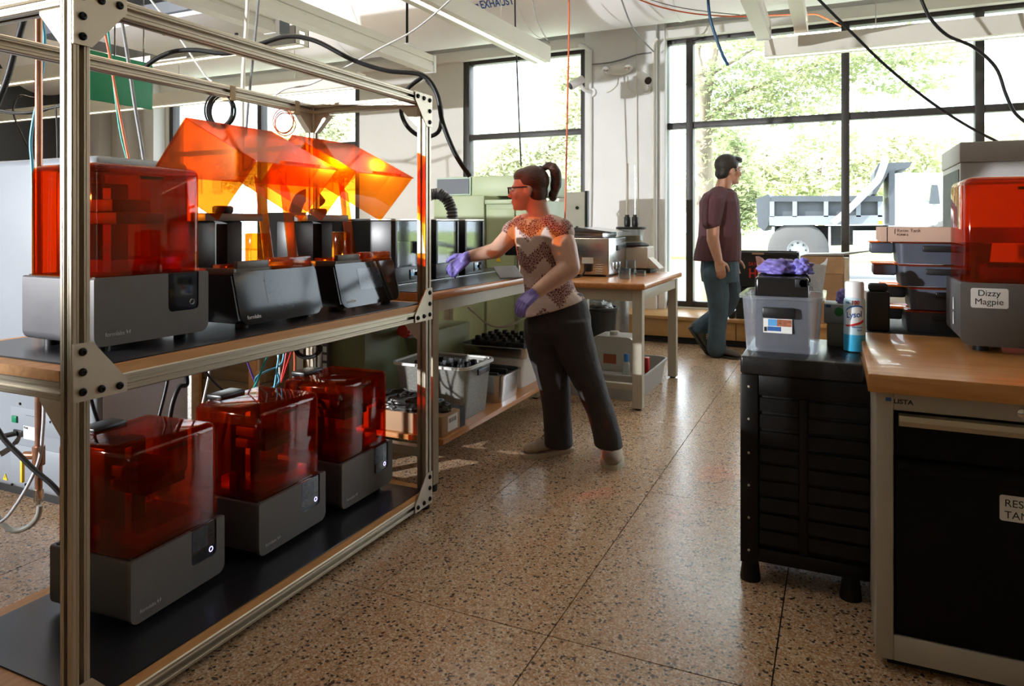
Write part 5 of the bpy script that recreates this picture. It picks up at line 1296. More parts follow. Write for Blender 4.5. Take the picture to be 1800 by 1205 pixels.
for k in range(9):
    z = 0.135 + k * 0.056
    for x0, x1 in ((KX0 + 0.063, KX0 + 0.185), (KX0 + 0.215, KXB - 0.001)):
        sec = [(KY0 + 0.0138, z), (KY0 + 0.002, z + 0.004), (KY0 + 0.008, z + 0.046), (KY0 + 0.0138, z + 0.047)]
        MB().prism([(x0, a, b) for a, b in sec], (x1 - x0, 0, 0)).build('slat', m_kbl, kb, 0)
MB().b2((KX0 + 0.187, KY0 + 0.001, 0.122), (KX0 + 0.213, KY0 + 0.0135, KZ - 0.131), 0.003).build('centre_stile', m_kbl, kb)
for x in (KX0 + 0.03, KX1 - 0.035):
    for y in (KY0 + 0.032, KY1 - 0.04):
        MB().lathe([(0.034, 0), (0.034, 0.01), (0.026, 0.07), (0.024, 0.0745), (0, 0.0745)], (x, y, 0), 16).build('foot', m_kbl, kb)
# clear bin with handle
cbx = thing('clear_bin', 'clear plastic bin with black handle and label on the black cabinet', 'storage box', (-0.19, 2.85, KZ))
BX0_, BX1_, BY0_, BY1_, BZ_ = -0.297, -0.062, 2.64, 2.965, 0.957
roundtray(MB(), BX0_, BX1_, BY0_, BY1_, KZ + 0.0005, BZ_, 0.003, 0.014, 0.03).build('bin_body', m_clear, cbx)
rimof(MB(), BX0_ - 0.012, BX1_ + 0.012, BY0_ - 0.012, BY1_ + 0.012, BZ_ - 0.002, 0.014, 0.010, 0.042).build('rim', m_clear, cbx)
MB().b2((-0.238, BY0_ - 0.034, 0.892), (-0.132, BY0_ - 0.0145, 0.928), 0.005).build('handle', m_black, cbx)
lx0, lx1 = -0.236, -0.142
st1 = MB().b2((lx0, BY0_ - 0.0135, 0.838), (lx1, BY0_ - 0.0115, 0.888)).build('sticker', m_paper, cbx)
MB().b2((lx0 + 0.016, BY0_ - 0.0143, 0.862), (lx0 + 0.045, BY0_ - 0.0137, 0.886)).build('blue_print', mat('sticker_blue', (0.1, 0.35, 0.7), 0.5), st1)
MB().b2((lx0 + 0.045, BY0_ - 0.0143, 0.862), (lx1 - 0.002, BY0_ - 0.0137, 0.886)).build('brown_print', mat('sticker_brown', (0.35, 0.12, 0.06), 0.5, var=0.5, scale=80), st1)
MB().b2((lx0 + 0.014, BY0_ - 0.0143, 0.845), (lx0 + 0.058, BY0_ - 0.0137, 0.860)).build('navy_print', m_blue, st1)
MB().b2((lx0 + 0.003, BY0_ - 0.0143, 0.843), (lx0 + 0.012, BY0_ - 0.0137, 0.858)).build('black_print', m_ink, st1)
for k, (y, z1, lbw) in enumerate(((2.70, 1.030, 'front'), (2.78, 1.036, 'middle'), (2.86, 1.03, 'rear'))):
    tk_ = thing('black_tank', 'glossy black tank standing on edge in the clear bin, %s one' % lbw, 'tank', (-0.18, y, KZ + 0.004), 0, 'black tanks in the clear bin')
    MB().b2((-0.268, y - 0.028, KZ + 0.005), (-0.092, y + 0.028, z1), 0.010, 3).build('tank_body', m_glassblk, tk_)
    MB().cyl((-0.105, y - 0.0285, z1 - 0.02), (-0.105, y - 0.05 + 0.019, z1 - 0.02), 0.016).b2((-0.135, y - 0.031, z1 - 0.034), (-0.095, y - 0.0285, z1 - 0.006), 0.001).build('spout', m_black, tk_)
crumple('nitrile_glove', 'crumpled purple glove lying on top of the black tanks', 'glove', (-0.20, 2.755, 1.037), (0.062, 0.05, 0.032), m_purple, 11, 0.45, freq=2.4)
crumple('nitrile_glove', 'bluish purple glove end flopped at the right of the glove heap', 'glove', (-0.118, 2.765, 1.037), (0.035, 0.035, 0.032), mat('nitrile_blue_purple', (0.22, 0.20, 0.62), 0.4, var=0.1, bump=0.15), 17, 0.5, freq=2.6)
m_filmw = clear('white_film', (0.9, 0.9, 0.9), 0.1, 0.2, 0.55, (0.8, 0.8, 0.8))
def bagsheet():
    v = []; f = []; nx, nz = 18, 8
    for j in range(nz + 1):
        for i in range(nx + 1):
            u = i / nx; w = j / nz
            x = -0.275 + u * 0.225 + w * (u - 0.5) * 0.035; z = 0.965 + w * (0.085 + 0.02 * abs(2 * u - 1) ** 2 * 2 + 0.012 * math.sin(u * 19))
            v.append((x, 2.905 + 0.02 * math.sin(u * 11 + w * 3) + w * 0.02, z))
    for j in range(nz):
        for i in range(nx):
            a = j * (nx + 1) + i; f.append([a, a + 1, a + nx + 2, a + nx + 1])
    n = len(v); v2 = [(x, y + 0.0012, z) for x, y, z in v]
    return MB().add(v + v2, f + [[k + n for k in q][::-1] for q in f])
tag(bagsheet().build('plastic_film', m_filmw, None, 180), 'white plastic bag standing up at the back of the clear bin', 'bag')
# spray can
sp = thing('spray_can', 'light blue disinfectant spray can with white cap on the black cabinet', 'spray can', pz(1502, 618, KZ))
c = pz(1502, 617, KZ + 0.0005); r_ = 0.0355
m_can = mat('can_pale_blue', (0.55, 0.72, 0.80), 0.3, var=0.06, scale=20, coat=0.4)
m_canb = mat('can_blue', (0.05, 0.42, 0.68), 0.3, var=0.08, scale=20, coat=0.4)
MB().lathe([(0, 0.0), (r_ - 0.003, 0.0), (r_ - 0.001, 0.004)], c, 32).build('base_rim', m_chrome, sp)
MB().lathe([(r_ - 0.001, 0.004), (r_, 0.006), (r_, 0.062)], c, 32).build('lower_band', m_canb, sp)
MB().lathe([(r_, 0.062), (r_, 0.176), (r_ - 0.002, 0.184), (r_ - 0.006, 0.190)], c, 32).build('can_body', m_can, sp)
MB().lathe([(r_ - 0.0045, 0.1905), (r_ - 0.0045, 0.24), (r_ - 0.008, 0.246), (0, 0.246)], c, 32).build('cap', m_white, sp)
fa = math.atan2(-c.y, -c.x)  # side of the can that faces the room
def canw(q, z0, rr=r_ + 0.0006):
    a = fa + q.x / r_
    return Vector((c.x + rr * math.cos(a), c.y + rr * math.sin(a), c.z + z0 + q.y))
def canpatch(name, poly, z0, m, rr):
    n = 16; v = []; f = []
    xs = [p[0] for p in poly]; lo, hi = min(xs), max(xs)
    return None
def arcband(name, x0, x1, zf0, zf1, m, rr):
    n = 20; v = []; f = []
    for i in range(n + 1):
        x = x0 + (x1 - x0) * i / n
        for z in (zf0(x), zf1(x)): v.append(canw(Vector((x, 0, 0)), z, rr))
    for i in range(n): f.append([2 * i, 2 * i + 2, 2 * i + 3, 2 * i + 1])
    nn = len(v); v2 = [q + (Vector((c.x, c.y, q.z)) - q).normalized() * -0.0003 for q in v]
    return MB().add(v + v2, f + [[k + nn for k in q][::-1] for q in f]).build(name, m, sp, 60)
arcband('white_oval', -0.030, 0.030, lambda x: 0.108 - 0.010 * (1 - (x / 0.03) ** 2) ** .5 + 0.012 * (x / 0.03), lambda x: 0.140 + 0.018 * max(0, 1 - (x / 0.03) ** 2) ** .5 + 0.006 * (x / 0.03), m_white, r_ + 0.0004)
arcband('red_band', -0.031, 0.031, lambda x: 0.100 + 0.008 * (x / 0.03) - 0.006 * max(0, 1 - (x / 0.031) ** 2) ** .5, lambda x: 0.108 + 0.010 * (x / 0.03) - 0.006 * max(0, 1 - (x / 0.031) ** 2) ** .5, m_red, r_ + 0.0009)
arcband('blue_arc', -0.030, 0.030, lambda x: 0.142 + 0.018 * max(0, 1 - (x / 0.03) ** 2) ** .5 + 0.006 * (x / 0.03), lambda x: 0.147 + 0.018 * max(0, 1 - (x / 0.03) ** 2) ** .5 + 0.006 * (x / 0.03), m_blue, r_ + 0.0009)
for s_, sz, x, z, m_, bo_, lb_ in (('Lysol', 0.029, -0.027, 0.120, m_blue, 0.0006, 'dark blue Lysol lettering'), ('100', 0.020, -0.010, 0.168, m_red, 0.0006, 'red 100 lettering'), ('Kills', 0.011, -0.030, 0.170, m_blue, 0.0003, 'blue lettering'), ('Disinfectant', 0.0085, -0.008, 0.087, m_blue, 0.0002, 'blue Disinfectant lettering'), ('Spray', 0.0085, 0.008, 0.077, m_blue, 0.0002, 'blue Spray lettering')):
    kpart(text('can_text', s_, sz, None, m_, sp, 0.0, bo_, xs=0.85, warp=lambda q, x=x, z=z: canw(Vector((q.x + x, q.y + (q.x * 0.12 if z == 0.120 else 0), 0)), z, r_ + 0.0013)), lb_)
# glove boxes
g1 = thing('grey_carton', 'plain grey-green carton under the glove box on the black cabinet', 'box', pz(1470, 600, KZ))
c = pz(1472, 600, KZ); gy = 2.86
MB().b2((-0.035, gy, KZ + 0.0005), (0.055, gy + 0.13, KZ + 0.085), 0.003).build('carton', mat('carton_grey', (0.25, 0.25, 0.21), 0.7), g1)
g2 = thing('glove_box', 'grey glove dispenser box with green round mark on the black cabinet', 'box', (0.0, gy, KZ + 0.086))
MB().b2((-0.045, gy - 0.005, KZ + 0.0855), (0.058, gy + 0.135, KZ + 0.155), 0.003).build('carton', mat('carton_steel', (0.33, 0.36, 0.36), 0.6), g2)
ce = py_(1477, 548, gy - 0.005)
MB().lathe([(0.0, 0), (0.016, 0), (0.016, 0.0008), (0, 0.0008)], seg=20, mtx=Matrix.Translation((ce.x - 0.004, gy - 0.0052, ce.z)) @ Matrix.Rotation(R(90), 4, 'X')).build('green_mark', mat('mark_green', (0.03, 0.22, 0.04), 0.5), g2)
MB().b2((-0.038, gy - 0.006, KZ + 0.143), (-0.022, gy - 0.0052, KZ + 0.152)).build('dark_mark', m_blue, g2)
crumple('nitrile_glove', 'purple glove pulled half out of the glove box', 'glove', (0.028, gy + 0.05, KZ + 0.155), (0.034, 0.03, 0.034), m_purple, 23, 0.45, freq=2.2)

# ------------------------------------------------------------------ things by the window
def crate(label, x0, x1, y0, y1, z0, z1, txt):
    k = thing('black_crate', label, 'crate', ((x0 + x1) / 2, (y0 + y1) / 2, z0), 0, 'black crates on the window bench')
    openbox(MB(), x0, x1, y0, y1, z0, z1, 0.012, 0.012).build('crate_body', m_blackm, k)
    MB().b2((x0 - 0.022, y0 - 0.024, z1 - 0.03), (x1 + 0.022, y0 - 0.0125, z1), 0.003).build('front_rim', m_blackm, k)
    MB().b2((x0 + 0.15, y0 - 0.0255, z1 - 0.024), (x0 + 0.26, y0 - 0.0242, z1 - 0.008), 0.0).build('hand_hole', mat('crate_hole', (0.55, 0.32, 0.22), 0.6), k)
    if txt:
        kpart(text('crate_text', 'HELLO', 0.125, frame((x0 + 0.115, y0 - 0.009, z0 + 0.09), (1, 0, 0), (0.0, -0.035, 1)), mat('red_ink', (0.6, 0.03, 0.02), 0.6), k, 0.001, 0.003, xs=0.85), 'red HELLO lettering')
        kpart(text('crate_text', 'SAY', 0.05, frame((x0 + 0.115, y0 - 0.0135, z0 + 0.205), (1, 0, 0), (0.0, -0.035, 1)), m_red, k, 0.001, 0.001, xs=0.85), 'red SAY lettering')
    return k
ca = py_(1300, 442, 7.28)
crate('black crate with red lettering on top of another crate by the window', ca.x - 0.03, ca.x + 0.52, 7.28, 7.66, 0.60, ca.z, True)
crate('lower black crate under the lettered one on the window bench', ca.x - 0.03, ca.x + 0.52, 7.28, 7.66, 0.281, 0.585, False)
cd = thing('open_carton', 'large open cardboard carton with flaps on the window bench', 'box', (-0.15, 7.45, 0.281))
a = py_(1372, 449, 7.25); b = py_(1482, 449, 7.25)
a.x = max(a.x, ca.x + 0.56); 
MB().b2((a.x, 7.25, 0.281), (b.x, 7.62, a.z - 0.16), 0.004).build('carton_body', m_card, cd)
MB().b2((a.x - 0.005, 7.245, a.z - 0.1595), (b.x + 0.005, 7.63, a.z), 0.003).build('carton_lid', mat('card_light', (0.52, 0.33, 0.19), 0.8), cd)
MB().prism([(a.x, 7.24, a.z + 0.001), (b.x + 0.0, 7.24, a.z + 0.012), (b.x + 0.42, 7.24, a.z + 0.085), (b.x + 0.42, 7.24, a.z + 0.092), (b.x, 7.24, a.z + 0.03), (a.x + 0.05, 7.24, a.z + 0.02)], (0, 0.3, 0)).build('top_flap', m_gtub, cd, 0)
MB().b2((b.x + 0.006, 7.26, 0.281), (b.x + 0.05, 7.6, a.z - 0.02), 0.002).build('side_flap', mat('card_pale', (0.66, 0.58, 0.46), 0.8), cd)
wbx = tag(MB().b2((b.x + 0.12, 7.3, 0.281), (b.x + 0.75, 7.7, 0.60), 0.01).build('white_carton', m_white, None), 'long white carton on the window bench right of the open carton', 'box')
sbx = tag(MB().b2((ca.x - 0.12 + 0.02, 7.25, 0.281), (ca.x - 0.05, 7.5, 0.35), 0.01).build('black_case', m_black, None), 'small black case on the window bench left of the crates', 'case')
# tall grey machine at right
tm = thing('tall_grey_machine', 'tall grey cabinet machine with dark opening behind the orange-hooded printer', 'machine', (1.4, 4.5, 0))
a = py_(1688, 250, 4.1); m_tmg = mat('tall_machine_grey', (0.48, 0.46, 0.46), 0.5, var=0.03)
MB().b2((a.x, 4.1, 0.02), (a.x + 1.0, 4.75, a.z - 0.10), 0.006).build('cabinet_body', m_tmg, tm)
MB().b2((a.x - 0.004, 4.095, a.z - 0.0995), (a.x + 1.0, 4.76, a.z), 0.006).build('top_cover', m_tmg, tm)
MB().b2((a.x - 0.003, 4.14, 0.9), (a.x - 0.0003, 4.70, a.z - 0.13), 0.0).build('dark_opening', m_blackm, tm)
MB().b2((a.x + 0.03, 4.13, 0), (a.x + 0.97, 4.72, 0.02)).build('plinth', m_blackm, tm)
# ------------------------------------------------------------------ outside
m_lawn = mat('lawn', (0.30, 0.38, 0.12), 0.9, var=0.25, scale=1.5)
m_road = mat('road_grey', (0.42, 0.42, 0.43), 0.9, var=0.05, scale=1)
m_walk = mat('pale_concrete', (0.60, 0.58, 0.55), 0.9, var=0.04, scale=1)
GZ = -0.02
def ground(name, y0, y1, z, m):
    return struct(name, MB().b2((-60, y0, z - 0.2), (60, y1, z)), m)
ground('pavement', 8.18, 11.0, GZ, m_walk)
ground('lawn_strip', 11.0, 14.0, GZ + 0.02, m_lawn)
ground('road', 14.0, 26.0, GZ - 0.08, m_road)
ground('far_lawn', 26.0, 90.0, GZ + 0.02, m_lawn)
m_tdark = mat('truck_dark', (0.02, 0.022, 0.024), 0.6, var=0.1)
m_tgrey = mat('truck_grey', (0.035, 0.042, 0.052), 0.55, var=0.08, scale=3)
m_twhite = mat('truck_white', (0.42, 0.43, 0.45), 0.4, var=0.03)
m_tyre = mat('tyre', (0.05, 0.05, 0.05), 0.8, var=0.1)
m_tmid = mat('truck_mid_grey', (0.13, 0.145, 0.165), 0.5, var=0.08)
TY = 18.0; RZ = GZ - 0.08
tr = thing('dump_truck', 'parked dump truck with grey bed and white cab outside the window', 'truck', (py_(1480, 450, TY).x, TY + 1.1, RZ))
def tp(x, y): return py_(x, y, TY)
def tpoly(name, pts, y0, dy, m):
    return MB().prism([(tp(*p).x, TY + y0, tp(*p).z) for p in pts], (0, dy, 0)).build(name, m, tr, 0)
bed = tpoly('dump_bed', [(1352, 352), (1550, 352), (1550, 384), (1352, 384)], 0.12, 2.2, m_tgrey)
tpoly('bed_top_rail', [(1356, 344), (1552, 344), (1552, 354), (1356, 354)], 0.0, 2.4, m_tgrey)
tpoly('bed_floor_rail', [(1352, 380), (1552, 378), (1552, 394), (1352, 396)], 0.0, 2.4, m_tmid)
tpoly('tailgate', [(1328, 350), (1350, 341), (1357, 350), (1350, 396), (1342, 406), (1332, 398)], 0.05, 2.3, m_tgrey)
for x in (1357, 1397, 1452, 1509, 1547):
    tpoly('bed_rib', [(x - 4, 354), (x + 4, 354), (x + 4, 381), (x - 4, 381)], 0.0, 0.115, m_tmid)
tpoly('chassis', [(1352, 397), (1570, 396), (1570, 430), (1352, 436)], 0.7, 1.0, m_tdark)
tpoly('mud_flap', [(1356, 398), (1361, 398), (1361, 444), (1356, 444)], 0.1, 0.5, m_twhite)
tpoly('mud_flap', [(1456, 398), (1460, 398), (1460, 444), (1456, 444)], 0.1, 0.5, m_twhite)
tpoly('tool_box', [(1500, 405), (1546, 405), (1546, 436), (1500, 436)], 0.1, 0.59, mat('toolbox_grey', (0.5, 0.52, 0.54), 0.5))
tpoly('cab', [(1563, 306), (1580, 303), (1690, 303), (1700, 340), (1730, 352), (1730, 430), (1563, 430)], 0.15, 2.1, m_twhite)
tpoly('exhaust_stack', [(1563, 300), (1573, 300), (1573, 396), (1563, 396)], 0.0, 0.14, m_tgrey)
tpoly('cab_window', [(1595, 325), (1640, 323), (1651, 352), (1596, 352)], 0.12, 0.028, mat('cab_glass', (0.30, 0.36, 0.25), 0.2, var=0.3, scale=4))
tpoly('cab_mirror', [(1638, 325), (1648, 325), (1652, 358), (1634, 358)], -0.05, 0.16, m_tgrey)
tpoly('step_plate', [(1632, 379), (1650, 379), (1650, 396), (1632, 396)], 0.10, 0.045, mat('plate_teal', (0.25, 0.36, 0.38), 0.5))
tpoly('cab_guard', [(1545, 286), (1604, 284), (1600, 292), (1562, 303), (1540, 342), (1534, 340), (1538, 300)], 0.1, 2.2, m_tgrey)
arm = MB().tube([tp(1464, 392) + Vector((0, -0.1, 0)), tp(1490, 370) + Vector((0, -0.1, 0)), tp(1532, 328) + Vector((0, -0.1, 0)), tp(1545, 312) + Vector((0, -0.1, 0)), tp(1557, 278) + Vector((0, -0.1, 0))], 0.075, 8, 3)
kpart(arm.build('tarp_arm', m_twhite, tr), 'white tarp arm')
for sx in (1402, 1690):
    cw = tp(sx, 440); rw = cw.z - RZ
    for dy in (0.02, 1.75):
        w = MB().lathe([(0.24, -0.16), (rw * 0.88, -0.17), (rw, -0.11), (rw, 0.11), (rw * 0.88, 0.17), (0.24, 0.16)], seg=32, cap=False, mtx=Matrix.Translation((cw.x, TY + dy + 0.18, cw.z)) @ Matrix.Rotation(R(90), 4, 'X')).build('tyre', m_tyre, tr)
        w2 = MB().lathe([(0.0, 0.06), (0.10, 0.06), (0.11, 0.0), (0.22, -0.02), (0.30, 0.06), (0.30, 0.0), (0.2, -0.1), (0.0, -0.1)], seg=28, mtx=Matrix.Translation((cw.x, TY + dy + 0.13, cw.z)) @ Matrix.Rotation(R(90), 4, 'X')).build('rim', m_twhite, w)
        for k in range(8):
            a = k * math.pi / 4
            MB().cyl((cw.x + 0.17 * math.cos(a), TY + dy + 0.10, cw.z + 0.17 * math.sin(a)), (cw.x + 0.17 * math.cos(a), TY + dy + 0.16, cw.z + 0.17 * math.sin(a)), 0.022, seg=6).build('wheel_nut', m_tdark, w2)
tpoly('marker_lamp', [(1544, 388), (1551, 388), (1551, 395), (1544, 395)], -0.02, 0.019, mat('amber_lamp', (0.8, 0.3, 0.02), 0.4))

def leafmat(name, c1, c2):
    m, t, b = nt(name); N = t.nodes
    oi = N.new('ShaderNodeNewGeometry')
    nz = N.new('ShaderNodeTexNoise'); nz.inputs['Scale'].default_value = 1.1; nz.inputs['Detail'].default_value = 3
    L(t, oi.outputs['Position'], nz.inputs['Vector'])
    rp = N.new('ShaderNodeValToRGB'); rp.color_ramp.elements[0].position = 0.35; rp.color_ramp.elements[1].position = 0.65
    rp.color_ramp.elements[0].color = c1 + (1,); rp.color_ramp.elements[1].color = c2 + (1,)
    L(t, nz.outputs['Fac'], rp.inputs[0])
    out = N['Material Output']; N.remove(b)
    d = N.new('ShaderNodeBsdfDiffuse'); tl = N.new('ShaderNodeBsdfTranslucent'); mx = N.new('ShaderNodeMixShader'); mx.inputs[0].default_value = 0.4
    L(t, rp.outputs[0], d.inputs[0]); L(t, rp.outputs[0], tl.inputs[0]); L(t, d.outputs[0], mx.inputs[1]); L(t, tl.outputs[0], mx.inputs[2]); L(t, mx.outputs[0], out.inputs['Surface'])
    return m
m_leaf = leafmat('leaf_locust', (0.27, 0.32, 0.17), (0.52, 0.54, 0.33))  # leaf tones below are paled: overexposure and flare put into the colour
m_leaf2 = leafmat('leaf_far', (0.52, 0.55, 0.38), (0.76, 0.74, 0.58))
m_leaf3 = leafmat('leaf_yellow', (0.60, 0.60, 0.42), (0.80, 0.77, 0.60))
m_bark = mat('bark', (0.24, 0.20, 0.16), 0.9, var=0.35, scale=6, bump=0.5, bscale=14, stretch=(1, 1, 0.3))
def leaves(blobs, n, size, m, parent, seed, name='crown'):
    rnd = random.Random(seed); v = []; f = []
    for (c, s, w) in blobs:
        for _ in range(int(n * w)):
            # clumps inside the blob
            while True:
                d = Vector((rnd.uniform(-1, 1), rnd.uniform(-1, 1), rnd.uniform(-1, 1)))
                if d.length < 1: break
            p = Vector(c) + Vector((d.x * s[0], d.y * s[1], d.z * s[2]))
            for _k in range(5):
                q = p + Vector((rnd.gauss(0, size), rnd.gauss(0, size), rnd.gauss(0, size * 0.6)))
                a = Vector((rnd.gauss(0, 1), rnd.gauss(0, 1), rnd.gauss(0, 0.5))).normalized(); b = a.orthogonal().normalized()
                b = (b * math.cos(rnd.random() * 3) + a.cross(b) * math.sin(rnd.random() * 3))
                l = size * rnd.uniform(0.6, 1.3); wd = l * 0.42
                k = len(v); nn = a.cross(b) * l * 0.1
                v += [q - a * l, q + b * wd + nn, q + a * l, q - b * wd + nn]; f.append([k, k + 1, k + 2, k + 3])
    o = MB().add(v, f).build(name, m, parent, smooth=0); o['kind'] = 'stuff'
    return o
# locust tree close to the window
t1 = thing('locust_tree', 'tree with forked trunk and feathery leaves close outside the window', 'tree', pz(1238, 545, GZ))
D1 = 11.4
def P1(x, y, dy=0.0): return py_(x, y, D1 + dy)
b0 = P1(1238, 520); b0.z = GZ - 0.05
MB().tube([b0, P1(1236, 400), P1(1236, 300), P1(1233, 200), P1(1232, 150)], [0.20, 0.17, 0.16, 0.15, 0.14, 0.14], 12, 4).build('trunk', m_bark, t1)
for pts, r in (([(1234, 205), (1248, 130), (1260, 70), (1266, 20)], 0.09), ([(1232, 155), (1222, 100), (1224, 60), (1215, 10)], 0.11), ([(1236, 215), (1290, 170), (1340, 150), (1420, 120), (1500, 95)], 0.05), ([(1236, 250), (1270, 210), (1320, 190), (1345, 200)], 0.035), ([(1250, 130), (1310, 95), (1340, 75)], 0.03)):
    MB().tube([P1(x, y, 0.1 * i) for i, (x, y) in enumerate(pts)], [r, r * 0.8, r * 0.6, r * 0.45], 8, 4).build('branch', m_bark, t1)
bl = []
for x, y, rx, rz, w in ((1260, 160, 0.5, 0.5, 0.6), (1330, 130, 0.8, 0.45, 1.0), (1320, 190, 0.7, 0.22, 0.6), (1410, 120, 0.9, 0.40, 1.0), (1400, 170, 0.7, 0.3, 0.7), (1480, 110, 0.7, 0.3, 0.7), (1560, 90, 0.9, 0.3, 0.7), (1640, 95, 0.6, 0.18, 0.45), (1590, 150, 0.7, 0.12, 0.35), (1250, 240, 0.35, 0.4, 0.35), (1300, 60, 0.8, 0.3, 0.5), (1430, 205, 0.9, 0.12, 0.35), (1450, 245, 0.5, 0.2, 0.25), (1230, 330, 0.3, 0.5, 0.15), (1400, 40, 1.6, 0.4, 1.0)):
    c = P1(x, y); bl.append((c, (rx, 0.8, rz), w))
leaves(bl, 330, 0.042, m_leaf, t1, 1)
def bush_tree(label, x, base_y, Y, blobs, n, size, m, seed, trunk=True, r=0.15):
    b = py_(x, 400, Y); 
    t = thing('garden_tree', label, 'tree', (b.x, Y, GZ), 0, 'trees outside the windows')
    if trunk: MB().tube([(b.x, Y, GZ - 0.02), (b.x + 0.1, Y, 1.5), (b.x - 0.05, Y + 0.1, 3.0), (b.x + 0.2, Y, 4.5)], [r, r * 0.8, r * 0.6, r * 0.4], 8, 3).build('trunk', m_bark, t)
    bb_ = []
    for px_0, py_0, sx, sz, w in blobs:
        c = py_(px_0, py_0, Y); k = Y / 1248
        bb_.append((c, (sx * k, sx * k * 0.6, sz * k), w))
    leaves(bb_, n, size, m, t, seed)
    return t
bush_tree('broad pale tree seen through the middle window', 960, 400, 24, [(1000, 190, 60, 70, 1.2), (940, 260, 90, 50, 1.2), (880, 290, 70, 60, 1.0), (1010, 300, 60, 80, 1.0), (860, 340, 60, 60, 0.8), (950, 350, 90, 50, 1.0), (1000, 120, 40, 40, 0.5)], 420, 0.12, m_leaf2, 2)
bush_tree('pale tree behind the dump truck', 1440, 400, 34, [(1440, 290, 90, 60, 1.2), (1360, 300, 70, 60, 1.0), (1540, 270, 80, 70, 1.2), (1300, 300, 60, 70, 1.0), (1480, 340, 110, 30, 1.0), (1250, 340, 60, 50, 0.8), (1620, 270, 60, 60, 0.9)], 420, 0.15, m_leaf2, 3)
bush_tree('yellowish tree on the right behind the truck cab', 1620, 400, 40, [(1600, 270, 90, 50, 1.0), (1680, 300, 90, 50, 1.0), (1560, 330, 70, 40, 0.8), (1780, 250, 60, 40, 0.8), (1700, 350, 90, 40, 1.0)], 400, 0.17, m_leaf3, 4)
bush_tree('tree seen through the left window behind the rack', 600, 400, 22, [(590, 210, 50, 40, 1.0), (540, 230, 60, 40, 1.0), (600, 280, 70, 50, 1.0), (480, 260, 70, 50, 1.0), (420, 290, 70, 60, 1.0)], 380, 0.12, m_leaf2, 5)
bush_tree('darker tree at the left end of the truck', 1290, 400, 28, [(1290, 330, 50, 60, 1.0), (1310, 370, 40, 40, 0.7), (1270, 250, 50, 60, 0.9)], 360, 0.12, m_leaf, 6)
# far buildings
def building(label, x0, x1, ytop, Y, cols, rows, mw):
    a = py_(x0, 390, Y); b = py_(x1, 390, Y); zt = py_((x0 + x1) / 2, ytop, Y).z
    t = thing('office_building', label, 'building', ((a.x + b.x) / 2, Y + 6, GZ))
    MB().b2((a.x, Y, GZ), (b.x, Y + 12, zt)).build('wall', mw, t, 0)
    wd = (b.x - a.x) / cols; hh = (zt - GZ) / rows
    mg = mat('far_glass', (0.42, 0.50, 0.58), 0.3, var=0.1, scale=0.3)
    me_ = None
    for i in range(cols):
        for j in range(rows):
            loc = (a.x + wd * (i + 0.5), Y, GZ + hh * (j + 0.5))
            if me_ is None:
                o = MB().box((0, -0.06, 0), (wd * 0.45, 0.1, hh * 0.55)).build('window', mg, None, 0); me_ = o.data
            else:
                o = bpy.data.objects.new('window', me_); COL.objects.link(o)
            o.parent = t; o.matrix_parent_inverse = Matrix.Translation(-Vector(t.location)); o.location = loc
    return t
m_bw = mat('pale_facade', (0.70, 0.71, 0.72), 0.8, var=0.03, scale=0.5)
building('tall pale office building at the right behind the trees', 1560, 1860, -60, 60, 9, 9, m_bw)
building('pale building far behind the middle window trees', 800, 1060, 135, 70, 7, 4, m_bw)
building('pale building seen through the left window', 330, 640, 100, 60, 8, 5, m_bw)
# ------------------------------------------------------------------ people
def skinmat(name, col):
    m = mat(name, col, 0.5, var=0.06, scale=30, bump=0.03, bscale=120)
    b = [n for n in m.node_tree.nodes if n.type == 'BSDF_PRINCIPLED'][0]
    b.inputs['Subsurface Weight'].default_value = 0.12
    b.inputs['Subsurface Radius'].default_value = (0.012, 0.005, 0.003)
    return m
def organic(mb, name, m, parent, voxel, smooth=6, factor=0.5):
    """one continuous surface grown from overlapping volumes"""
    o = mb.build(name, m, parent, smooth=180)
    r = o.modifiers.new('remesh', 'REMESH'); r.mode = 'VOXEL'; r.voxel_size = voxel; r.use_smooth_shade = True
    s = o.modifiers.new('smooth', 'SMOOTH'); s.iterations = smooth; s.factor = factor
    return o
def rib(name, m, parent, rings, voxel=0.006, smooth=6):
    """body section from elliptical rings: (centre, side vector*half width, front vector*half depth)"""
    v = []; f = []; n = 20
    for c, a, b in rings:
        for k in range(n):
            t = 2 * math.pi * k / n
            v.append(Vector(c) + Vector(a) * math.cos(t) + Vector(b) * math.sin(t))
    for i in range(len(rings) - 1):
        for k in range(n):
            j = (k + 1) % n
            f.append([i * n + k, i * n + j, (i + 1) * n + j, (i + 1) * n + k])
    f.append(list(range(n))[::-1]); f.append(list(range((len(rings) - 1) * n, len(rings) * n)))
    return v, f
def limb(mb, pts, radii, seg=14):
    for i in range(len(pts) - 1): mb.cone(pts[i], pts[i + 1], radii[i], radii[i + 1], seg)
    return mb
m_skin = skinmat('skin_fair', (0.62, 0.36, 0.26))
m_skin2 = skinmat('skin_tan', (0.52, 0.27, 0.18))
RT = Vector((CC, CS, 0)); FW = Vector((-CS, CC, 0)); UP = Vector((0, 0, 1))

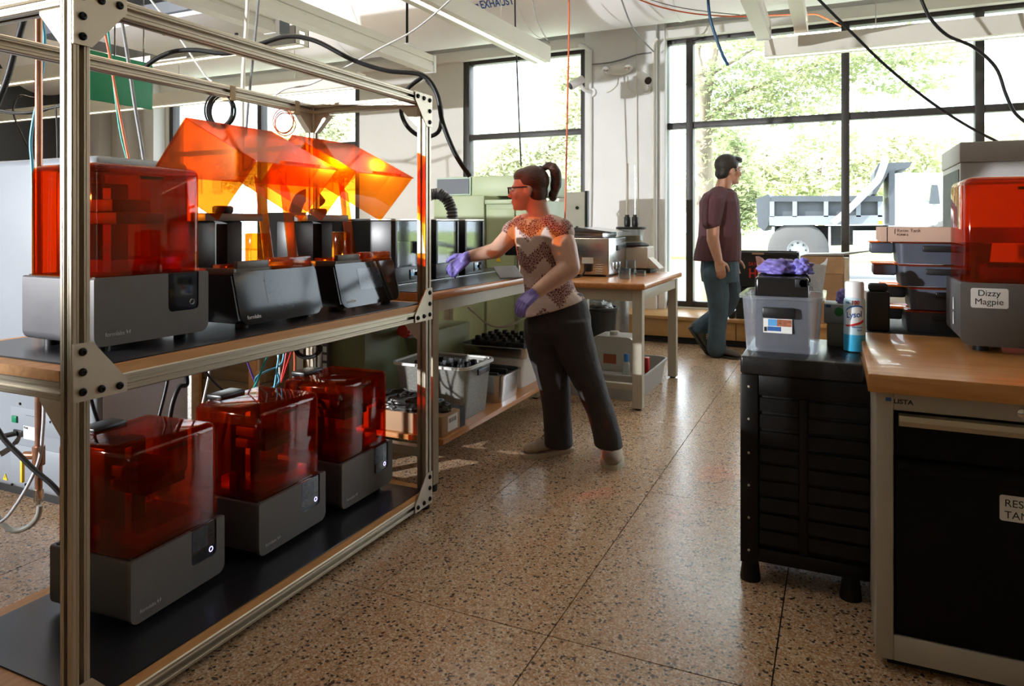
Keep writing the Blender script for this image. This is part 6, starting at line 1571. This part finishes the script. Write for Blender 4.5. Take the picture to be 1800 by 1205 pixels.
def hand(mb, wrist, dirn, palm_n, thumb_side, s=1.0, curl=0.5, spread=0.12, rad=1.0):
    """palm and five separate fingers; dirn: along the hand, palm_n: out of the palm, thumb_side: towards the thumb"""
    d = Vector(dirn).normalized(); pn = Vector(palm_n); pn = (pn - d * pn.dot(d)).normalized()
    sd = d.cross(pn)
    if sd.dot(Vector(thumb_side)) < 0: sd = -sd
    w = Vector(wrist)
    mb.cone(w - d * 0.01 * s, w + d * 0.02 * s, 0.024 * s, 0.026 * s)
    for k in range(4):
        o = (1.5 - k) * 0.0185 * s
        base = w + d * 0.085 * s + sd * o
        mb.cone(w + d * 0.02 * s + sd * o * 0.7, base, 0.0145 * s * rad, 0.0120 * s * rad, 10)
        ln = (0.070, 0.080, 0.075, 0.058)[k] * s
        dd = (d + sd * o * spread * 12).normalized()
        p = base; ang = curl * 0.55
        for j, fr in enumerate((0.45, 0.31, 0.24)):
            a2 = ang * (j + 1)
            q = p + (dd * math.cos(a2) + pn * math.sin(a2)) * ln * fr
            mb.cone(p, q, (0.0098, 0.0088, 0.0080)[j] * s * rad, (0.0088, 0.0080, 0.0070)[j] * s * rad, 10)
            p = q
    tb0 = w + d * 0.025 * s + sd * 0.026 * s
    t1 = tb0 + (d * 0.55 + sd * 0.75 + pn * 0.35).normalized() * 0.042 * s
    t2 = t1 + (d * 0.85 + sd * 0.35 + pn * 0.45).normalized() * 0.032 * s
    t3 = t2 + (d * 0.95 + sd * 0.05 + pn * 0.45).normalized() * 0.026 * s
    mb.cone(tb0, t1, 0.016 * s * rad, 0.0118 * s * rad, 10); mb.cone(t1, t2, 0.0115 * s * rad, 0.0098 * s * rad, 10); mb.cone(t2, t3, 0.0098 * s * rad, 0.0082 * s * rad, 10)
    return mb
def head(mb, c, fwd, up, s=1.0):
    """c: centre of the skull; s: head height / 0.22"""
    f = Vector(fwd).normalized(); u = Vector(up).normalized(); u = (u - f * u.dot(f)).normalized(); r = f.cross(u)
    rot = Matrix((r, f, u)).transposed()
    c = Vector(c)
    def P(x, y, z): return c + (r * x + f * y + u * z) * s
    mb.ell(P(0, -0.012, 0.025), (0.074 * s, 0.092 * s, 0.088 * s), rot, 20, 14)      # skull
    mb.ell(P(0, 0.030, -0.030), (0.060 * s, 0.062 * s, 0.085 * s), rot, 18, 12)      # face
    mb.ell(P(0, 0.042, -0.085), (0.040 * s, 0.044 * s, 0.032 * s), rot, 14, 10)      # jaw
    mb.ell(P(0, 0.074, -0.100), (0.020 * s, 0.016 * s, 0.016 * s), rot, 12, 8)       # chin
    mb.cone(P(0, 0.086, 0.002), P(0, 0.106, -0.036), 0.008 * s, 0.011 * s, 10)       # nose
    mb.ell(P(0.010, 0.100, -0.040), (0.009 * s,) * 3, rot, 8, 6); mb.ell(P(-0.010, 0.100, -0.040), (0.009 * s,) * 3, rot, 8, 6)
    for q in (-1, 1):
        mb.ell(P(q * 0.030, 0.076, 0.012), (0.024 * s, 0.012 * s, 0.009 * s), rot, 10, 8)   # brow
        mb.ell(P(q * 0.040, 0.066, -0.035), (0.024 * s, 0.020 * s, 0.022 * s), rot, 10, 8)  # cheek
        mb.ell(P(q * 0.074, -0.004, -0.022), (0.010 * s, 0.022 * s, 0.032 * s), rot, 10, 8) # ear
    mb.ell(P(0, 0.086, -0.066), (0.024 * s, 0.012 * s, 0.007 * s), rot, 10, 8)       # upper lip
    mb.ell(P(0, 0.083, -0.077), (0.021 * s, 0.012 * s, 0.008 * s), rot, 10, 8)       # lower lip
    return P, rot
def eyes(P, rot, s, parent):
    for q in (-1, 1):
        e = MB().ell(P(q * 0.030, 0.074, -0.006), (0.0125 * s, 0.0125 * s, 0.0105 * s), rot, 14, 10).build('eye', mat('eye_white', (0.7, 0.68, 0.65), 0.2), parent)
        MB().ell(P(q * 0.030, 0.0835, -0.006), (0.0055 * s, 0.0040 * s, 0.0055 * s), rot, 10, 8).build('iris', mat('iris_brown', (0.05, 0.03, 0.02), 0.2), e)
def shoe(parent, name, ankle, heel, toe, w, h, m, msole, mlace, up=UP):
    """low shoe from heel to toe on the floor"""
    heel = Vector(heel); toe = Vector(toe); d = (toe - heel); Lh = d.length; d.normalize()
    up = Vector(up); up = (up - d * up.dot(d)).normalized(); sd = d.cross(up)
    stations = [(0.0, 0.55, 0.75, 0.02), (0.06, 0.80, 0.95, 0), (0.20, 0.86, 1.0, 0), (0.34, 0.84, 0.98, 0), (0.50, 0.92, 0.78, 0), (0.66, 1.0, 0.58, 0), (0.82, 0.96, 0.46, 0), (0.93, 0.72, 0.38, 0), (1.0, 0.35, 0.25, 0.004)]
    v = []; f = []; n = 14
    for (t, ww, hh, z0) in stations:
        c = heel + d * (t * Lh)
        for k in range(n):
            a = 2 * math.pi * k / n
            x = math.cos(a) * w / 2 * ww; z = 0.018 + (math.sin(a) * 0.5 + 0.5) * h * hh
            if math.sin(a) < 0: x *= 1.0
            v.append(c + sd * x + up * z)
    for i in range(len(stations) - 1):
        for k in range(n):
            j = (k + 1) % n; f.append([i * n + k, i * n + j, (i + 1) * n + j, (i + 1) * n + k])
    f.append(list(range(n))[::-1]); f.append(list(range((len(stations) - 1) * n, len(stations) * n)))
    sh = MB().add(v, f).build(name, m, parent, 180)
    sm = sh.modifiers.new('round', 'SUBSURF'); sm.levels = 1; sm.render_levels = 1
    # sole
    so_ = []
    for t, ww in ((0, 0.55), (0.03, 0.80), (0.12, 0.96), (0.3, 0.90), (0.45, 0.90), (0.62, 1.06), (0.8, 1.04), (0.93, 0.80), (1.01, 0.40)): so_.append((t, ww))
    poly = [heel + d * (t * Lh) + sd * (w / 2 * ww * 1.03) for t, ww in so_] + [heel + d * (t * Lh) - sd * (w / 2 * ww * 1.03) for t, ww in so_[::-1]]
    MB().prism(poly, up * 0.022).build('sole', msole, sh, 30)
    for k in range(4):
        t = 0.46 + k * 0.06; hh = 0.92 - k * 0.11; c = heel + d * (t * Lh) + up * (0.020 + h * hh)
        MB().tube([c - sd * w * 0.26 - up * 0.012, c + up * 0.003, c + sd * w * 0.26 - up * 0.012], 0.0032, 6, 4).build('lace', mlace, sh)
    return sh
# ---- woman
W = 3.60
def w(x, y, t=W): return pd(x, y, t)
wo = thing('person', 'woman in patterned blouse, dark trousers and purple gloves reaching into a washer', 'person', pz(1020, 810, 0))
hc = w(929, 331, 3.60)
hf = (-RT * 0.96 + FW * 0.12 - UP * 0.05)
rs = w(916, 396, 3.68); re = w(872, 440, 3.62); rw_ = w(824, 451, 3.60)      # reaching arm (left in the picture)
ls = w(982, 402, 3.52); le = w(1001, 470, 3.44); lw = w(944, 512, 3.36)      # bent arm nearer the camera
pel = w(986, 552, 3.62)
rk = w(972, 664, 3.62); ra = w(982, 768, 3.68)
lk = w(1036, 662, 3.56); la = w(1072, 768, 3.56)
rh = w(962, 560, 3.66); lh = w(1008, 560, 3.56)
bm_ = MB()
P, rot = head(bm_, hc, hf, UP + RT * 0.05, 0.95)
limb(bm_, [w(940, 345, 3.60), w(951, 388, 3.60)], [0.054, 0.060])
chest = w(948, 425, 3.60); waist = w(965, 500, 3.60)
bm_.ell(w(950, 410, 3.60), (0.10, 0.08, 0.08)); bm_.ell(chest, (0.10, 0.085, 0.13)); bm_.ell(waist, (0.09, 0.08, 0.14))
cf = (-FW * 0.85 - RT * 0.45).normalized(); cs_ = cf.cross(UP)
vb = w(944, 398, 3.60) + cf * 0.075
bm_.prism([vb + cs_ * 0.052 + UP * 0.035 - cf * 0.02, vb - cs_ * 0.052 + UP * 0.035 - cf * 0.02, vb - UP * 0.085 + cf * 0.045], cf * -0.05); bm_.ell(pel, (0.10, 0.09, 0.10))
limb(bm_, [rs, re, rw_], [0.056, 0.042, 0.030]); limb(bm_, [ls, ls.lerp(le, 0.5), le, lw], [0.060, 0.066, 0.054, 0.034])
limb(bm_, [rh, rk, ra], [0.065, 0.045, 0.036]); limb(bm_, [lh, lk, la], [0.065, 0.045, 0.036])
bm_.cone(ra, ra - UP * 0.04, 0.036, 0.035); bm_.cone(la, la - UP * 0.04, 0.036, 0.035)
organic(bm_, 'body', m_skin, wo, 0.0065, 5)
eyes(P, rot, 0.95, wo)
# gloves (each a hand of five fingers)
g = MB(); dr_ = (rw_ - re).normalized()
limb(g, [rw_ - dr_ * 0.025, rw_ + dr_ * 0.01], [0.031, 0.029])
hand(g, rw_ + dr_ * 0.005, dr_ - UP * 0.55, FW * 0.6 - UP * 0.5 - RT * .2, UP * 0.6 - RT * .2, 0.95, 0.9, 0.10, 1.12)
organic(g, 'glove', m_purple, wo, 0.0035, 3)
g = MB(); dl_ = (lw - le).normalized()
limb(g, [lw - dl_ * 0.055, lw + dl_ * 0.01], [0.036, 0.030])
hand(g, lw + dl_ * 0.004, dl_ - UP * 0.10, -UP * 0.8 + FW * 0.3, FW - RT * 0.2, 0.95, 0.75, 0.10, 1.12)
kpart(organic(g, 'glove', m_purple, wo, 0.0035, 3), 'purple glove on the lowered hand')
# blouse
def blouse_mat():
    m, t, b = nt('blouse_print'); N = t.nodes
    tc = N.new('ShaderNodeTexCoord')
    sep = N.new('ShaderNodeSeparateXYZ'); L(t, tc.outputs['Object'], sep.inputs[0])
    # sideways coordinate (across the picture) and height -> zigzag diamonds
    def mth(op, a, b2=None, v=None):
        n = N.new('ShaderNodeMath'); n.operation = op
        if isinstance(a, (int, float)): n.inputs[0].default_value = a
        else: L(t, a, n.inputs[0])
        if b2 is not None:
            if isinstance(b2, (int, float)): n.inputs[1].default_value = b2
            else: L(t, b2, n.inputs[1])
        return n.outputs[0]
    s_ = mth('ADD', mth('MULTIPLY', sep.outputs['X'], CC), mth('MULTIPLY', sep.outputs['Y'], CS))
    z = sep.outputs['Z']
    qs = mth('SNAP', s_, 0.012); qz = mth('SNAP', z, 0.012)
    zig = mth('PINGPONG', mth('MULTIPLY', qs, 1.0), 0.075)
    band = mth('FRACT', mth('MULTIPLY', mth('ADD', qz, mth('MULTIPLY', zig, 1.1)), 6.2))
    msk = mth('GREATER_THAN', band, 0.46)
    vo = N.new('ShaderNodeTexVoronoi'); vo.feature = 'DISTANCE_TO_EDGE'; vo.inputs['Scale'].default_value = 95; L(t, tc.outputs['Object'], vo.inputs['Vector'])
    lace = mth('LESS_THAN', vo.outputs['Distance'], 0.10)
    n1 = N.new('ShaderNodeMix'); n1.data_type = 'RGBA'; L(t, lace, n1.inputs[0]); n1.inputs[6].default_value = (0.13, 0.025, 0.03, 1); n1.inputs[7].default_value = (0.50, 0.34, 0.28, 1)
    n2 = N.new('ShaderNodeMix'); n2.data_type = 'RGBA'; L(t, msk, n2.inputs[0]); n2.inputs[6].default_value = (0.60, 0.46, 0.40, 1); L(t, n1.outputs[2], n2.inputs[7])
    L(t, n2.outputs[2], b.inputs['Base Color']); b.inputs['Roughness'].default_value = 0.8
    nz = N.new('ShaderNodeTexNoise'); nz.inputs['Scale'].default_value = 16; bp = N.new('ShaderNodeBump'); bp.inputs['Strength'].default_value = 0.4; bp.inputs['Distance'].default_value = 0.02
    L(t, tc.outputs['Object'], nz.inputs['Vector']); L(t, nz.outputs['Fac'], bp.inputs['Height']); L(t, bp.outputs[0], b.inputs['Normal'])
    return m
m_blouse = blouse_mat()
bl_ = MB()
def ring(x, y, t, wpx, dep, tilt=0.0):
    c = w(x, y, t); hw = wpx * t / FPX / 2
    return (c, RT * hw + UP * tilt * hw, FW * dep)
rings = [ring(950, 384, 3.60, 46, 0.058), ring(950, 390, 3.60, 80, 0.080), ring(951, 400, 3.60, 94, 0.105), ring(951, 425, 3.60, 92, 0.125), ring(954, 455, 3.60, 88, 0.128), ring(961, 485, 3.60, 84, 0.115), ring(968, 512, 3.60, 92, 0.118), ring(973, 528, 3.60, 106, 0.140, 0.15), ring(972, 541, 3.60, 114, 0.150, 0.30)]
v, f = rib('b', None, None, rings); bl_.add(v, f)
limb(bl_, [rs + RT * 0.03, rs.lerp(re, 0.30)], [0.066, 0.066]); limb(bl_, [ls - RT * 0.04, ls.lerp(le, 0.10)], [0.074, 0.076])
organic(bl_, 'blouse', m_blouse, wo, 0.006, 6)
tr_ = MB()
rings = [ring(985, 514, 3.61, 76, 0.10), ring(984, 532, 3.61, 98, 0.125), ring(982, 556, 3.61, 114, 0.142), ring(982, 580, 3.61, 116, 0.135), ring(984, 600, 3.61, 104, 0.11)]
v, f = rib('t', None, None, rings); tr_.add(v, f)
def legrings(rows):
    out = []
    for x, y, t, wpx, dep in rows: out.append(ring(x, y, t, wpx, dep))
    v, f = rib('leg', None, None, out); tr_.add(v, f)
legrings([(952, 560, 3.66, 62, 0.105), (954, 590, 3.66, 68, 0.105), (962, 625, 3.65, 66, 0.10), (971, 660, 3.64, 60, 0.092), (976, 690, 3.65, 54, 0.085), (979, 725, 3.67, 50, 0.082), (981, 755, 3.69, 50, 0.088), (982, 782, 3.70, 50, 0.092)])
legrings([(1004, 560, 3.56, 66, 0.11), (1006, 590, 3.56, 74, 0.11), (1016, 625, 3.56, 70, 0.105), (1030, 660, 3.55, 62, 0.098), (1044, 695, 3.55, 54, 0.092), (1058, 730, 3.55, 50, 0.088), (1066, 760, 3.55, 50, 0.090), (1070, 783, 3.55, 50, 0.092)])
for q, r_2 in (((995, 640), 0.03), ((958, 690), 0.03), ((990, 742), 0.03)):
    pass
m_trou = mat('trousers_charcoal', (0.035, 0.029, 0.028), 0.8, var=0.2, scale=12, bump=0.9, bscale=14)
organic(tr_, 'trousers', m_trou, wo, 0.0065, 5)
m_shoe = mat('shoe_beige', (0.42, 0.32, 0.23), 0.75, var=0.1, scale=30, bump=0.1)
m_sole = mat('sole_pale', (0.52, 0.46, 0.34), 0.6, var=0.06)
m_lace = mat('lace_brown', (0.16, 0.11, 0.08), 0.7)
shoe(wo, 'shoe', ra, pz(1005, 790, 0), pz(921, 803, 0), 0.100, 0.110, m_shoe, m_sole, m_lace)
shoe(wo, 'shoe', la, pz(1075, 783, 0), pz(1077, 826, 0), 0.112, 0.110, m_shoe, m_sole, m_lace)
# hair with ponytail
m_hair = mat('hair_brown', (0.075, 0.030, 0.018), 0.45, var=0.35, scale=20, stretch=(1, 1, 6), bump=0.4, bscale=60)
hr = MB()
u_ = Vector((rot[0][2], rot[1][2], rot[2][2])); f_2 = Vector((rot[0][1], rot[1][1], rot[2][1])); r_2 = Vector((rot[0][0], rot[1][0], rot[2][0]))
hr.ell(P(0, -0.024, 0.038), (0.077, 0.086, 0.081), rot, 24, 16)
hr.ell(P(0, -0.046, -0.022), (0.069, 0.055, 0.062), rot, 18, 12)
hr.ell(P(0, 0.024, 0.066), (0.062, 0.052, 0.042), rot, 16, 10)
organic(hr, 'hair', m_hair, wo, 0.005, 5)
pt_ = w(957, 306, 3.60)
pn_ = MB().tube([w(948, 304, 3.60), w(957, 295, 3.60), w(967, 291, 3.60), w(975, 299, 3.60), w(978, 316, 3.60), w(976, 335, 3.60), w(969, 352, 3.60)], [0.013, 0.016, 0.020, 0.025, 0.029, 0.028, 0.020, 0.010], 12, 5)
pn_.ell(w(976, 326, 3.60), (0.026, 0.030, 0.046)); pn_.ell(w(972, 343, 3.60), (0.024, 0.027, 0.032))
organic(pn_, 'ponytail', m_hair, wo, 0.005, 4)
MB().lathe([(0.014, -0.008), (0.020, 0), (0.014, 0.008)], seg=14, cap=False, mtx=Matrix.Translation(w(951, 297, 3.60)) @ Matrix.Rotation(R(60), 4, 'Y')).build('hair_tie', m_blackm, wo)
gl_ = MB()
for q in (-1, 1):
    gl_.tube([P(q * 0.082, -0.002, 0.004), P(q * 0.078, 0.05, 0.005), P(q * 0.062, 0.105, 0.006)], 0.0032, 6, 2)
    lp = [P(q * 0.034 + 0.026 * math.cos(k * math.pi / 6), 0.108 - abs(q * 0.034 + 0.026 * math.cos(k * math.pi / 6)) * 0.10, -0.008 + 0.018 * math.sin(k * math.pi / 6)) for k in range(13)]
    gl_.tube(lp, 0.0026, 6, 1)
gl_.tube([P(-0.009, 0.108, -0.002), P(0.009, 0.108, -0.002)], 0.003, 6, 1)
gs = gl_.build('glasses', m_black, wo)
for q in (-1, 1):
    MB().prism([P(q * 0.034 + 0.025 * math.cos(k * math.pi / 6), 0.108 - abs(q * 0.034 + 0.025 * math.cos(k * math.pi / 6)) * 0.10, -0.008 + 0.017 * math.sin(k * math.pi / 6)) for k in range(12)], f_2 * 0.0015).build('lens', m_glass, gs, 0)
# ---- man
MT = 6.55
def mm_(x, y, t=MT): return pd(x, y, t)
ma = thing('person', 'man in maroon t-shirt and jeans walking to the right by the window', 'person', pz(1262, 625, 0))
hc = mm_(1281, 298)
bm_ = MB()
P, rot = head(bm_, hc, RT * 0.97 + FW * 0.22 - UP * 0.02, UP, 1.16)
limb(bm_, [mm_(1276, 312), mm_(1268, 338)], [0.066, 0.074])
sh1 = mm_(1254, 356, 6.38); el1 = mm_(1253, 420, 6.36); wr1 = mm_(1262, 455, 6.34)
sh2 = mm_(1272, 356, 6.75); el2 = mm_(1280, 420, 6.78); wr2 = mm_(1290, 450, 6.78)
bm_.ell(mm_(1264, 372), (0.12, 0.12, 0.18)); bm_.ell(mm_(1264, 425), (0.12, 0.11, 0.20)); bm_.ell(mm_(1264, 468), (0.11, 0.11, 0.14))
limb(bm_, [sh1, el1, wr1], [0.062, 0.056, 0.040]); limb(bm_, [sh2, el2, wr2], [0.066, 0.050, 0.036])
k1 = mm_(1264, 545, 6.48); a1 = mm_(1258, 606, 6.46)
k2 = mm_(1272, 535, 6.70); a2 = mm_(1224, 582, 6.62)
limb(bm_, [mm_(1258, 480, 6.48), k1, a1], [0.10, 0.065, 0.045]); limb(bm_, [mm_(1270, 480, 6.66), k2, a2], [0.10, 0.065, 0.045])
dh = (mm_(1268, 480, 6.32) - wr1).normalized()
hand(bm_, wr1 + dh * 0.01, dh, FW, RT + FW * 0.3, 1.15, 0.75, 0.08, 1.1)
dh2 = (mm_(1292, 475, 6.78) - wr2).normalized()
hand(bm_, wr2 + dh2 * 0.01, dh2, -FW, RT, 1.1, 0.7, 0.08, 1.1)
organic(bm_, 'body', m_skin2, ma, 0.007, 4)
eyes(P, rot, 1.16, ma)
m_tee = mat('tee_maroon', (0.085, 0.030, 0.038), 0.85, var=0.12, scale=10, bump=0.5, bscale=9)
ts = MB()
def ringm(x, y, t, wpx, dep):
    c = mm_(x, y, t); return (c, RT * (wpx * t / FPX / 2), FW * dep)
rings = [ringm(1269, 332, 6.55, 34, 0.09), ringm(1266, 340, 6.55, 56, 0.16), ringm(1264, 355, 6.55, 68, 0.20), ringm(1265, 385, 6.55, 70, 0.19), ringm(1265, 415, 6.55, 74, 0.18), ringm(1262, 440, 6.55, 80, 0.19), ringm(1260, 458, 6.55, 82, 0.19)]
v, f = rib('m', None, None, rings); ts.add(v, f)
limb(ts, [mm_(1263, 346, 6.46), sh1, mm_(1250, 388, 6.37)], [0.10, 0.098, 0.088])
limb(ts, [sh2 - FW * 0.05, mm_(1276, 384, 6.76)], [0.09, 0.085])
organic(ts, 'tee_shirt', m_tee, ma, 0.007, 5)
kpart(MB().tube([mm_(1255, 338, 6.52), mm_(1266, 342, 6.44), mm_(1281, 349, 6.48), mm_(1282, 346, 6.60)], 0.010, 8, 4).build('collar', m_tee, ma), 'ribbed neckline')
m_jean = mat('jeans_blue', (0.050, 0.085, 0.115), 0.85, var=0.25, scale=10, bump=0.5, bscale=16)
je = MB()
rings = [ringm(1265, 448, 6.55, 62, 0.165), ringm(1265, 475, 6.55, 66, 0.18), ringm(1266, 495, 6.55, 64, 0.16)]
v, f = rib('j', None, None, rings); je.add(v, f)
limb(je, [mm_(1257, 484, 6.48), mm_(1262, 520, 6.48), mm_(1263, 550, 6.48), mm_(1260, 585, 6.46), mm_(1259, 612, 6.46)], [0.115, 0.100, 0.086, 0.080, 0.086])
limb(je, [mm_(1278, 484, 6.66), mm_(1284, 515, 6.68), mm_(1276, 540, 6.70), mm_(1252, 560, 6.66), mm_(1228, 578, 6.62)], [0.110, 0.098, 0.085, 0.080, 0.082])
organic(je, 'jeans', m_jean, ma, 0.0075, 4)
m_bshoe = mat('shoe_brown', (0.075, 0.060, 0.045), 0.7, var=0.15)
m_bsole = mat('sole_dark', (0.04, 0.035, 0.03), 0.7)
shoe(ma, 'shoe', a1, pz(1246, 622, 0), pz(1300, 632, 0), 0.115, 0.115, m_bshoe, m_bsole, m_bsole)
hl = mm_(1209, 572, 6.62); to_ = mm_(1240, 612, 6.56); to_.z = 0.012
shoe(ma, 'shoe', a2, hl - UP * 0.02, to_, 0.112, 0.105, m_bshoe, m_bsole, m_bsole, UP + RT * 0.6)
m_hairm = mat('hair_dark', (0.020, 0.013, 0.009), 0.6, var=0.3, scale=25, bump=0.5, bscale=50)
hr = MB(); s = 1.16
hr.ell(P(0, -0.022, 0.038), (0.084 * s, 0.096 * s, 0.088 * s), rot, 22, 14)
hr.ell(P(0, -0.060, -0.030), (0.068 * s, 0.050 * s, 0.055 * s), rot, 14, 10)
hr.ell(P(0, 0.055, 0.080), (0.062 * s, 0.052 * s, 0.030 * s), rot, 14, 10)
hr.ell(P(0, 0.085, 0.070), (0.045 * s, 0.025 * s, 0.016 * s), rot, 12, 8)
for q in (-1, 1): hr.ell(P(q * 0.072, 0.016, 0.010), (0.010 * s, 0.016 * s, 0.035 * s), rot, 10, 8)
organic(hr, 'hair', m_hairm, ma, 0.006, 3)
gl_ = MB()
for q in (-1, 1):
    gl_.tube([P(q * 0.082, 0.0, 0.0), P(q * 0.066, 0.10, 0.002)], 0.003, 6, 1)
    gl_.tube([P(q * 0.034 + 0.025 * math.cos(k * math.pi / 6), 0.108, -0.008 + 0.017 * math.sin(k * math.pi / 6)) for k in range(13)], 0.0026, 6, 1)
gs = gl_.build('glasses', m_chrome, ma)
for q in (-1, 1):
    MB().prism([P(q * 0.034 + 0.024 * math.cos(k * math.pi / 6), 0.108, -0.008 + 0.016 * math.sin(k * math.pi / 6)) for k in range(12)], RT * 0.0015).build('lens', m_glass, gs, 0)
